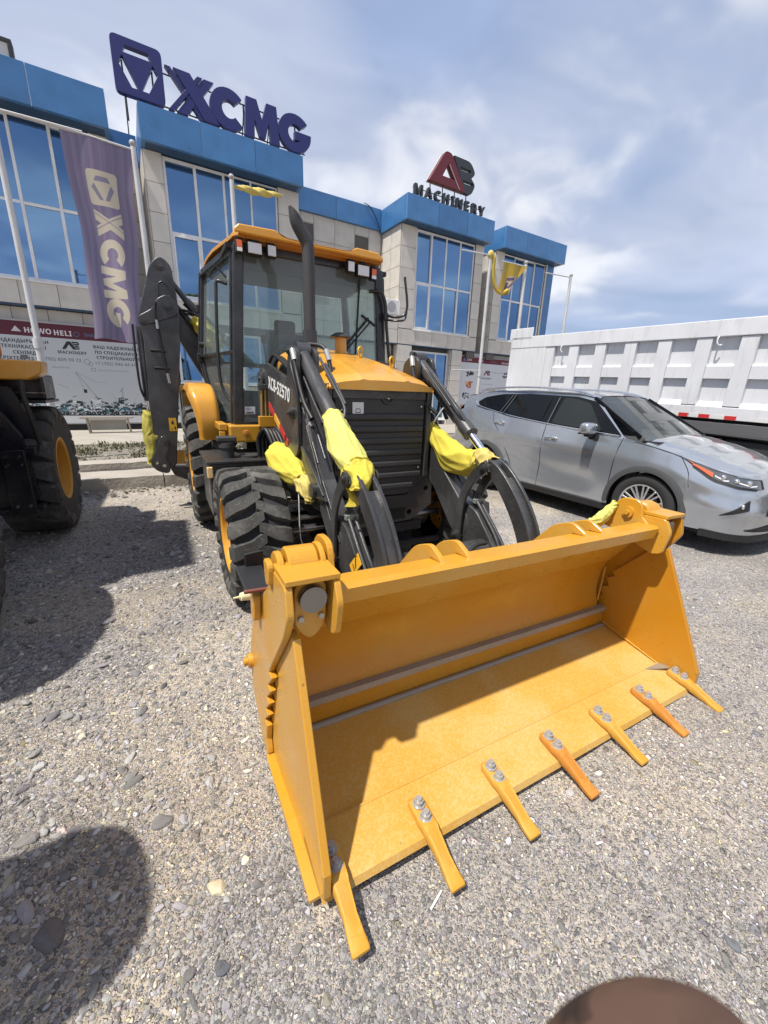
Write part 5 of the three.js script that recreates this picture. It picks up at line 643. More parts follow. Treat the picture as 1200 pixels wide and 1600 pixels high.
  M('rail', [pipe([[-0.79, 2.58, -3.56], [-0.87, 2.60, -3.60], [-0.885, 2.5, -3.6], [-0.91, 1.75, -3.62], [-0.89, 1.62, -3.60], [-0.83, 1.50, -3.52]], 0.016, 50), pipe([[-0.80, 2.62, -3.50], [-0.87, 2.70, -3.52]], 0.010)], mat.cab, Gr);
  M('sticker', quad([-0.735, 1.40, -3.396], [-0.635, 1.40, -3.396], [-0.632, 1.475, -3.394], [-0.732, 1.475, -3.394]), S(0.75, 0.76, 0.77, 0.5), C); M('sticker_print', [bx(-0.72, -0.65, 1.408, 1.42, -3.3945, -3.3925), bx(-0.722, -0.66, 1.45, 1.454, -3.3930, -3.391)], mat.dark, C);
  M('hinge', [box(0.06, 0.09, 0.05, -0.94, 2.52, -4.74, 0.01), box(0.05, 0.10, 0.06, -0.99, 1.98, -4.7, 0.01), rot(new THREE.CylinderGeometry(0.03, 0.03, 0.05, 16), 0, 0, Math.PI / 2, -0.965, 2.12, -4.6)], mat.dark, C);
}
{ // body below the cab, fenders, wheels
  wheel(bh, 'front_wheel', 0.53, 0.42, 0.285, 20, 0.042, -0.925, -2.36, -1, mat.castYellow, 0.042); wheel(bh, 'front_wheel', 0.53, 0.42, 0.285, 20, 0.042, 0.965, -2.36, 1, mat.castYellow, 0.042);
  wheel(bh, 'rear_wheel', 0.72, 0.48, 0.36, 22, 0.05, -0.985, -4.62, -1, mat.castYellow, 0.05); wheel(bh, 'rear_wheel', 0.72, 0.48, 0.36, 22, 0.05, 1.025, -4.62, 1, mat.castYellow, 0.05);
  const fp = [[1.10, -3.86], [1.34, -3.84], [1.54, -3.90], [1.655, -4.06], [1.69, -4.4], [1.68, -4.9], [1.58, -5.2]], fc = new THREE.CatmullRomCurve3(fp.map(([y, z]) => V(0, y, z)));
  for (const s of [-1, 1]) {
    const f = (g) => (s < 0 ? flat(g) : mirX(flat(g), 0.02));
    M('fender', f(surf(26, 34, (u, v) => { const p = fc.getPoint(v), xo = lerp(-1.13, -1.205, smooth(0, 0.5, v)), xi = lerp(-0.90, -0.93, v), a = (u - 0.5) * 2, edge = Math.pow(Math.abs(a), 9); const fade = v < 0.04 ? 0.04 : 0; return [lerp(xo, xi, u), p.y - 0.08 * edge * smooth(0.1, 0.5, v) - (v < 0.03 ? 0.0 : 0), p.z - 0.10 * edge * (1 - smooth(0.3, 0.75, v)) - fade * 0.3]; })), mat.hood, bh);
  }
  M('side_tank', [bx(-0.90, -0.60, 1.13, 1.30, -3.60, -3.33, 0.02), bx(-0.985, -0.905, 1.24, 1.31, -3.75, -3.40, 0.012), bx(-0.985, -0.93, 1.14, 1.235, -3.45, -3.40, 0.008)], mat.yellow, bh); M('tank_cap', [rot(new THREE.CylinderGeometry(0.028, 0.032, 0.012, 20), Math.PI / 2, 0, 0, -0.745, 1.22, -3.327), rot(new THREE.CylinderGeometry(0.012, 0.012, 0.02, 12), Math.PI / 2, 0, 0, -0.745, 1.22, -3.322)], mat.castRust, bh);
  M('step_box', [bx(-1.15, -0.60, 0.52, 1.00, -3.62, -2.92, 0.012), bx(-1.17, -0.58, 1.0, 1.025, -3.64, -2.90, 0.006)], mat.black, bh); M('step_box', [bx(0.62, 1.17, 0.52, 1.02, -3.62, -2.92, 0.012)], mat.black, bh);
  M('filler_neck', [rod([-0.965, 1.02, -3.10], [-0.965, 1.12, -3.10], 0.062, 0.060, 24), rod([-0.965, 1.12, -3.10], [-0.965, 1.165, -3.10], 0.072, 0.07, 24), box(0.17, 0.05, 0.11, -0.965, 1.195, -3.11, 0.015)], mat.plastic, bh); M('hatch_cover', [rod([-0.76, 1.024, -3.10], [-0.76, 1.045, -3.10], 0.10, 0.10, 30)], mat.plastic, bh);
  M('marker_lamp', [box(0.05, 0.10, 0.03, -1.145, 0.93, -2.905, 0.01)], S(0.75, 0.50, 0.22, 0.4), bh);
  const ho = []; for (let i = 0; i < 5; i++) ho.push(pipe([[-0.70 + i * 0.035, 1.04, -2.98], [-0.70 + i * 0.04, 1.22 + 0.02 * i, -2.96], [-0.66 + i * 0.035, 1.30 - 0.01 * i, -2.86], [-0.62 + i * 0.03, 1.16, -2.74], [-0.58 + i * 0.02, 1.06, -2.66]], 0.019, 36, 8)); M('hose', ho, mat.hose, bh); M('hose_fitting', Array.from({ length: 5 }, (_, i) => rod([-0.70 + i * 0.035, 1.03, -2.98], [-0.70 + i * 0.035, 1.10, -2.975], 0.014)), S(0.45, 0.33, 0.14, 0.45, 0.8), bh);
  M('valve_pipe', Array.from({ length: 4 }, (_, i) => rod([-0.63 + i * 0.038, 1.28, -3.12], [-0.62 + i * 0.034, 1.68, -3.10], 0.012)), S(0.42, 0.28, 0.09, 0.5, 0.5), bh); M('pipe_bracket', [bx(-0.66, -0.48, 1.30, 1.40, -3.15, -3.09, 0.006)], mat.yellow, bh); M('pipe_bracket', [bx(-0.65, -0.46, 1.64, 1.69, -3.14, -3.07, 0.006), rot(new THREE.CylinderGeometry(0.08, 0.08, 0.06, 22), 0, 0, Math.PI / 2, -0.56, 1.76, -3.24)], mat.black, bh);
  M('side_panel', [bx(-0.46, -0.43, 1.0, 1.52, -3.1, -2.1, 0.006), bx(0.45, 0.48, 1.0, 1.52, -3.1, -2.1, 0.006)], mat.yellow, bh);
}
{ // backhoe folded at the rear, swung to the near side, and the stabiliser
  const K = part('backhoe_boom', bh), z = -5.5;
  M('boom', [exXY(ryz([[-1.30, 2.66], [-1.18, 2.72], [-1.06, 2.60], [-0.70, 2.16], [-0.15, 1.30], [0.02, 0.72], [-0.20, 0.66], [-0.48, 1.10], [-0.92, 1.80], [-1.18, 2.30], [-1.32, 2.56]], 0.06), z - 0.13, z + 0.02, 0.008)], mat.black, K);
  M('boom_cylinder', [rod([-1.02, 2.72, z - 0.05], [-0.2, 1.95, z - 0.05], 0.06, 0.06, 20), rod([-1.20, 2.98, z - 0.05], [-0.95, 2.66, z - 0.05], 0.03, 0.03, 14)], mat.black, K);
  M('boom_hose', [pipe([[-1.16, 2.88, z + 0.03], [-0.98, 2.62, z + 0.06], [-0.80, 2.44, z + 0.05], [-0.5, 2.2, z]], 0.017), pipe([[-1.14, 2.60, z + 0.05], [-1.0, 2.58, z + 0.07], [-0.82, 2.50, z + 0.06], [-0.6, 2.30, z]], 0.017), pipe([[-1.14, 2.56, z + 0.05], [-1.0, 2.55, z + 0.07], [-0.84, 2.48, z + 0.06], [-0.62, 2.26, z]], 0.012), pipe([[-1.10, 2.58, z + 0.06], [-1.02, 2.44, z + 0.08], [-0.90, 2.28, z + 0.05], [-0.7, 2.06, z + 0.04]], 0.014)], mat.hose, K);
  M('pin', [[-0.94, 2.20]].flatMap(([x, y]) => [rot(new THREE.CylinderGeometry(0.05, 0.05, 0.03, 20), Math.PI / 2, 0, 0, x, y, z + 0.03), rot(new THREE.CylinderGeometry(0.028, 0.028, 0.03, 16), Math.PI / 2, 0, 0, x, y, z + 0.045)]), mat.black, K);
  const Dp = part('dipper', bh);
  M('stick', [exXY(ryz([[-1.395, 3.04, 0.09], [-1.28, 3.15, 0.09], [-1.165, 3.06, 0.09], [-1.15, 2.88], [-1.13, 2.58], [-1.15, 2.2], [-1.36, 0.62, 0.03], [-1.42, 0.56, 0.03], [-1.56, 0.70], [-1.60, 1.0], [-1.56, 2.2], [-1.595, 2.42, 0.04]], 0.05), z + 0.03, z + 0.24, 0.008)], mat.black, Dp);
  M('stick_plate', [exXY(ryz([[-1.60, 2.44, 0.07], [-1.56, 2.34, 0.06], [-1.44, 2.38], [-1.14, 2.50, 0.06], [-1.13, 2.62, 0.08], [-1.23, 2.74, 0.1], [-1.37, 2.66, 0.05], [-1.42, 2.55]], 0.05), z + 0.242, z + 0.262, 0.006), pipe([[-1.34, 2.70, z + 0.245], [-1.33, 2.82, z + 0.25], [-1.28, 2.86, z + 0.25], [-1.22, 2.80, z + 0.25], [-1.20, 2.68, z + 0.25]], 0.008)], mat.black, Dp);
  for (const [x, y, r] of [[-1.285, 3.03, 0.05], [-1.26, 2.61, 0.062], [-1.54, 2.41, 0.045], [-1.46, 0.97, 0.05]]) M('pin', [rot(new THREE.CylinderGeometry(r, r, 0.03, 22), Math.PI / 2, 0, 0, x, y, z + 0.27), rot(new THREE.CylinderGeometry(r * 0.6, r * 0.6, 0.03, 18), Math.PI / 2, 0, 0, x, y, z + 0.29)], mat.black, Dp);
  M('stick_cylinder', [rod([-1.585, 2.34, z + 0.10], [-1.60, 1.45, z + 0.10], 0.05, 0.05, 20), rod([-1.60, 1.45, z + 0.10], [-1.61, 0.75, z + 0.10], 0.028, 0.028, 16)], mat.black, Dp); M('cylinder_rod', [rod([-1.60, 1.45, z + 0.14], [-1.605, 1.2, z + 0.14], 0.024, 0.024, 14), rod([-1.545, 1.45, z + 0.16], [-1.53, 1.2, z + 0.16], 0.020, 0.020, 14)], mat.chrome, Dp);
  M('hose', [pipe([[-1.385, 2.62, z + 0.27], [-1.40, 2.50, z + 0.275], [-1.385, 2.28, z + 0.265], [-1.36, 2.0, z + 0.262], [-1.34, 1.74, z + 0.262]], 0.016, 40), pipe([[-1.66, 2.36, z + 0.15], [-1.67, 2.0, z + 0.15], [-1.665, 1.6, z + 0.15], [-1.64, 1.5, z + 0.14]], 0.014)], mat.hose, Dp);
  for (const [x, y] of [[-1.385, 2.065], [-1.365, 1.86]]) M('hose_clamp', [box(0.12, 0.03, 0.03, x, y, z + 0.26, 0.006), rod([x - 0.115, y, z + 0.26], [x - 0.035, y, z + 0.26], 0.018)], mat.dark, Dp); M('ferrule', [rod([-1.395, 2.42, z + 0.275], [-1.39, 2.32, z + 0.27], 0.02), rod([-1.345, 1.80, z + 0.262], [-1.335, 1.68, z + 0.262], 0.022)], mat.steel, Dp);
  M('warning_label', bx(-1.395, -1.305, 1.07, 1.24, z + 0.2395, z + 0.242), S(0.78, 0.44, 0.03, 0.5), Dp); M('label_print', [exXY([[-1.37, 1.165], [-1.33, 1.165], [-1.35, 1.215]], z + 0.242, z + 0.2435, 0), bx(-1.375, -1.36, 1.09, 1.10, z + 0.242, z + 0.2435), bx(-1.335, -1.32, 1.09, 1.13, z + 0.242, z + 0.2435)], mat.dark, Dp);
  M('bucket_link', [exXY(ryz([[-1.51, 1.01, 0.05], [-1.42, 1.01, 0.05], [-1.42, 0.86], [-1.49, 0.72], [-1.43, 0.60, 0.05], [-1.46, 0.50, 0.05], [-1.60, 0.54, 0.06], [-1.68, 0.66, 0.06], [-1.58, 0.84]], 0.05), z + 0.25, z + 0.275, 0.005, [circ(-1.60, 0.655, 0.03), circ(-1.51, 0.61, 0.03)])], mat.black, Dp);
  M('linkage', [exXY(ryz([[-1.46, 0.72, 0.05], [-1.38, 0.80], [-1.20, 0.80], [-1.16, 0.62], [-1.38, 0.62]], 0.03), z + 0.12, z + 0.22, 0.005), rot(new THREE.CylinderGeometry(0.045, 0.045, 0.02, 20), Math.PI / 2, 0, 0, -1.41, 0.70, z + 0.225)], mat.yellow, Dp); M('coupler', [exXY(ryz([[-1.45, 0.58], [-1.15, 0.56], [-1.10, 0.44], [-1.24, 0.38], [-1.40, 0.46]], 0.03), z + 0.05, z + 0.2, 0.005)], mat.black, Dp);
  M('stabiliser', [bx(-1.20, -1.07, 0.30, 1.62, -5.50, -5.34, 0.01), bx(-1.24, -1.06, 1.58, 1.66, -5.52, -5.32, 0.01), bx(-1.02, -0.62, 1.15, 1.62, -5.6, -5.45, 0.01)], mat.yellow, bh); M('stabiliser_foot', [bx(-1.24, -1.04, 0.22, 0.30, -5.56, -5.28, 0.01)], mat.black, bh); M('sideshift_frame', [bx(-1.15, 1.18, 0.55, 0.75, -5.42, -5.30, 0.01), bx(-1.15, 1.18, 1.05, 1.25, -5.42, -5.30, 0.01), bx(-0.4, 0.4, 0.5, 1.35, -5.75, -5.42, 0.02), bx(1.10, 1.23, 0.30, 1.62, -5.50, -5.34, 0.01)], mat.black, bh); M('lamp_bracket', [box(0.10, 0.07, 0.06, -1.085, 1.50, -5.28, 0.01)], mat.worn, bh);
}
// ------------------------------------------------------------------ yellow cloths tied round the cylinders
function wrap(path, rad_, seed, amp = 0.25, asp = 1) {
  const c = new THREE.CatmullRomCurve3(path.map((p) => V(...p))), n = 48, fr = c.computeFrenetFrames(n), r = rng(seed), ph = Array.from({ length: 8 }, () => r() * 6.28), R = (t) => { const q = t * (rad_.length - 1), k = Math.min(rad_.length - 2, Math.floor(q)); return lerp(rad_[k], rad_[k + 1], smooth(0, 1, q - k)); };
  const up = V(0, 1, 0), T0 = V(), A = V(), Bv = V();
  return surf(96, 64, (u, v) => {
    const p = c.getPointAt(v); T0.copy(c.getTangentAt(v)); A.crossVectors(T0, up).normalize(); if (A.lengthSq() < 0.01) A.set(1, 0, 0); Bv.crossVectors(A, T0).normalize();
    const a = u * 6.2832, w = amp * (0.5 * Math.sin(2 * a + ph[0] + v * 4) + 0.30 * (1 - 2 * Math.abs(Math.sin(2.5 * a + ph[1] - v * 5))) + 0.13 * (1 - 2 * Math.abs(Math.sin(5 * a + ph[2] + v * 3.5))) + 0.25 * (fbm(u * 7 * (u < 0.5 ? 1 : 1) + seed, v * 9, 3, seed) - 0.5) * Math.sin(Math.PI * u) * 2), ends = Math.min(1, Math.min(v, 1 - v) * 14);
    const q = R(v) * (1 + w * (0.4 + 0.6 * ends)) + 0.006 * Math.sin(v * 46 + 3 * Math.sin(a * 2 + ph[3])) * (1 - Math.min(1, Math.min(v, 1 - v) * 5));
    return [p.x + (A.x * Math.cos(a) * asp + Bv.x * Math.sin(a)) * q, p.y + (A.y * Math.cos(a) * asp + Bv.y * Math.sin(a)) * q, p.z + (A.z * Math.cos(a) * asp + Bv.z * Math.sin(a)) * q];
  }, true);
}
{
  const G = 'yellow cloths tied over the cylinder rods';
  const cl = (label, base, parts) => { const t = thing('protective_cloth', label, 'cloth', MF, base, G); for (const [n, g, m] of parts) M(n, g, m, t); return t; };
  cl('bright yellow cloth wrapped on the tilt cylinder at the left side of the grille', [-0.58, 1.25, -1.2], [['sleeve', wrap([[-0.49, 1.49, -1.64], [-0.50, 1.40, -1.52], [-0.505, 1.29, -1.35], [-0.49, 1.205, -1.22]], [0.066, 0.088, 0.098, 0.092, 0.074], 3, 0.20), mat.clothHi],
    ['cuff', wrap([[-0.49, 1.24, -1.25], [-0.50, 1.18, -1.18], [-0.52, 1.10, -1.15]], [0.076, 0.072, 0.060], 8, 0.25), mat.cloth], ['flap', surf(10, 14, (u, v) => [-0.575 + 0.07 * u + 0.015 * Math.sin(v * 6), lerp(1.0, 1.22, v) + 0.02 * u, -1.24 + 0.05 * u + 0.03 * Math.sin(v * 5 + u * 3)]), mat.cloth], ['string', pipe([[-0.52, 1.10, -1.09], [-0.54, 1.05, -1.08], [-0.50, 1.07, -1.07], [-0.515, 1.0, -1.07], [-0.51, 0.92, -1.065]], 0.004, 40, 6), mat.white]]);
  cl('yellow cloth sagging from the tilt cylinder beside the silver car', [0.56, 1.2, -1.5], [['sling', wrap([[0.50, 1.41, -1.95], [0.52, 1.29, -1.85], [0.53, 1.175, -1.66], [0.535, 1.165, -1.48], [0.54, 1.20, -1.33]], [0.035, 0.085, 0.125, 0.11, 0.085], 13, 0.22, 0.75), mat.cloth], ['tail', wrap([[0.54, 1.205, -1.37], [0.54, 1.195, -1.30], [0.54, 1.18, -1.22]], [0.08, 0.085, 0.07], 17, 0.3), mat.clothDirty], ['string', pipe([[0.50, 1.40, -1.92], [0.48, 1.45, -1.86], [0.51, 1.56, -1.78], [0.58, 1.60, -1.74]], 0.005, 20, 6), mat.white]]);
  cl('yellow cloth bundle tied round the lift cylinder above the near front tyre', [-0.62, 1.05, -2.1], [['sleeve', wrap([[-0.58, 1.13, -2.72], [-0.60, 1.08, -2.52], [-0.60, 1.04, -2.25], [-0.58, 1.0, -2.03]], [0.085, 0.125, 0.135, 0.10, 0.05], 23, 0.2), mat.cloth], ['tail', wrap([[-0.58, 1.0, -2.06], [-0.58, 0.94, -1.94], [-0.58, 0.86, -1.88]], [0.06, 0.07, 0.03], 27, 0.3), mat.clothDirty], ['string', pipe([[-0.62, 0.95, -2.02], [-0.63, 0.87, -1.98], [-0.63, 0.57, -1.97], [-0.62, 0.51, -1.96]], 0.004, 30, 6), mat.white]]);
  cl('olive yellow cloth tube covering the rod beside the standing dipper', [-1.6, 1, -5.35], [['sleeve', wrap([[-1.585, 1.33, -5.37], [-1.60, 1.12, -5.36], [-1.61, 0.88, -5.36], [-1.66, 0.62, -5.36]], [0.10, 0.105, 0.11, 0.085, 0.05], 33, 0.12), P(0.52, 0.47, 0.09, 0.85, 0, { side: THREE.DoubleSide, map: grime })]]);
  cl('small yellow cloth tied on the boom behind the cab door', [-0.85, 2.35, -5.4], [['bundle', wrap([[-0.97, 2.50, -5.42], [-0.88, 2.42, -5.40], [-0.76, 2.28, -5.40], [-0.66, 2.15, -5.4]], [0.05, 0.12, 0.12, 0.06], 43, 0.3), mat.cloth]]);
  cl('crumpled yellow cloth stuck behind the far corner knuckle of the bucket', [1.05, 0.95, -0.6], [['bundle', wrap([[1.01, 1.03, -0.59], [0.99, 0.96, -0.62], [0.95, 0.90, -0.65], [0.90, 0.88, -0.68]], [0.02, 0.035, 0.045, 0.02], 53, 0.35), mat.clothHi]]);
  const rb = thing('rubber_flap', 'black rubber flap with a red brown edge between tyre and near bucket corner', 'rubber flap', MF, [-1.2, 0.9, -0.6]);
  M('flap', [rot(box(0.11, 0.012, 0.16, 0, 0, 0, 0.005), 0.25, 0.1, -0.1, -1.20, 0.905, -0.72), rot(box(0.08, 0.09, 0.012, 0, 0, 0, 0.005), 0.1, 0.1, 0.05, -1.18, 0.945, -0.79)], mat.hose, rb); M('edge', rot(box(0.11, 0.014, 0.014, 0, 0, 0, 0.004), 0.25, 0.1, -0.1, -1.20, 0.886, -0.635), S(0.17, 0.055, 0.035, 0.7), rb);
  const cp = thing('plastic_plug', 'cream plastic plug with a thin tip below the rubber flap', 'plug', MF, [-1.25, 0.76, -0.7]); M('body', [rod([-1.20, 0.775, -0.82], [-1.245, 0.78, -0.81], 0.024, 0.017, 16), rod([-1.245, 0.78, -0.81], [-1.275, 0.785, -0.80], 0.006, 0.004, 10)], S(0.72, 0.68, 0.42, 0.4), cp);
}
// ------------------------------------------------------------------ silver car (car frame: x across, z forward, origin under the middle of the front axle)
{
  const car = thing('parked_car', 'silver sport utility car with dark rear windows parked beside the backhoe', 'car', CF);
  const silver = P(0.455, 0.49, 0.53, 0.22, 0.7, { clearcoat: 1, clearcoatRoughness: 0.04, map: dataTex(256, (u, v) => 0.93 + 0.07 * pn(u, v, 6, 71, 4), false, 1) }), gloss = P(0.006, 0.007, 0.008, 0.05, 0, { specularIntensity: 0.55 }), trim = S(0.085, 0.088, 0.09, 0.45, 0.3), blk = S(0.012, 0.012, 0.013, 0.6);
  const plan = [[0, -1.09, 0.24, 0.87], [0.35, -1.075, 0.24, 0.875], [0.60, -1.015, 0.24, 0.885], [0.78, -0.89, 0.25, 0.90], [0.875, -0.69, 0.26, 0.945], [0.93, -0.45, 0.26, 1.02], [0.95, -0.2, 0.27, 1.08], [0.957, 0.1, 0.28, 1.14], [0.945, 0.45, 0.27, 1.185], [0.935, 0.95, 0.27, 1.215], [0.935, 1.5, 0.27, 1.245], [0.94, 2.3, 0.27, 1.31], [0.955, 2.85, 0.28, 1.40], [0.945, 3.3, 0.30, 1.46], [0.90, 3.65, 0.33, 1.40], [0.80, 3.9, 0.38, 1.30], [0.5, 4.02, 0.4, 1.22], [0, 4.05, 0.4, 1.2]];
  const pc = new THREE.CatmullRomCurve3(plan.map(([x, s]) => V(x, 0, s)), false, 'centripetal'), N = plan.length - 1;
  const PL = (t) => { const q = clamp(t) * N, k = Math.min(N - 1, Math.floor(q)), f = q - k, c = pc.getPoint(clamp(t)); return { x: c.x, s: c.z, lo: lerp(plan[k][2], plan[k + 1][2], f), hi: lerp(plan[k][3], plan[k + 1][3], smooth(0, 1, f) * 0.5 + f * 0.5) }; };
  const arch = (s) => { let y = 0; for (const c of [0, 2.85]) { const d = s - c; if (Math.abs(d) < 0.44) y = Math.max(y, 0.385 + Math.sqrt(0.44 * 0.44 - d * d)); } return y; };
  const side = (t, h, off = 0) => {              // point on the near flank; h 0 at the sill, 1 at the shoulder
    const p = PL(t), lo = Math.max(p.lo, arch(p.s)), y = lerp(lo, p.hi, h), a = pc.getTangent(clamp(t, 0.001, 0.999)), nx = a.z, nz = -a.x, k = clamp((y - p.lo) / (p.hi - p.lo));
    const door = smooth(0.5, 0.9, p.s) * smooth(2.75, 2.2, p.s), front = smooth(-0.2, -0.75, p.s);
    let o = -0.055 * Math.pow(k, 5) - 0.03 * Math.pow(1 - k, 3) - 0.030 * door * Math.exp(-(((k - 0.30 - 0.12 * smooth(1.2, 2.3, p.s)) / 0.20) ** 2)) + 0.014 * Math.exp(-(((k - 0.72) / 0.12) ** 2)) - 0.05 * front * Math.pow(k, 2) + 0.025 * front * Math.exp(-(((k - 0.42) / 0.15) ** 2)) + off;
    return [-(p.x + nx * o), y, -(p.s + nz * o)];
  };
  const nS = 240, flank = surf(nS, 26, (u, v) => side(u, v));
  const B = part('body', car);
  M('side', [flank, mirX(flat(flank.clone()))], silver, B);
  M('hood', surf(40, 40, (u, v) => { const t = v * (7.05 / N), p = side(t, 1), q = (u - 0.5) * 2, cw = PL(t); return [p[0] * q * -1 * -1, p[1] + (0.085 * smooth(0, 0.5, v)) * (1 - q * q) + 0.012 * Math.exp(-(((Math.abs(q) - 0.72) / 0.07) ** 2)) * smooth(0.1, 0.5, v), p[2]]; }), silver, B);
  // roof and pillars
  const gx = (y) => 0.895 - (y - 1.2) * 0.48;
  const roofY = (s) => 1.69 + 0.055 * Math.sin(Math.PI * clamp((s - 0.8) / 3.4)) - 0.055 * smooth(3.0, 3.72, s), roofS = (u) => lerp(1.02, 3.72, u);
  M('roof', surf(30, 30, (u, v) => { const s = roofS(v), q = (u - 0.5) * 2; return [q * (0.675 - 0.05 * v), roofY(s) + 0.035 * (1 - Math.pow(Math.abs(q), 2.5)) - 0.03 * smooth(0.08, 0, v), -s]; }), silver, B);
  for (const d of [1, -1]) {
    const f = (g) => (d > 0 ? flat(g) : mirX(flat(g)));
    const sh = (pts, off) => { const sp = shape2(roundPoly(pts, 0.05, 4)), g = new THREE.ShapeGeometry(sp, 8), p = g.attributes.position; for (let i = 0; i < p.count; i++) { const s = p.getX(i), y = p.getY(i); p.setXYZ(i, -(gx(y) + off - 0.05 * smooth(2.9, 3.8, s)), y, -s); } g.computeVertexNormals(); return g; };
    M('pillar', f(sh([[0.20, 1.14], [0.38, 1.18], [0.95, 1.63], [1.30, 1.73], [2.2, 1.76], [3.0, 1.735], [3.72, 1.64], [3.80, 1.50], [3.72, 1.36], [3.3, 1.42], [2.85, 1.37], [2.3, 1.29], [1.5, 1.225], [0.95, 1.195], [0.45, 1.165]], -0.012)), silver, B);
    const W = part('side_glass', car);
    M('surround', f(sh([[0.42, 1.195], [0.98, 1.615], [1.30, 1.675], [2.2, 1.70], [2.8, 1.685], [3.22, 1.625], [3.40, 1.53], [3.30, 1.475], [2.85, 1.40], [2.3, 1.325], [1.5, 1.26], [0.95, 1.225]], -0.006)), gloss, W);
    M('front_window', f(sh([[0.72, 1.235], [1.06, 1.59], [1.32, 1.645], [1.52, 1.655], [1.56, 1.285], [1.0, 1.245]], -0.002)), P(0.018, 0.022, 0.022, 0.04, 0, { specularIntensity: 0.7 }), W);
    M('rear_window', f(sh([[1.76, 1.30], [1.74, 1.67], [2.2, 1.685], [2.42, 1.675], [2.56, 1.38], [2.2, 1.33]], -0.002)), gloss, W); M('rear_window', f(sh([[2.72, 1.41], [2.60, 1.66], [2.8, 1.655], [3.15, 1.605], [3.33, 1.53], [3.2, 1.475]], -0.002)), gloss, W);
    M('window_bar', [beam([-(gx(1.3) + 0.004), 1.34, -2.60], [-(gx(1.66) + 0.002), 1.675, -2.48], 0.012, 0.012), beam([-(gx(1.3) + 0.004), 1.37, -2.67], [-(gx(1.66) + 0.002), 1.67, -2.55], 0.010, 0.010), beam([-(gx(1.26) + 0.004), 1.255, -1.62], [-(gx(1.66) + 0.001), 1.66, -1.60], 0.012, 0.02)].map(f), trim, W);
    const bl = [0.45, 0.95, 1.5, 2.0, 2.5, 2.9, 3.25, 3.40, 3.42].map((s, i) => { const y = [1.198, 1.222, 1.255, 1.295, 1.345, 1.40, 1.458, 1.50, 1.54][i]; return [-(gx(y) + 0.002 - 0.03 * smooth(2.9, 3.8, s)), y, -s]; }); M('belt_strip', f(pipe(bl, 0.011, 60, 6)), mat.chrome, W);
    M('roof_rail', f(pipe([[-0.60, 1.66, -0.98], [-0.635, 1.745, -1.30], [-0.64, 1.80, -2.0], [-0.63, 1.79, -2.9], [-0.60, 1.73, -3.4], [-0.585, 1.69, -3.5]], 0.016, 60, 8)), mat.chrome, B);
    // seams, handles, mirror, mouldings
    const onS = (s, h, o = 0.001) => { let a = 0, b = 1; for (let i = 0; i < 30; i++) { const m = (a + b) / 2; PL(m).s < s ? a = m : b = m; } return side(a, h, o); };
    M('door_seam', [pipe([1, 0.8, 0.6, 0.4, 0.2, 0.06].map((h) => onS(0.40 + 0.10 * (1 - h), h)), 0.0045, 30, 5), pipe([1, 0.8, 0.6, 0.4, 0.2, 0.02].map((h) => onS(1.62 + 0.03 * (1 - h), h)), 0.0045, 30, 5), pipe([[2.74, 0.98], [2.70, 0.75], [2.58, 0.60], [2.35, 0.45], [2.22, 0.25], [2.18, 0.03]].map(([s, h]) => onS(s, h)), 0.0045, 30, 5), pipe([[-0.30, 0.985], [-0.42, 0.72], [-0.46, 0.6]].map(([s, h]) => onS(s, h)), 0.004, 20, 5), pipe([[0.40, 0.985], [0.1, 0.965], [-0.2, 0.965], [-0.45, 0.97], [-0.65, 0.975], [-0.85, 0.975]].map(([s, h]) => onS(s, h)), 0.005, 30, 5)].map(f), blk, B);
    for (const [s, h] of [[1.47, 0.82], [2.56, 0.80]]) { const p = onS(s, h, 0.02); M('handle', [box(0.035, 0.034, 0.23, p[0], p[1], p[2], 0.015), new THREE.SphereGeometry(0.05, 16, 10).scale(0.25, 0.8, 1.3).translate(p[0] + 0.022, p[1] - 0.01, p[2] + 0.02)].map(f), mat.chrome, B); }
    const Mi = part('wing_mirror', car); M('shell', f(crease(surf(24, 16, (u, v) => { const a = u * 6.2832, b = v * Math.PI, e = (q, n) => Math.sign(q) * Math.pow(Math.abs(q), n); return [-1.05 + 0.125 * e(Math.sin(b) * Math.cos(a), 0.6), 1.265 + 0.082 * e(Math.cos(b), 0.6), -0.80 + 0.085 * e(Math.sin(b) * Math.sin(a), 0.7)]; }), 0.9)), silver, Mi); M('base', [box(0.20, 0.05, 0.10, -0.98, 1.18, -0.80, 0.02), box(0.12, 0.07, 0.11, -0.92, 1.15, -0.78, 0.02), bx(-1.16, -0.95, 1.19, 1.21, -0.88, -0.73, 0.008)].map(f), blk, Mi);
    for (const c of [0, 2.85]) M('arch_moulding', f(surf(40, 5, (u, v) => { const a = lerp(-0.12, Math.PI + 0.12, u), r = lerp(0.425, 0.495, v); const s = c + Math.cos(a) * r, p = 0.385 + Math.sin(a) * r; const xx = 0.972 - 0.10 * smooth(-0.25, -0.75, s); return [-(xx - 0.012 * v * v), Math.max(p, 0.28), -s]; })), trim, B);
    for (const c of [0, 2.85]) M('wheel_well', f(surf(30, 2, (u, v) => { const a = lerp(-0.1, Math.PI + 0.1, u); return [-lerp(0.55, 0.945, v), 0.385 + 0.445 * Math.sin(a), -(c + 0.445 * Math.cos(a))]; })), blk, B);
    M('sill', f(bx(-0.93, -0.86, 0.20, 0.30, -2.42, -0.44, 0.02)), blk, B);
    // lamps and bumper details follow the front curve
    const patch = (t0, t1, lo, hi, o, n = 24) => surf(n * 2, 16, (u, v) => side(lerp(t0, t1, u), lerp(lo(u), hi(u), v), o));
    const L = part('headlight', car), tA = 1.75 / N, tB = 5.85 / N;
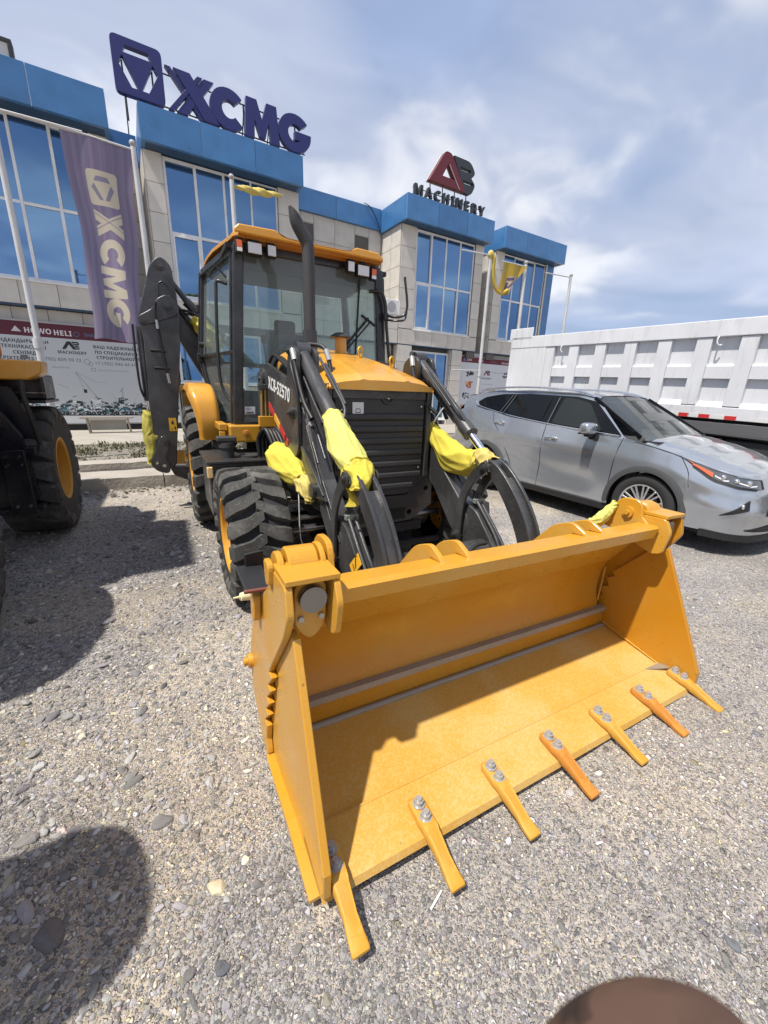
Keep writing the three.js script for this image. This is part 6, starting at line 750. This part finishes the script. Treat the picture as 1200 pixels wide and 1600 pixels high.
    M('bezel', f(patch(tA, tB, (u) => lerp(lerp(0.80, 0.83, u), 0.955, smooth(0.5, 1, u)) - 0.02 * Math.sin(Math.PI * u) - (u < 0.1 ? -0.03 : 0), (u) => 0.975, 0.006)), blk, L);
    M('lens', f(patch(tA + 0.01, tB - 0.02, (u) => lerp(lerp(0.825, 0.845, u), 0.95, smooth(0.5, 1, u)), (u) => 0.962, 0.011)), P(0.12, 0.125, 0.13, 0.06, 0.3, { clearcoat: 1 }), L);
    M('amber', f(patch(lerp(tA, tB, 0.60), tB - 0.035, (u) => lerp(0.865, 0.95, u), (u) => lerp(0.93, 0.957, u), 0.0145)), S(0.62, 0.13, 0.05, 0.25), L);
    M('light_bar', [[0.10, 0.36], [0.44, 0.58]].map(([a, b]) => patch(lerp(tA, tB, a), lerp(tA, tB, b), (u) => 0.85 + 0.06 * Math.abs(u - 0.3), (u) => 0.866 + 0.06 * Math.abs(u - 0.3), 0.0145)).map(f), mat.lens, L); M('projector', [0.2, 0.36, 0.5].map((q) => { const p = side(lerp(tA, tB, q), 0.905, 0.012); return new THREE.SphereGeometry(0.028, 16, 12).translate(...p); }).map(f), mat.chrome, L);
    M('fog_recess', f(patch(2.45 / N, 3.6 / N, (u) => lerp(0.47, 0.30, u), (u) => lerp(0.64, 0.305, u), 0.010)), blk, B); { const p = side(2.75 / N, 0.52, 0.012); M('fog_lamp', f(new THREE.SphereGeometry(0.03, 14, 10).scale(1, 1, 0.5).translate(...p)), mat.chrome, B); }
    M('lower_grille', f(patch(0, 2.3 / N, (u) => lerp(0.06, 0.10, u), (u) => lerp(0.26, 0.12, u), 0.008)), blk, B); M('skid_plate', f(patch(0, 4.2 / N, (u) => -0.10, (u) => 0.02, 0.008)), blk, B); M('grille', f(patch(0, 1.5 / N, (u) => 0.38, (u) => lerp(0.74, 0.5, u), 0.006)), blk, B);
  }
  M('windscreen', surf(20, 16, (u, v) => { const q = (u - 0.5) * 2; return [q * lerp(0.80, 0.66, v), lerp(1.165, 1.675, v) + 0.02 * (1 - q * q), -(lerp(0.16, 1.05, v) - 0.10 * (1 - q * q) * (1 - 0.4 * v))]; }), P(0.74, 0.82, 0.79, 0.02, 0, { transmission: 0.955, thickness: 0, side: THREE.DoubleSide, specularIntensity: 1 }), car);
  M('front_pillar', [beam([-0.80, 1.20, -0.235], [-0.672, 1.665, -1.03], 0.03, 0.05, 0.01), beam([0.80, 1.20, -0.235], [0.672, 1.665, -1.03], 0.03, 0.05, 0.01)], gloss, B);
  M('wiper', [pipe([[-0.6, 1.18, -0.13], [-0.1, 1.205, -0.10], [0.1, 1.20, -0.12]], 0.008), bx(-0.82, 0.82, 1.13, 1.165, -0.20, 0.0)], blk, B);
  const I = part('interior', car), beige = S(0.38, 0.36, 0.33, 0.8);
  M('dashboard', [bx(-0.78, 0.78, 1.02, 1.15, -0.75, -0.16, 0.04)], S(0.05, 0.05, 0.05, 0.7), I); M('seat', [-0.38, 0.38].flatMap((x) => [rot(box(0.5, 0.65, 0.14, 0, 0, 0, 0.06), -0.2, 0, 0, x, 1.12, -1.75), box(0.26, 0.17, 0.09, x, 1.52, -1.85, 0.04)]), beige, I); M('steering_wheel', rot(new THREE.TorusGeometry(0.18, 0.016, 8, 28), -0.4, 0, 0, -0.38, 1.13, -0.85), S(0.03, 0.03, 0.03, 0.6), I); M('cabin', [bx(-0.80, 0.80, 0.5, 0.55, -3.6, -0.2), bx(-0.8, 0.8, 0.5, 1.2, -3.62, -3.58), bx(-0.60, 0.60, 1.60, 1.63, -3.4, -1.15), bx(-0.80, -0.77, 0.5, 1.2, -3.6, -0.2), bx(0.77, 0.80, 0.5, 1.2, -3.6, -0.2)], S(0.10, 0.10, 0.10, 0.8), I);
  M('rear_hatch', [quad([-0.62, 1.62, -3.70], [0.62, 1.62, -3.70], [0.78, 1.22, -4.02], [-0.78, 1.22, -4.02])], gloss, B); M('spoiler', [bx(-0.60, 0.60, 1.63, 1.67, -3.95, -3.60, 0.015)], silver, B);
  M('underbody', bx(-0.80, 0.80, 0.2, 0.5, -3.9, 0.8), blk, B);
  for (const [x, s, o] of [[-0.83, 0, -1], [-0.83, 2.85, -1], [0.83, 0, 1], [0.83, 2.85, 1]]) {
    const w = part('wheel', car), Rw = 0.385, at = (g) => g.translate(x, Rw, -s), ax = (g) => (o < 0 ? flat(g) : mirX(flat(g)));
    M('tyre', at(ax(crease(latheX([[0.09, 0.262], [-0.10, 0.262], [-0.118, 0.30], [-0.118, 0.345], [-0.10, 0.378], [-0.06, 0.385], [0.06, 0.385], [0.10, 0.378], [0.118, 0.33], [0.10, 0.27]], 64), 0.7))), mat.tyreSide, w);
    M('rim', at(ax(mg([crease(latheX([[-0.122, 0.268], [-0.116, 0.250], [-0.06, 0.242], [0.06, 0.24]], 56), 0.6), rot(new THREE.CylinderGeometry(0.035, 0.04, 0.04, 20), 0, 0, Math.PI / 2, -0.10, 0, 0), ...Array.from({ length: 20 }, (_, i) => { const a = (Math.floor(i / 2) + (i % 2 ? 0.32 : -0.06)) / 10 * 6.2832; return beam([-0.098, 0.03 * Math.cos(a), 0.03 * Math.sin(a)], [-0.112, 0.25 * Math.cos(a + 0.03), 0.25 * Math.sin(a + 0.03)], 0.020, 0.022, 0.004); })]))), P(0.62, 0.63, 0.64, 0.25, 0.85), w);
    M('brake_disc', at(ax(rot(new THREE.CylinderGeometry(0.17, 0.17, 0.02, 30), 0, 0, Math.PI / 2, -0.03, 0, 0))), S(0.12, 0.12, 0.12, 0.4, 0.8), w); M('rim_back', at(ax(rot(new THREE.CylinderGeometry(0.24, 0.24, 0.01, 30), 0, 0, Math.PI / 2, 0.0, 0, 0))), blk, w);
  }
}
// ------------------------------------------------------------------ white dump truck behind the car
{
  const t = thing('dump_truck', 'white ribbed dump truck body with red and white reflectors behind the silver car', 'dump truck', TF, [9.2, 0, -5]); t.rotation.order = 'YXZ'; t.rotation.x = 0.028;
  const B = part('dump_body', t), x = 8, w = mat.whitePaint;
  M('side_sheet', [bx(x + 0.08, x + 0.10, 1.5, 2.95, -7.6, 3.5), bx(x + 2.3, x + 2.4, 1.5, 2.95, -7.6, 3.5)], w, B);
  M('top_rail', [bx(x - 0.02, x + 0.14, 2.70, 2.95, -7.66, 3.6, 0.012)], w, B); M('bottom_rail', [bx(x - 0.02, x + 0.14, 1.45, 1.64, -7.66, 3.6, 0.008), exYZ([[1.641, 0], [1.70, 0], [1.641, 0.0001]], 0, 0.01, 0)], w, B);
  for (let i = 0; i < 18; i++) { const z = -7.02 + i * 0.597; M('rib', bx(x, x + 0.075, 1.655, 2.695, z + 0.40, z + 0.62, 0.008), w, B); }
  for (let i = 0; i < 18; i++) { const z = -7.02 + i * 0.597; M('lower_ledge', exXY([[x + 0.012, 1.642], [x + 0.078, 1.642], [x + 0.078, 1.72]], z + 0.622, z + 0.995, 0), w, B); M('waist_rail', [bx(x + 0.012, x + 0.078, 2.07, 2.26, z + 0.622, z + 0.995, 0.006), exXY([[x + 0.014, 2.262], [x + 0.078, 2.262], [x + 0.078, 2.30]], z + 0.622, z + 0.995, 0)], w, B); }
  M('end_post', [bx(x - 0.01, x + 0.14, 1.40, 2.95, -7.68, -6.62, 0.01), bx(x + 0.10, x + 2.4, 1.5, 2.95, -7.7, -7.6)], w, B); M('corner_plate', bx(x - 0.02, x + 0.01, 2.88, 3.14, -7.74, -7.05, 0.02), w, B);
  M('hook', pipe([[x - 0.01, 2.70, -3.33], [x - 0.04, 2.68, -3.33], [x - 0.05, 2.60, -3.32], [x - 0.03, 2.57, -3.29], [x - 0.01, 2.58, -3.27]], 0.012), w, B); M('hook', pipe([[x - 0.01, 2.70, -6.2], [x - 0.04, 2.68, -6.2], [x - 0.05, 2.60, -6.19], [x - 0.03, 2.57, -6.16]], 0.012), w, B);
  for (const z of [-3.61, -3.31, -2.95, -2.4, -4.1]) { M('reflector', bx(x - 0.026, x - 0.02, 1.455, 1.515, z, z + 0.155), mat.red, t); M('reflector', bx(x - 0.026, x - 0.02, 1.455, 1.515, z - 0.16, z - 0.005), S(0.62, 0.62, 0.60, 0.4), t); }
  const Cs = part('chassis', t);
  M('frame_rail', [bx(x + 0.45, x + 0.65, 0.85, 1.15, -7.4, 6), bx(x + 1.75, x + 1.95, 0.85, 1.15, -7.4, 6), bx(x + 0.1, x + 2.3, 1.25, 1.45, -7.5, 3.4)], mat.dark, Cs); M('tank', [bx(x + 0.05, x + 0.6, 0.55, 1.15, -2.9, -1.2, 0.04), rod([x + 0.3, 0.85, -3.9], [x + 0.3, 0.85, -3.1], 0.24, 0.24, 24)], S(0.035, 0.035, 0.037, 0.55), Cs); M('air_pipe', [pipe([[x + 0.05, 1.2, -4.0], [x + 0.0, 1.05, -3.6], [x + 0.05, 1.12, -3.2]], 0.03), pipe([[x, 1.22, -3.9], [x, 1.2, -2.0]], 0.02)], mat.hose, Cs); M('side_guard', [bx(x, x + 0.05, 1.22, 1.40, -4.2, 2.0, 0.01)], S(0.10, 0.10, 0.105, 0.6), Cs);
  for (const z of [-6.7, -5.3, 2.4]) { const q = part('wheel', t); M('tyre', crease(latheX([[-0.14, 0.28], [-0.15, 0.42], [-0.12, 0.52], [0.5, 0.52], [0.52, 0.28]], 48), 0.6).translate(x + 0.2, 0.53, z), mat.tyreSide, q); M('rim', rot(new THREE.CylinderGeometry(0.28, 0.28, 0.04, 30), 0, 0, Math.PI / 2, x + 0.09, 0.53, z), mat.worn, q); M('tyre', crease(latheX([[-0.14, 0.28], [-0.15, 0.42], [-0.12, 0.52], [0.5, 0.52], [0.52, 0.28]], 48), 0.6).translate(x + 1.9, 0.53, z), mat.tyreSide, q); }
  const C = part('driver_cab', t); M('shell', [bx(x + 0.0, x + 2.4, 0.9, 3.1, 3.9, 5.9, 0.15)], w, C); M('window', bx(x - 0.01, x + 0.01, 1.9, 2.8, 4.4, 5.4, 0.05), mat.dark, C); M('front_wheel', crease(latheX([[-0.14, 0.28], [-0.15, 0.42], [-0.12, 0.52], [0.2, 0.52], [0.22, 0.28]], 48), 0.6).translate(x + 0.2, 0.53, 5), mat.tyreSide, C);
  const y = thing('yellow_rag', 'small yellow rag lying on the truck tank above the car bonnet', 'rag', TF, [8.2, 1.15, -2.2]); M('rag', surf(12, 10, (u, v) => [8.04 + 0.22 * u, 1.155 + 0.06 * Math.sin(u * 3.14) * (0.6 + 0.4 * Math.sin(v * 9)) + 0.02 * Math.sin(u * 13), -2.62 + 0.3 * v + 0.02 * Math.sin(u * 9)]), mat.clothHi, y);
  const s = thing('white_sheet', 'small white folded sheet behind the rear roof edge of the silver car', 'sheet', TF, [7.6, 1.6, -7.2]);
  M('sheet', [surf(14, 8, (u, v) => [7.55 + 0.30 * v, 1.80 + 0.05 * Math.sin(u * 5) * (1 - v) - 0.10 * v, -7.9 + 0.55 * u])], mat.white, s); M('stand', [bx(7.6, 7.75, 0, 1.74, -7.7, -7.5)], mat.dark, s);
}
// ------------------------------------------------------------------ yellow wheel loader at the left edge
{
  const w = thing('wheel_loader', 'yellow and black wheel loader cut by the left edge with a big rear tyre', 'wheel loader', MF, [-3.6, 0, -4]);
  const hub = mat.castYellow;
  wheel(w, 'wheel', 0.70, 0.50, 0.34, 18, 0.055, -2.76, -4.95, 1, hub, 0.075); wheel(w, 'wheel', 0.70, 0.50, 0.34, 18, 0.055, -4.55, -4.95, -1, hub, 0.075); wheel(w, 'wheel', 0.70, 0.50, 0.34, 18, 0.055, -2.86, -2.30, 1, hub, 0.075); wheel(w, 'wheel', 0.70, 0.50, 0.34, 18, 0.055, -4.55, -2.30, -1, hub, 0.075);
  const navy = P(0.012, 0.013, 0.018, 0.5, 0, { roughnessMap: roughT });
  const F = part('frame', w);
  M('chassis', [bx(-3.9, -3.25, 0.55, 1.15, -6.4, -1.6, 0.03), rod([-4.4, 0.7, -4.95], [-2.9, 0.7, -4.95], 0.16, 0.16, 18), rod([-4.4, 0.7, -2.3], [-3.0, 0.7, -2.3], 0.16, 0.16, 18)], navy, F);
  M('side_plate', [exXY(ryz([[-3.4, 1.55], [-2.86, 1.55], [-2.66, 1.15], [-2.62, 0.55], [-2.75, 0.42], [-3.4, 0.40]], 0.02), -4.22, -4.16, 0.006), exXY(ryz([[-3.1, 1.60], [-2.72, 1.60], [-2.58, 1.20], [-2.70, 0.9], [-3.1, 0.9]], 0.02), -4.42, -4.38, 0.005), bx(-2.84, -2.655, 0.45, 1.02, -4.155, -4.11, 0.008), bx(-3.1, -2.65, 0.40, 0.46, -4.38, -4.11, 0.006), bx(-2.66, -2.58, 0.98, 1.04, -4.5, -4.14, 0.006), bx(-2.68, -2.60, 0.42, 0.47, -4.5, -4.14, 0.006)], navy, F);
  M('bolt', [[-2.805, 0.96], [-2.705, 0.96], [-2.80, 0.88], [-2.70, 0.88], [-2.79, 0.48], [-2.69, 0.48]].map(([x, y]) => hex(0.016, 0.02, [x, y, -4.10], 'z')), mat.steel, F);
  M('fender', [bx(-3.05, -2.50, 1.47, 1.72, -5.1, -4.62, 0.02), bx(-3.05, -2.48, 1.44, 1.47, -5.1, -4.45, 0.008)], navy, F); M('fender_edge', [bx(-2.9, -2.47, 1.53, 1.545, -4.615, -4.60, 0.003)], mat.worn, F);
  const Y = part('engine_hood', w); M('cover', [exYZ(ryz([[1.72, -4.40], [1.72, -6.6], [2.2, -6.6], [2.2, -4.55], [1.86, -4.35]], 0.05), -4.3, -3.4, 0.02), exXY(ryz([[-3.2, 1.66], [-2.56, 1.66], [-2.44, 1.72], [-2.42, 1.84], [-3.2, 1.84]], 0.03), -4.56, -4.30, 0.012)], mat.hood, Y);
  M('seat_frame', [bx(-2.98, -2.76, 1.86, 2.20, -4.62, -4.50, 0.05)], mat.castRust, Y); M('hood_pipe', [pipe([[-2.60, 1.66, -4.28], [-2.60, 1.50, -4.26], [-2.58, 1.3, -4.27], [-2.56, 1.05, -4.3]], 0.022)], mat.hose, Y);
  const C = part('operator_cab', w); M('post', [[-4.3, -4.2], [-2.95, -4.2], [-4.3, -2.9], [-2.95, -2.9]].map(([x, z]) => beam([x, 1.5, z], [x, 3.05, z], 0.09, 0.09, 0.01)), navy, C); M('roof', bx(-4.4, -2.85, 3.05, 3.2, -4.35, -2.75, 0.05), mat.hood, C); M('base', bx(-4.35, -2.85, 1.2, 1.9, -4.15, -2.8, 0.03), mat.hood, C); M('front_hood', bx(-4.2, -2.95, 0.9, 1.5, -2.8, -1.5, 0.05), navy, C);
  const K = part('unseen_shadow_bucket', w); M('arm', [exYZ(ryz([[1.5, -2.4], [1.7, -2.2], [1.2, -0.9], [0.5, -0.5], [0.4, -0.7], [1.0, -1.2]], 0.05), -3.4, -3.25, 0.01), exYZ(ryz([[1.5, -2.4], [1.7, -2.2], [1.2, -0.9], [0.5, -0.5], [0.4, -0.7], [1.0, -1.2]], 0.05), -4.1, -3.95, 0.01)], mat.hood, K); const pl = roundPoly([[-5.0, -0.55], [-2.22, -0.56], [-2.15, 0.0], [-5.0, 0.16]], 0.26, 8), pin = roundPoly([[-4.96, -0.51], [-2.26, -0.52], [-2.19, -0.04], [-4.96, 0.12]], 0.23, 8), fl = (P0) => P0.map(([x, z]) => [x, -z]); M('shell', exXY(fl(pl), 0.45, 1.05, 0.004, [fl(pin)]).rotateX(-Math.PI / 2), mat.yellow, K); M('floor', exXY(fl(pin), 0.45, 0.49, 0.002).rotateX(-Math.PI / 2), mat.yellow, K);  // unseen bucket, its plan outline shaped to cast the lower left shadow
}
// ------------------------------------------------------------------ the photographer's fingertip by the lens
{
  const shadedSkin = P(0.075, 0.040, 0.026, 0.9, 0, { bumpMap: fineBump, bumpScale: 0.0004 }), p = thing('person', 'brown shade darkened fingertip of the photographer reaching up at the bottom edge', 'person', WF, [0.0296, 1.5930, -0.0246]);  // skin colour made darker to hold the shade of the phone
  const ax = V(0.031, -0.957, 0.288), fw = V(0, -0.288, -0.958), rt = V(1, 0.03, -0.009), c0 = V(0.0296, 1.5930, -0.0246);
  // blunt fingertip seen across its pad: broad, slightly flattened, with joint creases further down
  const f = crease(surf(48, 70, (u, v) => { const L = 0.075, d = v * L, a = u * 6.2832, t = Math.min(1, d / 0.0135), tip = Math.sqrt(Math.max(0, 1 - (1 - t) ** 2)), joint = 1 - 0.04 * Math.exp(-(((d - 0.030) / 0.003) ** 2)) + 0.05 * Math.exp(-(((d - 0.038) / 0.008) ** 2)), r = 0.0116 * tip * joint; const q = c0.clone().addScaledVector(ax, d).addScaledVector(fw, 0.10 * d + r * 0.50 * Math.sin(a)).addScaledVector(rt, r * 1.12 * Math.cos(a) - 0.06 * d); return [q.x, q.y, q.z]; }, true), 1.2);
  M('finger', f, shadedSkin, p);
}
// ------------------------------------------------------------------ small litter on the gravel
{
  const lit = S(0.75, 0.74, 0.70, 0.8);
  for (const [x, z, a, L, label] of [[-1.28, -1.72, 0.2, 0.05, 'thin white splinter lying inside the upper left shadow'], [-1.02, -1.46, -0.2, 0.035, 'short white splinter at the lower edge of the upper left shadow'], [0.88, -1.12, 0.3, 0.03, 'small white chip on the gravel right of the bucket teeth'], [0.22, -0.92, 0.9, 0.07, 'thin pale straw on the gravel between two bucket teeth']]) {
    const m = new THREE.Mesh(new RoundedBoxGeometry(L, 0.004, 0.007, 2, 0.0015), lit); m.name = numbered('splinter'); m.position.set(x, groundH(x, z) + 0.008, z); m.rotation.y = a; m.castShadow = m.receiveShadow = true; m.userData = { label, category: 'splinter' }; scene.add(m);
  }
}
renderer.render(scene, camera);
